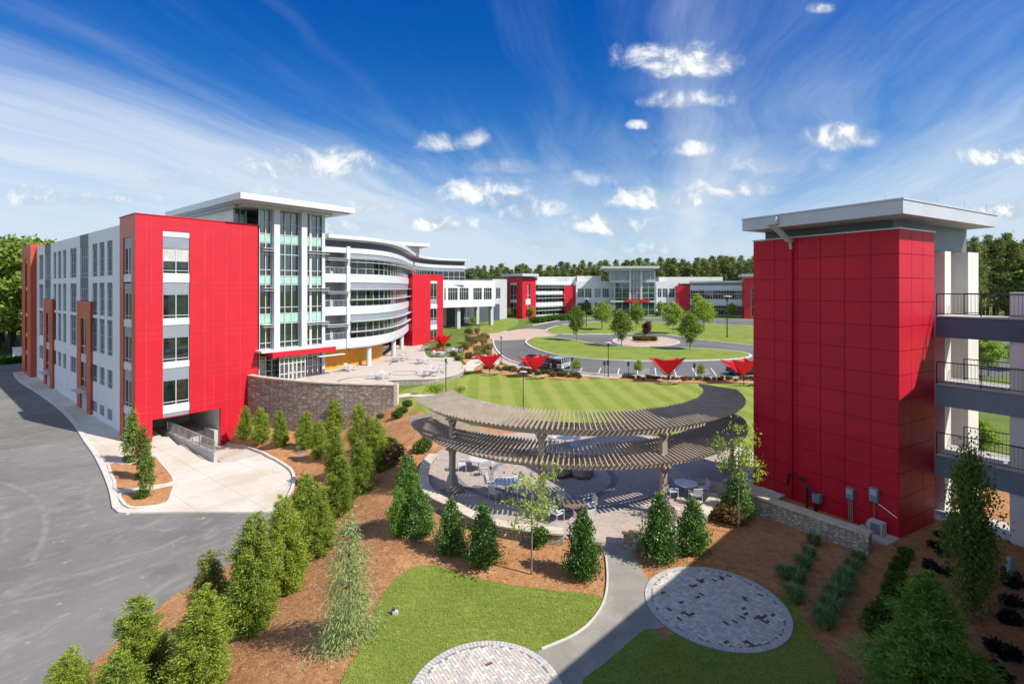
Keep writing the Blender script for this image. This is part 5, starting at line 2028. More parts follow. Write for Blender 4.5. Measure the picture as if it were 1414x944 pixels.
# seat wall round the plaza
t = thing('plaza_seat_wall', 'low curved ledge stone seat wall along the near edge of the pergola plaza', 'wall', (-.7, 23.6, 0))
SW = spline([P(598, 626, .6), P(587, 640, .6), P(584, 662, .6), P(590, 676, .6), P(604, 686, .6), P(628, 697, .6), P(659, 713, .6), P(687, 721, .6), P(734, 729, .6), P(778, 733, .6)], step=.35)
w = MB()
ribbon(w, SW, -.25, .2, -.8, .52)
obj('wall_face', w, STONEL, t, True)
w = MB()
ribbon(w, SW, -.33, .27, .523, .60)
obj('cap', w, CAP, t, True)
t = thing('plaza_seat_wall', 'short curved ledge stone wall right of the plaza path behind the hollies', 'wall', (6, 23.5, 0))
SW2 = spline([P(874, 741, .6), P(905, 733, .6), P(945, 720, .6), P(975, 700, .6), P(992, 680, .6)], step=.35)
w = MB()
ribbon(w, SW2, -.25, .2, -.5, .45)
obj('wall_face', w, STONEL, t, True)
w = MB()
ribbon(w, SW2, -.33, .27, .453, .53)
obj('cap', w, CAP, t, True)
t = thing('stone_pier', 'square stone pier with a tan cap beside the plaza entrance', 'pier', (*P(872, 756, .1), 0))
w = MB()
p0 = P(872, 752, .1)
Fp = Frame(p0, (.97, -.2))
w.fbox(Fp, -.35, .35, -.3, .3, -.2, .72)
obj('pier_body', w, STONEL, t, True)
w = MB()
w.fbox(Fp, -.42, .42, -.37, .37, .722, .84)
obj('cap', w, BENCHW, t, True)
# steps at the right side of the plaza
for i in range(4):
    p0 = P(966 + 11 * i, 712 - 13 * i, .1 + .11 * i)
    Fp = Frame(p0, (.55, .84))
    w = MB()
    w.fbox(Fp, 0, .42, -.2, 1.6, -.2, .13 + .13 * i)
    o = tag(obj('stone_step', w, CAP), 'tan stone step at the right side of the plaza, %s of four' % ('lowest', 'second from bottom', 'third from bottom', 'topmost')[i], 'step', 'steps at the plaza')

# ================================================================== plants
def leafmesh(name, Pc, D, L, Wd, m, rng, flat=0.0):
    """diamond leaves: centres, growth directions, lengths, widths"""
    n = len(Pc)
    D = D / (np.linalg.norm(D, axis=1, keepdims=True) + 1e-9)
    r = rng.normal(size=(n, 3))
    if flat: r[:, 2] *= (1 - flat)
    S = np.cross(D, r)
    S /= (np.linalg.norm(S, axis=1, keepdims=True) + 1e-9)
    L = np.broadcast_to(np.asarray(L, float).reshape(-1, 1), (n, 1)) * rng.uniform(.7, 1.25, (n, 1))
    Wd = np.broadcast_to(np.asarray(Wd, float).reshape(-1, 1), (n, 1)) * rng.uniform(.75, 1.2, (n, 1))
    a = Pc - D * L * .5
    b = Pc + S * Wd * .5 - D * L * .05
    c = Pc + D * L * .5
    d = Pc - S * Wd * .5 - D * L * .05
    V = np.stack([a, b, c, d], 1).reshape(-1, 3)
    me = bpy.data.meshes.new(name)
    me.vertices.add(4 * n)
    me.vertices.foreach_set('co', V.ravel())
    me.loops.add(4 * n)
    me.loops.foreach_set('vertex_index', np.arange(4 * n))
    me.polygons.add(n)
    me.polygons.foreach_set('loop_start', np.arange(0, 4 * n, 4))
    me.materials.append(m)
    me.update(calc_edges=True)
    me.validate()
    return me


def tree_data(kind, crown, trunk_mb, barkm):
    me = bpy.data.meshes.new(kind + '_trunk')
    me.from_pydata(trunk_mb.v, [], trunk_mb.f)
    me.materials.append(barkm)
    me.update()
    return (crown, me)


def conifer(h, rad, nb, per, seed, m, L=.16, Wd=.07, prof=None, droop=.15, base=.02, spread=.16, bark=BARK, up=.55, trunk_r=.05):
    rng = np.random.default_rng(seed)
    prof = prof or (lambda t: (1 - t) ** .46 * (1 - .34 * math.exp(-t * 7)))
    ph = rng.uniform(0, 6.28, 6)
    Ps, Ds = [], []
    tm = MB()
    tm.tube([(0, 0, -.25), (0, 0, h * .4), (0.02, 0, h * .97)], [trunk_r * h / 4, trunk_r * h / 5.5, .008], 7)
    for b in range(nb):
        q = (b + .5) / nb
        t = base + (1 - base) * (1 - (1 - q) ** .62)
        az = b * 2.39996 + rng.uniform(-.4, .4)
        lump = 1 + .22 * math.sin(3 * az + 7 * t + ph[0]) * math.sin(9 * t + ph[1]) + .16 * math.sin(2 * az - 13 * t + ph[2])
        rm = rad * prof(t) * rng.uniform(.70, 1.08) * lump + .03
        z0 = h * t
        k = int(per * (.35 + .65 * rm / rad))
        s = rng.uniform(.15, 1, k) ** .65
        d = np.array([math.cos(az), math.sin(az), 0])
        lift = rm * up * rng.uniform(.6, 1.2)
        p = d[None] * (rm * s)[:, None]
        p[:, 2] = np.minimum(z0 + lift * s - droop * rm * s ** 2 * 2, h * 1.0)
        p += rng.normal(size=(k, 3)) * (spread * rad * (.35 + .65 * rm / rad) * (.5 + .5 * s))[:, None] * np.array([1, 1, .9])
        dd = d[None] * .8 + rng.normal(size=(k, 3)) * .55 + np.array([0, 0, up - droop * 2])[None]
        Ps.append(p); Ds.append(dd)
        if b % 3 == 0 and t < .8:
            tm.tube([(0, 0, z0), tuple(d * rm * .7 + np.array([0, 0, z0 + lift * .7]))], [.014 * h / 4 + .004, .004], 4, cap=False)
    Pc = np.concatenate(Ps)
    Pc[:, 2] = np.maximum(Pc[:, 2], .03)
    crown = leafmesh('crown', Pc, np.concatenate(Ds), L, Wd, m, rng)
    return tree_data('conifer', crown, tm, bark)


def broadleaf(h, rad, z0, ncl, per, seed, m, L=.22, Wd=.13, cl=.28, bark=BARKP, tr=.10, oval=1.0, top=1.0, hollow=.55, flatz=.8):
    rng = np.random.default_rng(seed)
    Ps, Ds = [], []
    tm = MB()
    tm.tube([(0, 0, -.3), (.01, .0, z0), (.0, .02, z0 + (h - z0) * .5), (.02, .0, h * .93)], [tr, tr * .8, tr * .5, tr * .08], 8)
    zc, hz = (h + z0) / 2, (h - z0) / 2
    for c in range(ncl):
        a = rng.uniform(0, 2 * math.pi)
        u = rng.uniform(-1, 1)
        rr_ = rng.uniform(hollow, 1.0)
        w = math.sqrt(max(0, 1 - u * u))
        taper = 1 - max(0, u) * (1 - top) * .9
        ctr = np.array([math.cos(a) * w * rad * rr_ * taper, math.sin(a) * w * rad * rr_ * taper, zc + u * hz * rr_ * oval])
        sz = rad * cl * rng.uniform(.6, 1.25)
        k = int(per * rng.uniform(.6, 1.3))
        p = rng.normal(size=(k, 3)) * sz * .55 * np.array([1, 1, flatz]) + ctr
        dd = (p - ctr) + rng.normal(size=(k, 3)) * sz * .5 + np.array([0, 0, sz * .15])
        Ps.append(p); Ds.append(dd)
        st = np.array([0, 0, min(ctr[2] * .72 + z0 * .22, h * .85)])
        if c % 2 == 0:
            mid = (st + ctr) / 2 + np.array([0, 0, .08 * rad])
            tm.tube([tuple(st), tuple(mid), tuple(ctr)], [tr * .32, tr * .2, tr * .06], 5, cap=False)
    Pc = np.concatenate(Ps)
    Pc[:, 2] = np.maximum(Pc[:, 2], .04)
    crown = leafmesh('crown', Pc, np.concatenate(Ds), L, Wd, m, rng)
    return tree_data('broadleaf', crown, tm, bark)


def pine(h, seed, m, L=.75, Wd=.2):
    rng = np.random.default_rng(seed)
    tm = MB()
    tm.tube([(0, 0, -.5), (.1, 0, h * .5), (0, .1, h * .97)], [.24, .17, .03], 6)
    Ps, Ds = [], []
    for c in range(64):
        t = rng.uniform(.30, 1.0)
        rm = 3.1 * (1 - (t - .28) / .74) ** .62 * rng.uniform(.45, 1.15)
        a = rng.uniform(0, 6.283)
        ctr = np.array([math.cos(a) * rm * .75, math.sin(a) * rm * .75, h * t])
        k = rng.integers(45, 80)
        p = ctr + rng.normal(size=(k, 3)) * np.array([.62, .62, .40]) * (.6 + .4 * (1 - t) * 1.6)
        Ps.append(p)
        Ds.append(rng.normal(size=(k, 3)) + np.array([0, 0, .5]))
        tm.tube([(0, 0, h * t - .4), tuple(ctr)], [.06, .02], 4, cap=False)
    return tree_data('pine', leafmesh('crown', np.concatenate(Ps), np.concatenate(Ds), L, Wd, m, rng), tm, BARK)


def plant(name, data, label, cat, loc, h=1.0, w=None, rot=None, group=None, crown_name='crown', lean=0.0):
    """one plant: an Empty at its foot with crown and trunk under it"""
    t = thing(name, label, cat, loc, rnd.uniform(0, 6.28) if rot is None else rot, group)
    t.scale = (w or h, w or h, h)
    if lean: t.rotation_euler = (rnd.uniform(-lean, lean), rnd.uniform(-lean, lean), t.rotation_euler[2])
    for nm, me in ((crown_name, data[0]), ('trunk', data[1])):
        o = bpy.data.objects.new(nm, me)
        C.objects.link(o)
        o.parent = t
    return t


def shrub_data(rad, h, n, seed, m, L=.10, Wd=.06, hollow=.55, lumps=9):
    rng = np.random.default_rng(seed)
    Ps, Ds = [], []
    for c in range(lumps):
        a = rng.uniform(0, 6.283)
        q = rng.uniform(0, .62) * rad
        ctr = np.array([math.cos(a) * q, math.sin(a) * q, h * rng.uniform(.3, .62)])
        k = n // lumps
        d = rng.normal(size=(k, 3))
        d /= np.linalg.norm(d, axis=1, keepdims=True)
        r = rng.uniform(hollow, 1.0, (k, 1))
        p = ctr + d * r * np.array([rad * .52, rad * .52, h * .42])
        Ps.append(p)
        Ds.append(d + rng.normal(size=(k, 3)) * .6 + np.array([0, 0, .4]))
    Pc = np.concatenate(Ps)
    Pc[:, 2] = np.maximum(Pc[:, 2], .02)
    return leafmesh('leaves', Pc, np.concatenate(Ds), L, Wd, m, rng)


def tuft_data(rad, h, n, seed, m):
    rng = np.random.default_rng(seed)
    mb = MB()
    for i in range(n):
        a = rng.uniform(0, 6.283)
        b0 = rng.uniform(0, rad * .3)
        x, y = math.cos(a) * b0, math.sin(a) * b0
        ln = h * rng.uniform(.6, 1.1)
        out = rad * rng.uniform(.3, 1.0)
        sx, sy = -math.sin(a) * .012, math.cos(a) * .012
        p1 = (x + math.cos(a) * out * .45, y + math.sin(a) * out * .45, ln * .72)
        p2 = (x + math.cos(a) * out, y + math.sin(a) * out, ln * rng.uniform(.55, .95))
        mb.add([(x - sx, y - sy, 0), (x + sx, y + sy, 0), (p1[0] + sx, p1[1] + sy, p1[2]), p2, (p1[0] - sx, p1[1] - sy, p1[2])], [(0, 1, 2, 4), (2, 3, 4)])
    me = bpy.data.meshes.new('blades')
    me.from_pydata(mb.v, [], mb.f)
    me.materials.append(m)
    me.update()
    return me


def single(name, me, label, cat, loc, scale=1.0, group=None):
    o = bpy.data.objects.new(name, me)
    C.objects.link(o)
    o.location = loc
    o.rotation_euler = (0, 0, rnd.uniform(0, 6.28))
    o.scale = scale if isinstance(scale, tuple) else (scale,) * 3
    return tag(o, label, cat, group)


def place3(px_tip, px_base, hw):
    """foot, height and half width from the photo"""
    x, y = W(*px_base)
    z = gz(x, y)
    top = CAMZ - (px_tip[1] - HY) * y / FPX
    return (x, y, z), top - z, hw * y / FPX


# ---- cedars on the slope
CED = [conifer(4.0, 1.0, 210, 190, s, m, L=.125, Wd=.028, spread=.115) for s, m in ((1, EVG), (2, EVG), (3, EVG), (4, EVGR), (5, EVG))]
CEDS = [
    ((97, 897), (97, 1010), 32, 'bright green cedar cut off at the bottom left corner, left of the others', 0),
    ((167, 901), (165, 1030), 40, 'low cedar at the bottom edge below the tall roadside cedar', 1),
    ((189, 820), (197, 968), 38, 'cone shaped cedar nearest the service road at the bottom', 2),
    ((283, 757), (290, 875), 28, 'narrow dark topped cedar standing behind the broad roadside cedar', 3),
    ((275, 812), (275, 955), 40, 'broad bright cedar in front of the narrow dark topped one', 0),
    ((338, 710), (345, 872), 36, 'large cedar left of the weeping tree with long shadow at its foot', 1),
    ((392, 682), (397, 815), 29, 'cedar beside the road corner between the large cedar and the twin pair', 2),
    ((419, 651), (425, 745), 24, 'cedar at the concrete corner, rear one of the twin pair', 4),
    ((441, 668), (440, 768), 25, 'cedar left of the weeping tree, front one of the twin pair', 0),
    ((467, 627), (468, 712), 21, 'cedar directly above the weeping tree tip', 1),
    ((496, 605), (498, 682), 19, 'cedar with dark base midway down the mulch slope', 2),
    ((519, 578), (521, 652), 19, 'fullest cedar at the right of the slope cluster', 4),
    ((494, 556), (495, 622), 15, 'slim cedar at the back of the cluster before the stone wall', 0),
    ((507, 572), (507, 640), 15, 'cedar between the slim one and the fullest one', 3),
    ((460, 588), (463, 655), 16, 'cedar leaning on its neighbour in the middle of the cluster', 1),
    ((463, 551), (464, 598), 13, 'small cedar close against the middle of the stone wall', 2),
    ((439, 580), (441, 632), 13, 'cedar right of the fourth one along the stone wall bed', 4),
    ((420, 568), (421, 620), 14, 'fourth cedar from the red wall along the bed', 0),
    ((388, 565), (388, 616), 11, 'third cedar from the red wall along the bed', 1),
    ((361, 562), (361, 611), 12, 'second cedar from the red wall, yellowish green', 2),
    ((338, 560), (338, 607), 10, 'small cedar right against the red wall corner', 4)]
for tip, base, hw, lab, v in CEDS:
    loc, h, r = place3(tip, base, hw)
    plant('cedar_tree', CED[v], lab, 'tree', loc, h / 4.0, r / .92, group='cedars on the mulch slope', lean=.055)
WEE = conifer(4.0, 1.0, 110, 90, 11, WEEP, L=.19, Wd=.026, droop=.55, spread=.27, up=.5, prof=lambda t: (1 - t) ** .5 * .9 + .1)
loc, h, r = place3((476, 706), (482, 884), 31)
plant('weeping_cedar', WEE, 'pale feathery weeping cedar standing alone on the brown mulch', 'tree', loc, h / 4, r * 1.25)
# hollies and dark conifers at the plaza
HOL = [conifer(2.6, .95, 170, 62, s, HOLLY, L=.11, Wd=.07, prof=lambda t: (1 - t) ** .62 * (1 - .12 * math.exp(-t * 9)), droop=.05, base=.01, up=.45, spread=.13, trunk_r=.04) for s in (21, 22, 23)]
for tip, base, hw, lab, v in [
    ((622, 685), (623, 765), 22, 'glossy holly, left one of the pair below the plaza seat wall', 0),
    ((668, 694), (668, 781), 25, 'glossy holly, right one of the pair below the plaza seat wall', 1),
    ((805, 700), (805, 798), 26, 'tall pointed glossy holly left of the garden path', 2),
    ((908, 680), (909, 776), 26, 'glossy holly right of the path beside the stone pier', 0),
    ((957, 686), (957, 763), 25, 'broad round holly behind the paver circle', 1),
    ((579, 674), (580, 742), 21, 'shaded holly at the left end of the seat wall', 2),
    ((1018, 655), (1018, 716), 23, 'bushy holly at the left end of the ledge stone wall', 1)]:
    loc, h, r = place3(tip, base, hw)
    plant('holly_tree', HOL[v], lab, 'tree', loc, h / 2.6, r / .92, group='hollies around the plaza')
DCO = [conifer(3.4, 1.0, 150, 60, s, EVGD, L=.15, Wd=.06) for s in (31, 32)]
for tip, base, hw, lab, v in [((571, 628), (563, 728), 22, 'dark leaning conifer left of the pergola post', 0), ((550, 672), (551, 738), 16, 'low dark conifer left of the shaded holly', 1)]:
    loc, h, r = place3(tip, base, hw)
    plant('dark_conifer', DCO[v], lab, 'tree', loc, h / 3.4, r / .95, group='dark conifers by the plaza')
# right hand foreground
loc, h, r = place3((1284, 786), (1282, 1000), 78)
plant('feathery_conifer', conifer(5, 1.3, 230, 260, 41, EVGD, L=.15, Wd=.026, spread=.10, droop=.22, prof=lambda t: (1 - t) ** .78 * 1.05 + .02), 'large feathery dark green conifer in the bottom right corner', 'tree', loc, h / 5, r / 1.25)
loc, h, r = place3((1338, 606), (1340, 862), 29)
plant('columnar_tree', broadleaf(6, 1.0, .3, 150, 95, 42, COLF, L=.13, Wd=.08, cl=.42, hollow=.2, top=.45, flatz=1.3, tr=.06), 'tall narrow columnar tree in front of the walkways', 'tree', loc, h / 6, r * 1.0)
# columnar pair in the little islands
COL = [broadleaf(3.6, .55, .25, 70, 60, 43, COLF, L=.14, Wd=.08, cl=.42, hollow=.1, top=.4, flatz=1.6, tr=.03), broadleaf(3.6, .55, .25, 70, 60, 44, COLR, L=.14, Wd=.08, cl=.42, hollow=.1, top=.4, flatz=1.6, tr=.03)]
for tip, base, hw, lab, v in [((180, 566), (183, 641), 11, 'slim columnar tree at the back of the upper island bed', 0), ((197, 588), (198, 665), 11, 'slim reddish topped columnar tree in the middle of the upper island', 1), ((203, 612), (202, 690), 9, 'slim columnar tree in the lower island bed', 0)]:
    loc, h, r = place3(tip, base, hw)
    plant('columnar_tree', COL[v], lab, 'tree', loc, h / 3.6, r / .55, group='columnar trees in the kerbed islands')
# young trees
YNG = [broadleaf(4.8, 1.25, 1.9, 26, 34, 51, DECIDL, L=.16, Wd=.07, cl=.30, tr=.035, hollow=.35), broadleaf(4.8, 1.1, 2.0, 34, 36, 52, DECIDL, L=.16, Wd=.07, cl=.30, tr=.035, hollow=.3)]
for tip, base, hw, lab, v in [((738, 628), (734, 794), 46, 'young thin trunked tree with sparse pale leaves below the plaza wall', 0), ((1018, 580), (1020, 738), 34, 'young sparse tree at the left end of the ledge stone wall', 1)]:
    loc, h, r = place3(tip, base, hw)
    plant('young_tree', YNG[v], lab, 'tree', loc, h / 4.8, r / 1.15, group='young trees by the plaza')

SHR = [shrub_data(.5, .6, 1500, 61, SHRUBF), shrub_data(.5, .6, 1500, 62, SHRUBF), shrub_data(.5, .65, 1300, 63, SHRUBB), shrub_data(.5, .45, 700, 64, DARKF, L=.13, Wd=.07)]
TUF = [tuft_data(.55, .75, 420, 71, TUFT), tuft_data(.55, .75, 420, 72, TUFT), tuft_data(.6, 1.0, 420, 73, REEDM)]


def at_ground(px, py, off=.03):
    x, y = W(px, py)
    return (x, y, gz(x, y) + off)


for i, (px, py, s) in enumerate([(1124, 754, .8), (1118, 772, .8), (1110, 788, .9), (1102, 806, .95), (1083, 800, .8), (1098, 833, .95)]):
    single('grass_tuft', TUF[i % 2], 'green grass tuft in the shaded row between paver circle and ledge stone wall', 'grass tuft', at_ground(px, py), s, 'grass tufts, left row')
for i, (px, py, s) in enumerate([(1186, 780, .8), (1178, 792, .85), (1170, 806, .9), (1163, 820, .95), (1153, 834, 1.0), (1146, 850, 1.0), (1138, 868, 1.0)]):
    single('grass_tuft', TUF[i % 2], 'green grass tuft in the shaded row running down from the wall end', 'grass tuft', at_ground(px, py), s, 'grass tufts, right row')
for i, (px, py, s) in enumerate([(1250, 770, .75), (1244, 782, .7), (1240, 793, .75), (1236, 808, .9), (1233, 826, .95), (1224, 841, .95), (1217, 858, .95), (1209, 878, 1.0)]):
    single('round_shrub', SHR[i % 2], 'small round green shrub in the row right of the tower wall', 'shrub', at_ground(px, py), s, 'row of round green shrubs')
for i, (px, py, s) in enumerate([(1297, 742, .7), (1290, 757, .8), (1304, 768, .8), (1288, 788, .9), (1302, 795, .8), (1392, 797, .9), (1400, 812, .9), (1396, 838, .9), (1402, 862, .9), (1388, 858, .8), (1384, 905, 1.0), (1402, 912, .8), (1380, 938, 1.0), (1350, 800, .7)]):
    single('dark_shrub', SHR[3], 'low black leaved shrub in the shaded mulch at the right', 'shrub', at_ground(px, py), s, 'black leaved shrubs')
# shrubs along the car park, on the bank and round the terrace
for i in range(30):
    t_ = i / 29
    px = 672 + 128 * t_ + rnd.uniform(-2, 2)
    py = 506.5 + 15 * t_ ** .8 + rnd.uniform(-1, 4) * (1 - .5 * t_)
    single('border_shrub', SHR[2 if rnd.random() < .6 else rnd.randrange(2)], 'low bronze or green shrub in the bed between lawn and parked cars', 'shrub', at_ground(px, py, .07), rnd.uniform(.7, 1.15), 'shrubs along the car park, left bed')
for i in range(30):
    px = 862 + 180 * i / 29 + rnd.uniform(-2, 2)
    py = 523 + 2.5 * i / 29 + rnd.uniform(-1, 2.0)
    single('border_shrub', SHR[2 if rnd.random() < .5 else rnd.randrange(2)], 'low bronze or green shrub in the bed along the empty parking bays', 'shrub', at_ground(px, py, .07), rnd.uniform(.6, 1.0), 'shrubs along the car park, right bed')
for i in range(22):
    px, py = rnd.uniform(643, 678), rnd.uniform(460, 497)
    single('ornamental_grass', TUF[2] if rnd.random() < .6 else SHR[2], 'tall tan ornamental grass on the bank beside the brick crossing', 'shrub', at_ground(px, py, .06), rnd.uniform(1.3, 2.2), 'grasses on the bank by the crossing')
for px, py, s, v in [(545, 640, 2.1, 2), (536, 622, 1.6, 0), (548, 578, 1.3, 0), (556, 571, 1.1, 1), (524, 579, 1.0, 0), (562, 562, 1.2, 0), (612, 548, 0, 0), (1008, 722, 1.5, 2), (1000, 716, 1.1, 2), (742, 752, 1.3, 0), (585, 625, 1.5, 0), (590, 612, 1.2, 1)]:
    if s: single('garden_shrub', SHR[v], {2: 'bronze leaved', 0: 'green', 1: 'dark green'}[v] + ' garden shrub ' + {545: 'on the slope left of the pergola', 536: 'behind the bronze shrub on the slope', 548: 'below the end of the stone wall', 556: 'right of the wall end', 524: 'at the foot of the stone wall', 562: 'beside the lawn corner', 1008: 'under the holly by the ledge wall', 1000: 'at the plaza steps', 742: 'against the plaza seat wall', 585: 'beside the pergola left end', 590: 'under the pergola left end'}[px], 'shrub', at_ground(px, py), s)
for px, py, lab in [(196, 690, 'yellow green bush at the foot of the lower island tree'), (178, 640, 'green bush at the foot of the back island tree'), (196, 664, 'green bush beside the reddish columnar tree')]:
    x, y = W(px, py)
    single('island_bush', SHR[0], lab, 'shrub', (x, y, gz(x, y) + .17), 1.1)
# yellow-green small trees by the lamp on the lawn corner
SML = [broadleaf(2.4, 1.0, .7, 22, 60, 81, DECIDL, L=.16, Wd=.10, cl=.42, tr=.04, hollow=.2)]
for tip, base, hw, lab in [((600, 527), (602, 551), 13, 'yellow green small tree on the lawn corner by the lamp post'), ((634, 531), (636, 548), 8, 'thin small tree right of the lamp post on the lawn')]:
    loc, h, r = place3(tip, base, hw)
    plant('small_tree', SML[0], lab, 'tree', loc, h / 2.4, r)

# ---- trees of the loop drive
LOOP = [broadleaf(7.5, 2.3, 1.7, 85, 80, s, m, L=.30, Wd=.19, cl=.30, tr=.12, top=.55, hollow=.35) for s, m in ((91, DECID), (92, DECIDL), (93, DECID))]
def cc(x, y): return (x / 3.288 + 620, y / 3.286 + 340)
for (tx, ty), (bx, by), hw, lab, v in [
    ((580, 268), (580, 432), 38, 'tree at the left end of the near loop island', 0),
    ((783, 288), (783, 458), 50, 'tree in the middle of the near loop island', 2),
    ((1095, 300), (1095, 473), 55, 'tree at the right of the near loop island', 2),
    ((695, 243), (695, 382), 48, 'round tree at the left of the far loop island', 1),
    ((850, 252), (850, 385), 36, 'narrow tree before the red canopy on the far loop island', 0),
    ((1018, 248), (1018, 400), 48, 'bright round tree on the far loop island right of the red bush', 1),
    ((1155, 235), (1158, 385), 50, 'bright tree at the right end of the far loop island', 1),
    ((552, 205), (552, 300), 27, 'dark tree in front of the banded wing', 0),
    ((620, 245), (622, 305), 20, 'slim tree near the white windows left of the glass hall', 0),
    ((958, 248), (960, 308), 20, 'small pale tree right of the red canopy', 1),
    ((1130, 210), (1130, 320), 30, 'tree in front of the curved glass wing', 1),
    ((1285, 255), (1285, 320), 26, 'small pale tree near the right end of the far building', 1),
    ((275, 275), (275, 325), 16, 'little tree left of the red portal block', 1),
    ((370, 270), (370, 325), 22, 'little tree in front of the red portal block', 1),
    ((112, 315), (112, 365), 14, 'little tree on the bank under the bridge', 1),
    ((590, 510), (580, 575), 24, 'small pale tree beside the silver car', 1),
    ((860, 512), (860, 585), 24, 'small pale tree beside the parking bay signs', 1),
    ((1145, 530), (1145, 600), 20, 'small pale tree behind the right hand sail', 1)]:
    tp, bs = cc(tx, ty), cc(bx, by)
    loc, h, r = place3(tp, bs, hw / 3.288)
    plant('loop_tree', LOOP[v], lab, 'tree', loc, h / 7.5, r / 2.4, group='trees of the loop drive')
loc, h, r = place3(cc(898, 340), cc(898, 402), 20 / 3.288)
plant('purple_tree', broadleaf(3, 1.2, .3, 40, 60, 95, PURP, L=.28, Wd=.18, cl=.4, tr=.06, hollow=.2), 'small dark purple tree on the far loop island', 'tree', loc, h / 3, r / 1.1)
# clipped hedges in front of the portal block, kept as rows of round bushes
for i in range(26):
    x_ = 384 + i * 7.2
    x, y = W(*cc(x_, 347 - (x_ - 384) * .09 + rnd.uniform(-2, 2)))
    single('hedge_bush', SHR[i % 2], 'rounded green bush in the hedge row before the banded wing', 'shrub', (x, y, gz(x, y)), rnd.uniform(2.4, 3.2), 'hedge row before the far building')
for i in range(16):
    x, y = W(*cc(545 + i * 50 + rnd.uniform(-9, 9), 315 + rnd.uniform(-4, 3)))
    single('foundation_shrub', SHR[i % 2], 'green shrub at the foot of the far building', 'shrub', (x, y, gz(x, y)), rnd.uniform(2, 3.4), 'shrubs along the far building')
for px, py, s in [(824, 0, 0)] + [(834 + 3.6 * i + 620 * 0, 0, 0) for i in range(0)]:
    pass
for i in range(9):
    x, y = W(*cc(848 + i * 11, 429 + (i % 3) * 2))
    single('medallion_shrub', SHR[2 if i % 2 else 0], 'low shrub in the round bed at the centre of the loop', 'shrub', (x, y, gz(x, y) + .2), 1.5, 'shrubs in the medallion bed')

# ---- woods
PIN = [pine(20, s, PINEF) for s in (101, 102, 103, 104)]
WDS = [broadleaf(20, 5.5, 3.5, 95, 70, s, WOODSF, L=.85, Wd=.55, cl=.27, tr=.3, bark=BARK, hollow=.5) for s in (111, 112, 113)]
for i in range(210):
    row = i % 3
    px = 600 + 730 * (i / 209) + rnd.uniform(-4, 4)
    y = 205 + row * 14 + rnd.uniform(-5, 5)
    x = (px - CX) / FPX * y
    tipy = 371 - 17 * min(1.4, max(0, (px - 640) / 400)) + rnd.uniform(-5, 6) + (2 - row) * 2.0
    h = CAMZ - (tipy - HY) * y / FPX - gz(x, y)
    plant('pine_tree', PIN[i % 4], 'tall pine in the dense tree line behind the far building', 'tree', (x, y, gz(x, y)), h / 20, h / 20 * rnd.uniform(1.05, 1.4), group='pines behind the far building')
for i in range(46):
    row = i % 3
    px = 1330 + 190 * (i / 45) + rnd.uniform(-6, 6)
    y = 118 + row * 13 + rnd.uniform(-4, 4)
    x = (px - CX) / FPX * y
    h = CAMZ - (331 + rnd.uniform(-9, 12) - HY) * y / FPX - gz(x, y)
    big = rnd.random() < .72
    plant('pine_tree' if big else 'broad_tree', PIN[i % 4] if big else WDS[i % 3], 'tall %s in the wood behind the stair tower' % ('pine' if big else 'leafy tree'), 'tree', (x, y, gz(x, y)), h / 20 * (1 if big else .8), h / 20, group='wood behind the stair tower, ' + ('pines' if big else 'leafy trees'))
for i in range(34):
    row = i % 3
    px = -120 + 205 * (i / 33) + rnd.uniform(-5, 5)
    y = 108 + row * 11 + rnd.uniform(-3, 3)
    x = (px - CX) / FPX * y
    h = CAMZ - (327 + .12 * max(0, px) + rnd.uniform(-5, 12) - HY) * y / FPX - gz(x, y)
    plant('woodland_tree', WDS[i % 3], 'tall leafy woodland tree at the far end of the service road', 'tree', (x, y, gz(x, y)), h / 20, h / 20 * .95, group='woodland beyond the service road')
# nearer trees seen between the walkways
for px, py, ty, hw, lab in [(1365, 520, 462, 20, 'small bright tree seen under the top walkway'), (1404, 512, 470, 18, 'small bright tree right of the one under the top walkway'), (1400, 420, 388, 26, 'round pale tree above the walkway railing'), (1352, 640, 575, 20, 'dark tree seen under the middle walkway')]:
    loc, h, r = place3((px, ty), (px, py), hw)
    plant('lawn_tree', LOOP[1], lab, 'tree', loc, h / 7.5, r / 2.2)
for i in range(7):
    x, y = W(6 + i * 6.5, 503 - i * .8)
    single('road_end_shrub', SHR[i % 2], 'round shrub by the white wall at the end of the service road', 'shrub', (x, y, gz(x, y)), 2.4, 'shrubs at the end of the service road')

for px, py, s, v in [(600, 486, 1.3, 0), (606, 481, 1.6, 2), (618, 480, 1.5, 0), (626, 492, 1.4, 2), (632, 498, 1.3, 0), (634, 487, 1.7, 2)]:
    x, y = P(px, py, TZ)
    single('terrace_shrub', SHR[v], 'bushy shrub among the tables at the far end of the terrace', 'shrub', (x, y, TZ), s, 'shrubs at the far end of the terrace')

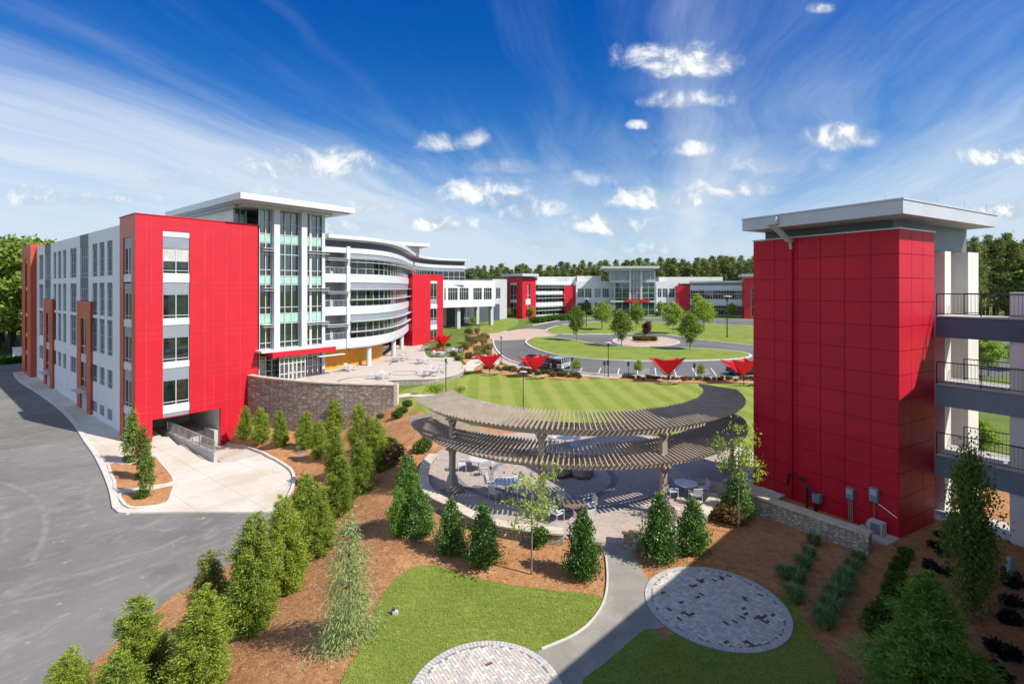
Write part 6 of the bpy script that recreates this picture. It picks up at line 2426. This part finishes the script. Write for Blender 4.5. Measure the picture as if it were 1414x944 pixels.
# ---- loose grass blades and pine straw on the near ground
def scatter(name, polys, avoid, n, seed, m, L, Wd, off, up, label, cat, ymax=34, edge=0.0):
    rng = np.random.default_rng(seed)
    Ps = []
    for poly in polys:
        xs = [p[0] for p in poly]; ys = [p[1] for p in poly]
        k_ = int(n)
        x = rng.uniform(min(xs) - edge, max(xs) + edge, k_); y = rng.uniform(min(ys) - edge, min(max(ys), ymax) + edge, k_)
        ok = pin(x, y, poly)
        if edge: ok |= pdist(x, y, list(poly) + [poly[0]]) < edge * rng.uniform(0, 1, k_) ** 2
        ok &= np.abs(x) < y * 1.04 + .5
        for av in avoid:
            if callable(av): ok &= ~av(x, y)
            else: ok &= ~pin(x, y, av)
        x, y = x[ok], y[ok]
        Ps.append(np.stack([x, y, terr(x, y) + off], 1))
    Pc = np.concatenate(Ps)
    k_ = len(Pc)
    a = rng.uniform(0, 6.283, k_)
    tilt = rng.uniform(.3, 1.0, k_) if up else rng.uniform(-.15, .25, k_)
    D = np.stack([np.cos(a) * (1 - tilt * .6), np.sin(a) * (1 - tilt * .6), tilt], 1)
    me = leafmesh(name, Pc, D, L, Wd, m, rng, 0 if up else .0)
    o = bpy.data.objects.new(name, me)
    C.objects.link(o)
    o['kind'] = 'stuff'
    return o


def circ(cx, cy, r): return lambda x, y: (x - cx) ** 2 + (y - cy) ** 2 < r * r


def poly_of(name):
    return POLYS[name]


GB = leaf_mat('lawn_blades', (.40, .415, .095), (.20, .265, .045), .6, .3, .2, 1.2)
NB = leaf_mat('straw_needles', (.53, .315, .180), (.19, .085, .042), .8, .0, .1, .9)
cav = [circ(7.36, 18.35, 2.5), circ(-.72, 14.2, 2.25), PATH]
scatter('grass', [POLYS['front_lawn'], POLYS['shaded_lawn']], cav, 60000, 5, GB, .075, .016, .085, True, '', '', edge=.10)
scatter('pine_straw_litter', [POLYS['mulch_bed']], cav + [POLYS['front_lawn'], POLYS['shaded_lawn'], POLYS['plaza']], 150000, 6, NB, .24, .014, .045, False, '', '', ymax=36)

# ================================================================== furniture
def make_table(m=CHAIRM, kind='round'):
    t = thing('round_table', 'x', 'table')
    mb = MB()
    mb.lathe([(.60, .70), (.63, .715), (.63, .735), (.60, .745)], n=28)
    obj('table_top', mb, m, t)
    mb = MB()
    mb.tube([(0, 0, .04), (0, 0, .70)], .045, 10)
    obj('pedestal', mb, ALU, t)
    mb = MB()
    for i in range(4):
        a = math.pi / 2 * i + .4
        mb.tube([(0, 0, .08), (math.cos(a) * .4, math.sin(a) * .4, .02)], .025, 6)
    obj('foot', mb, ALU, t)
    return t


def make_chair():
    t = thing('metal_armchair', 'x', 'chair')
    mb = MB()
    mb.box(-.24, .24, -.24, .24, .43, .46)
    obj('seat', mb, CHAIRM, t)
    mb = MB()
    for i in range(7):
        x = -.2 + i * .4 / 6
        mb.hexa([(x - .022, -.25, .48), (x + .022, -.25, .48), (x + .022, -.235, .48), (x - .022, -.235, .48), (x - .022, -.33, .86), (x + .022, -.33, .86), (x + .022, -.315, .86), (x - .022, -.315, .86)])
    mb.tube([(-.25, -.24, .46), (-.25, -.33, .88), (.25, -.33, .88), (.25, -.24, .46)], .018, 6)
    obj('backrest', mb, CHAIRM, t)
    for s in (-1, 1):
        mb = MB()
        mb.tube([(s * .27, -.29, .66), (s * .28, .0, .66), (s * .28, .22, .63)], .02, 6)
        obj('armrest', mb, CHAIRM, t)
        for y0, y1 in ((.22, .23), (-.22, -.27)):
            mb = MB()
            mb.tube([(s * .27, y1, 0), (s * .26, y0, .45 if y0 < 0 else .64)], .016, 6)
            obj('leg', mb, CHAIRM, t)
    return t


CH0 = make_chair()
TB0 = make_table()
usedc, usedt = [False], [False]


def put(proto, flag, loc, rz, label, group):
    if not flag[0]:
        flag[0] = True
        proto.location = loc
        proto.rotation_euler = (0, 0, rz)
        tag(proto, label, None, group)
        return proto
    return dup(proto, loc, rz, None, label, group)


def table_set(x, y, z, n, where, a0=0.0, top=None, r=.95, seats=None):
    o = put(TB0, usedt, (x, y, z), a0, 'round %s table %s' % ('brown' if top else 'pale grey', where), 'cafe tables')
    if top:
        for ch in list(o.children):
            if ch.name.startswith('table_top'):
                ch.data = ch.data.copy()
                ch.data.materials[0] = top
    for i in range(n):
        a = a0 + 2 * math.pi * i / n + rnd.uniform(-.15, .15)
        rr_ = r + rnd.uniform(-.05, .15)
        put(CH0, usedc, (x + math.cos(a) * rr_, y + math.sin(a) * rr_, z), a + math.pi / 2 + rnd.uniform(-.25, .25), 'silver armchair at the table %s' % where, 'chairs at the table ' + where)


for px, py, n, where, top, a0 in [
    (661, 641, 4, 'behind the left pergola post', None, .3), (698, 674, 4, 'left of the young tree on the plaza', None, .9),
    (792, 706, 4, 'below the boulders', BRONZE, .5), (947, 677, 4, 'right of the third pergola post', None, .2), (780, 609, 4, 'at the back of the plaza', None, .7)]:
    x, y = P(px, py + 8, .1)
    table_set(x, y, .10, n, where, a0, top)
for px, py, where in [(480, 508, 'by the orange wall'), (527, 519, 'nearest the stone retaining wall'), (594, 515, 'left on the low wall'), (606, 510, 'right on the low wall'),
                      (583, 498, 'in the middle of the terrace'), (549, 495, 'by the round column'), (588, 480, 'at the red bay, left of two'), (606, 488, 'with the red chairs near it'), (556, 492, 'behind the round column'), (628, 484, 'at the far planting bank')]:
    x, y = P(px, py + 4, TZ)
    table_set(x, y, TZ + .01, 4, where, rnd.uniform(0, 1.5))
# boulders
for (px, py), s, lab, sd in (((777, 657), (.85, .6, .5), 'left of two brown boulders on the plaza', 3), ((805, 658), (.75, .6, .42), 'right of two brown boulders on the plaza', 8)):
    bm = bmesh.new()
    bmesh.ops.create_icosphere(bm, subdivisions=4, radius=1)
    rb = random.Random(sd)
    ph = [(Vector((rb.uniform(-1, 1), rb.uniform(-1, 1), rb.uniform(-1, 1))).normalized(), rb.uniform(.55, .95)) for _ in range(14)]
    for v in bm.verts:
        for n_, d_ in ph:
            e = v.co.dot(n_) - d_
            if e > 0: v.co -= n_ * e * .85
        v.co = Vector((v.co.x * s[0], v.co.y * s[1], v.co.z * s[2]))
    me = bpy.data.meshes.new('boulder')
    bm.to_mesh(me); bm.free()
    me.materials.append(BOULDER)
    o = bpy.data.objects.new('boulder', me)
    C.objects.link(o)
    x, y = P(px, py, .1)
    o.location = (x, y, .1 + s[2] * .55)
    tag(o, lab, 'boulder', 'boulders on the plaza')

# ---- red sails on posts with a curved bench
def make_sail(tips, apex=.95, post_h=1.0):
    """inverted fabric funnel: tips (x, y, z) round a low apex on a short post"""
    t = thing('sail_canopy', 'x', 'shade sail')
    mb = MB()
    n = len(tips)
    K, M_ = 14, 10
    for i in range(n):
        a, b = Vector(tips[i]), Vector(tips[(i + 1) % n])
        ap = Vector((0, 0, apex))
        grid = []
        for k_ in range(K + 1):
            s = k_ / K
            e = a.lerp(b, s)
            mid = e.lerp(ap, 4 * s * (1 - s) * .17)      # the edge is drawn in between the tips
            row = []
            for m_ in range(M_ + 1):
                r = m_ / M_
                row.append(ap.lerp(mid, r ** .9) + Vector((0, 0, -.10 * math.sin(math.pi * r) * .6)))
            grid.append(row)
        vs = [p for row in grid for p in row]
        fs = [(k_ * (M_ + 1) + m_, (k_ + 1) * (M_ + 1) + m_, (k_ + 1) * (M_ + 1) + m_ + 1, k_ * (M_ + 1) + m_ + 1) for k_ in range(K) for m_ in range(M_)]
        mb.add(vs, fs)
    obj('fabric', mb, SAIL, t, smooth=True)
    mb = MB()
    mb.tube([(0, 0, 0), (0, 0, apex + .15)], .07, 10)
    mb.lathe([(.16, 0), (.16, .03), (.08, .05)], n=12)
    obj('post', mb, METAL, t)
    for tp in tips:
        mb = MB()
        mb.tube([(0, 0, apex * .75), (Vector(tp) * .55 + Vector((0, 0, .05))), tp], [.035, .03, .02], 6)
        obj('strut', mb, METAL, t)
    mb = MB()
    for i in range(10):
        a0, a1 = R(200 + 14 * i), R(200 + 14 * (i + 1))
        q = [(r_ * math.cos(a), r_ * math.sin(a)) for r_, a in ((1.0, a0), (1.5, a0), (1.5, a1), (1.0, a1))]
        mb.hexa([(x, y, .38) for x, y in q] + [(x, y, .46) for x, y in q])
    for a in (215, 270, 325):
        mb.tube([(1.25 * math.cos(R(a)), 1.25 * math.sin(R(a)), 0), (1.25 * math.cos(R(a)), 1.25 * math.sin(R(a)), .38)], .05, 8)
    bo = obj('bench', mb, BENCHW, t)
    return t


S0 = make_sail([(-1.75, -.55, 2.95), (1.8, -.5, 3.05), (1.5, 1.9, 2.75), (-1.9, 1.6, 2.7)], .85)
first = [True]
for px, py, s, rz, lab in [(676, 517, .92, .35, 'red sail canopy at the left end of the lawn'), (740, 522, 1.0, .4, 'red sail canopy in front of the parked cars'), (923, 529, 1.05, -.1, 'red sail canopy in front of the empty parking bays'),
                           (1027, 531, 1.05, .2, 'red sail canopy beside the red stair tower'), (612, 479, .95, .8, 'red sail canopy at the far end of the terrace')]:
    x, y = W(px, py)
    z = gz(x, y) + .05
    if px == 612: x, y = P(612, 484, TZ); z = TZ
    if first[0]:
        first[0] = False
        S0.location = (x, y, z); S0.rotation_euler = (0, 0, rz); S0.scale = (s,) * 3
        tag(S0, lab, None, 'red sail canopies')
    else:
        dup(S0, (x, y, z), rz, s, lab, 'red sail canopies')
# red chairs at the terrace end
for i, (px, py) in enumerate([(598, 489), (606, 490), (614, 490)]):
    x, y = P(px, py, TZ)
    c = dup(CH0, (x, y, TZ + .01), rnd.uniform(0, 6), 1.15, 'red metal armchair at the far end of the terrace', 'red terrace chairs')
    for ch in list(c.children):
        ch.data = ch.data.copy()
        ch.data.materials[0] = SAIL

# ---- lamp posts
def make_lamp():
    t = thing('lamp_post', 'x', 'lamp post')
    mb = MB()
    mb.tube([(0, 0, 0), (0, 0, 4.6)], [.07, .05], 10)
    mb.lathe([(.16, 0), (.16, .12), (.08, .2)], n=12)
    obj('pole', mb, METAL, t)
    mb = MB()
    mb.lathe([(.07, 4.45), (.10, 4.6), (.14, 4.9), (.16, 4.95)], n=14)
    obj('lamp_neck', mb, METAL, t)
    mb = MB()
    mb.lathe([(.17, 4.955), (.52, 5.02), (.50, 5.08), (.12, 5.14)], n=20)
    obj('lamp_head', mb, LGREY, t)
    return t


LP0 = make_lamp()
first = [True]
for tip, base, lab in [((722.5, 512), (722.5, 566), 'dark lamp post with a flat round head on the main lawn'), ((840, 472), (840, 520), 'dark lamp post behind the parking bays in front of the loop'), ((692, 463), (692, 504), 'lamp post by the walk left of the parked cars'),
                       ((1004, 408), (1004, 467), 'lamp post at the far right of the loop drive'), ((615.7, 493), (615.7, 549), 'lamp post on the lawn corner beside the low terrace wall'), ((810, 412), (810, 452), 'thin lamp post on the far loop island')]:
    loc, h, _ = place3(tip, base, 1)
    if first[0]:
        first[0] = False
        LP0.location = loc; LP0.scale = (h / 5.14,) * 3
        tag(LP0, lab, None, 'lamp posts')
    else:
        dup(LP0, loc, 0, h / 5.14, lab, 'lamp posts')
# parking bay sign posts
def make_sign():
    t = thing('parking_sign', 'x', 'sign')
    mb = MB()
    mb.tube([(0, 0, 0), (0, 0, 2.1)], .03, 8)
    obj('pole', mb, METAL, t)
    mb = MB()
    mb.box(-.17, .17, .035, .05, 1.5, 2.05)
    obj('sign_plate', mb, DGREY, t)
    return t


SG0 = make_sign()
first = [True]
for (x_, y_), lab in zip(((706, 592), (722, 590), (815, 596), (1115, 604), (560, 573)), ('left of the lamp post', 'beside the lamp post', 'between the two lawn sails', 'left of the right hand sail', 'beside the silver car')):
    x, y = W(*cc(x_, y_))
    lab = 'dark backed parking sign on a thin post ' + lab
    if first[0]:
        first[0] = False
        SG0.location = (x, y, gz(x, y)); tag(SG0, lab, None, 'parking bay signs')
    else:
        dup(SG0, (x, y, gz(x, y)), 0, None, lab, 'parking bay signs')

# ---- cars
def car_paint(name, col):
    return mat(name, col, .28, metal=.35, var=.02, fine=.01, coat=.6)


TYRE = RUBBER
CARG = glass_mat('car_glass', (.02, .025, .03), ior=1.7)
HEAD = mat('lamp_clear', (.75, .75, .72), .15)
TAIL = mat('lamp_red', (.45, .01, .01), .2)


def make_car(name, label, paint, kind, loc, rz):
    """body lofted along x (front at +x)"""
    t = thing(name, label, 'car', loc, rz)
    if kind == 'suv':
        L_, Wd, belt, roof = 4.5, 1.82, 1.08, 1.78
        low = [(-2.22, .55, 1.0), (-2.2, .42, 1.08), (-1.0, .38, 1.08), (.9, .38, 1.06), (1.75, .42, 1.0), (2.2, .48, .9), (2.24, .56, .8)]
        cab = [(-2.14, 0), (-2.0, .62), (-1.7, .70), (.1, .70), (.55, .60), (1.05, 0)]
    else:
        L_, Wd, belt, roof = 4.7, 1.8, .95, 1.44
        low = [(-2.3, .5, .86), (-2.26, .40, .98), (-1.4, .34, .98), (.9, .34, .95), (1.7, .38, .86), (2.25, .42, .74), (2.32, .5, .66)]
        cab = [(-1.75, 0), (-1.05, .43), (-.6, .50), (.05, .50), (.4, .44), (1.15, 0)]
    rings = []
    for x, zl, zh in low:
        w = Wd / 2 * (.94 if abs(x) > 2.1 else 1)
        hh = zh - zl
        rings.append([(x, -w * .93, zl), (x, -w, zl + hh * .3), (x, -w, zl + hh * .7), (x, -w * .93, zh), (x, w * .93, zh), (x, w, zl + hh * .7), (x, w, zl + hh * .3), (x, w * .93, zl)])
    mb = MB()
    mb.loft(rings)
    for x in (-1.4, 1.42):                              # arches over the wheels
        for s in (-1, 1):
            mb.tube([(x + .40 * math.cos(a), s * (Wd / 2 - .01), .34 + .40 * math.sin(a)) for a in [math.pi * q / 10 for q in range(11)]], .035, 6)
    obj('body', mb, paint, t, smooth=False)
    mb = MB()
    rings = []
    for x, dz_ in cab:
        k_ = dz_ / max(c[1] for c in cab)
        w0, w1 = Wd / 2 * .92, Wd / 2 * (.92 - .15 * k_)
        rings.append([(x, -w0, belt - .14), (x, -w1, belt + dz_), (x, w1, belt + dz_), (x, w0, belt - .14)])
    mb.loft(rings)
    ca = obj('cabin_glass', mb, CARG, t)
    mb = MB()
    ztop = belt + max(c[1] for c in cab)
    xs = [c[0] for c in cab if c[1] > .55 * (ztop - belt)]
    w1 = Wd / 2 * .78
    mb.hexa([(xs[0], -w1, ztop + .002), (xs[-1] - .1, -w1, ztop + .002), (xs[-1] - .1, w1, ztop + .002), (xs[0], w1, ztop + .002), (xs[0] + .1, -w1 * .94, ztop + .05), (xs[-1] - .25, -w1 * .94, ztop + .05), (xs[-1] - .25, w1 * .94, ztop + .05), (xs[0] + .1, w1 * .94, ztop + .05)])
    obj('roof', mb, paint, t)
    for s in (-1, 1):                                   # pillars
        mb = MB()
        for x in ((-1.95, -1.0, -.05, .72) if kind == 'suv' else (-1.35, -.25, .75)):
            zt_ = ztop if abs(x) < 1.9 or kind == 'suv' else ztop
            mb.tube([(x, s * Wd / 2 * .925, belt - .1), (x * .93 - (.25 if x > .5 else 0), s * Wd / 2 * .79, zt_)], .04, 5)
        obj('pillar', mb, paint, t)
        mb = MB()
        mb.box(.62, .82, min(s * Wd / 2, s * (Wd / 2 + .16)), max(s * Wd / 2, s * (Wd / 2 + .16)), belt - .02, belt + .12)
        obj('side_mirror', mb, paint, t)
        for x in (-1.4, 1.42):
            mb = MB()
            mb.tube([(x, s * (Wd / 2 - .2), .34), (x, s * (Wd / 2 + .02), .34)], .34, 20)
            wo = obj('wheel', mb, TYRE, t)
            mb = MB()
            mb.tube([(x, s * (Wd / 2 - .05), .34), (x, s * (Wd / 2 + .028), .34)], .21, 14)
            obj('rim', mb, ALU, wo)
        mb = MB()
        mb.box(low[-1][0] - .06, low[-1][0] + .0, min(s * .5, s * .8), max(s * .5, s * .8), .62, .76)
        obj('headlight', mb, HEAD, t)
        mb = MB()
        mb.box(low[0][0] - .02, low[0][0] + .06, min(s * .62, s * .84), max(s * .62, s * .84), .72, .98)
        obj('tail_light', mb, TAIL, t)
    if kind == 'suv':
        mb = MB()
        mb.tube([(-2.42, .1, .92), (-2.22, .1, .92)], .36, 18)
        mb.tube([(-2.44, .1, .92), (-2.41, .1, .92)], .2, 14)
        obj('spare_wheel', mb, TYRE, t)
        for s in (-1, 1):
            mb = MB()
            mb.tube([(-1.6, s * .62, 1.86), (.1, s * .62, 1.86)], .02, 5)
            obj('roof_rail', mb, METAL, t)
    mb = MB()
    mb.box(low[0][0] - .07, low[0][0] + .02, -.85, .85, .38, .58)
    obj('bumper', mb, DGREY, t)
    return t


for name, lab, pt, kind, (px, py), rz in [
    ('suv', 'silver off road car with a spare wheel on its back, parked in the bays', car_paint('silver_paint_car', (.50, .52, .54)), 'suv', (774, 511), R(66)),
    ('hatchback', 'blue car parked between the silver and the teal car', car_paint('blue_paint_car', (.03, .09, .20)), 'sedan', (757, 507.5), R(66)),
    ('sedan', 'dark teal car parked at the left end of the bays', car_paint('teal_paint_car', (.05, .11, .13)), 'sedan', (738, 503), R(66)),
    ('sedan', 'dark grey car partly behind the right hand red sail', car_paint('grey_paint_car', (.04, .045, .05)), 'sedan', (1028, 517), R(20))]:
    x, y = W(px, py)
    make_car(name, lab, pt, kind, (x, y, gz(x, y) + .075), rz)

# ---- service equipment at the tower
def fp(u, v, z): return FT(u, v, z)


t = thing('condenser_unit', 'white air conditioning unit on a small concrete pad at the tower corner', 'air conditioner', FT(-.9, .55, .1))
mb = MB()
mb.fbox(FT, -.75, -.3, .35, .95, .14, .72)
obj('casing', mb, WHITETRIM, t, True)
mb = MB()
for i in range(9): mb.fbox(FT, -.765, -.752, .41, .83, .2 + i * .055, .225 + i * .055)
obj('grille', mb, DGREY, t, True)
mb = MB()
mb.fbox(FT, -.8, -.1, .95, 1.0, .2, .6)
obj('side_cover', mb, LGREY, t, True)
mb = MB()
mb.fbox(FT, -1.25, -.08, -.1, 1.5, -.2, .13)
struct('equipment_pad', mb, CONC)
for v, z, w_, h_, lab in ((2.0, 1.45, .34, .5, 'grey blue electric meter box on the red wall, left of two'), (.95, 1.75, .36, .62, 'blue electric cabinet on the red wall, right of two')):
    t = thing('electric_box', lab, 'electric box', FT(-.1, v, z), 0, 'boxes on the tower wall')
    mb = MB()
    mb.fbox(FT, -.22, -.015, v - w_ / 2, v + w_ / 2, z - h_ / 2, z + h_ / 2)
    obj('casing', mb, TEALM, t, True)
    mb = MB()
    mb.fbox(FT, -.235, -.222, v - w_ / 2 + .05, v + w_ / 2 - .05, z, z + h_ / 2 - .06)
    obj('cover', mb, LGREY, t, True)
    mb = MB()
    for q in ((-.08, 0, .08) if v > 1.5 else (0,)):
        mb.tube([FT(-.1, v + q, z - h_ / 2), FT(-.1, v + q, .0)], .025, 6)
    if v < 1.5: mb.tube([FT(-.08, v - .1, z - .35), FT(-.06, v - .9, z - .75)], .02, 6)
    obj('conduit', mb, ALU, t, True)
t = thing('water_valve', 'dark pipe assembly with a valve wheel standing against the red wall', 'water valve', FT(-.3, 4.2, 0))
mb = MB()
mb.tube([FT(-.35, 4.0, 0), FT(-.35, 4.0, 1.2), FT(-.35, 4.35, 1.45), FT(-.3, 5.0, 1.5), FT(-.3, 5.1, .9)], .055, 8)
mb.tube([FT(-.35, 3.55, 0), FT(-.35, 3.55, 1.0), FT(-.35, 4.0, 1.15)], .07, 8)
obj('pipe', mb, METAL, t, True)
mb = MB()
mb.lathe([(.13, 0), (.16, .03), (.13, .06)], FT(-.35, 4.2, 1.45), 12)
obj('valve_wheel', mb, METAL, t, True)
mb = MB()
mb.fbox(FT, -.5, -.2, 3.3, 3.65, .5, .95)
obj('valve_body', mb, TEALM, t, True)
t = thing('utility_cabinet', 'blue grey metal cabinet behind the left end of the ledge stone wall', 'cabinet', FLW(.6, .95, 0))
mb = MB()
mb.fbox(FLW, .4, .85, .6, 1.15, -.1, .95)
obj('casing', mb, TEALM, t, True)
mb = MB()
mb.fbox(FLW, .36, .89, .56, 1.19, .953, 1.0)
obj('lid', mb, LGREY, t, True)
t = thing('utility_pedestal', 'pale green utility pedestal in the shaded mulch at the right edge', 'utility box', at_ground(1396, 800))
mb = MB()
mb.hexa([(-.14, -.12, 0), (.14, -.12, 0), (.14, .12, 0), (-.14, .12, 0), (-.10, -.08, .75), (.10, -.08, .75), (.10, .08, .75), (-.10, .08, .75)])
obj('casing', mb, BOXM, t)
mb = MB()
mb.hexa([(-.12, -.1, .752), (.12, -.1, .752), (.12, .1, .752), (-.12, .1, .752), (-.07, -.06, .86), (.07, -.06, .86), (.07, .06, .86), (-.07, .06, .86)])
obj('lid', mb, BOXM, t)
t = thing('garden_spotlight', 'small white spotlight with a dark bracket at the left edge of the front lawn', 'garden light', at_ground(546, 850, .06))
mb = MB()
mb.box(-.09, .09, -.07, .07, .0, .12)
obj('casing', mb, WHITETRIM, t)
mb = MB()
mb.hexa([(-.14, -.03, .10), (-.02, -.03, .10), (-.02, .03, .10), (-.14, .03, .10), (-.10, -.05, .24), (-.0, -.05, .22), (-.0, .05, .22), (-.10, .05, .24)])
obj('lamp_head', mb, DGREY, t)
for px, py, ht, lab in [(887, 752, 1.0, 'thin metal stake light beside the holly right of the path'), (757, 752, .5, 'short pale stake under the young tree')]:
    t = thing('stake_light', lab, 'garden light', at_ground(px, py))
    mb = MB()
    mb.tube([(0, 0, 0), (0, 0, ht)], .025, 6)
    obj('stake', mb, ALU, t)
    mb = MB()
    mb.lathe([(.04, ht), (.05, ht + .1), (.02, ht + .13)], n=8)
    obj('lamp_head', mb, DGREY, t)
# white wall at the end of the service road
t = thing('white_wall', 'low white wall at the far end of the service road below the trees', 'wall', (-98, 104, -3))
Fw = Frame((-101.5, 103), (1, .28))
mb = MB()
mb.fbox(Fw, 0, 14, 0, .4, -4, -.6)
obj('wall_face', mb, WHITE, t, True)
mb = MB()
mb.fbox(Fw, -.05, 14.05, -.05, .45, -.597, -.45)
obj('cap', mb, WHITETRIM, t, True)
# red hydrant and post by the far corner of the service wing
t = thing('fire_hydrant', 'small red hydrant at the far end of the footway', 'hydrant', (*W(31, 512), gz(*W(31, 512)) + .1))
mb = MB()
mb.lathe([(.16, 0), (.16, .08), (.12, .1), (.12, .6), (.15, .62), (.15, .68), (.08, .8), (.02, .84)], n=14)
obj('barrel', mb, RED, t)
mb = MB()
mb.tube([(-.22, 0, .48), (.22, 0, .48)], .06, 8)
mb.tube([(0, -.2, .48), (0, 0, .48)], .07, 8)
obj('nozzle', mb, RED, t)
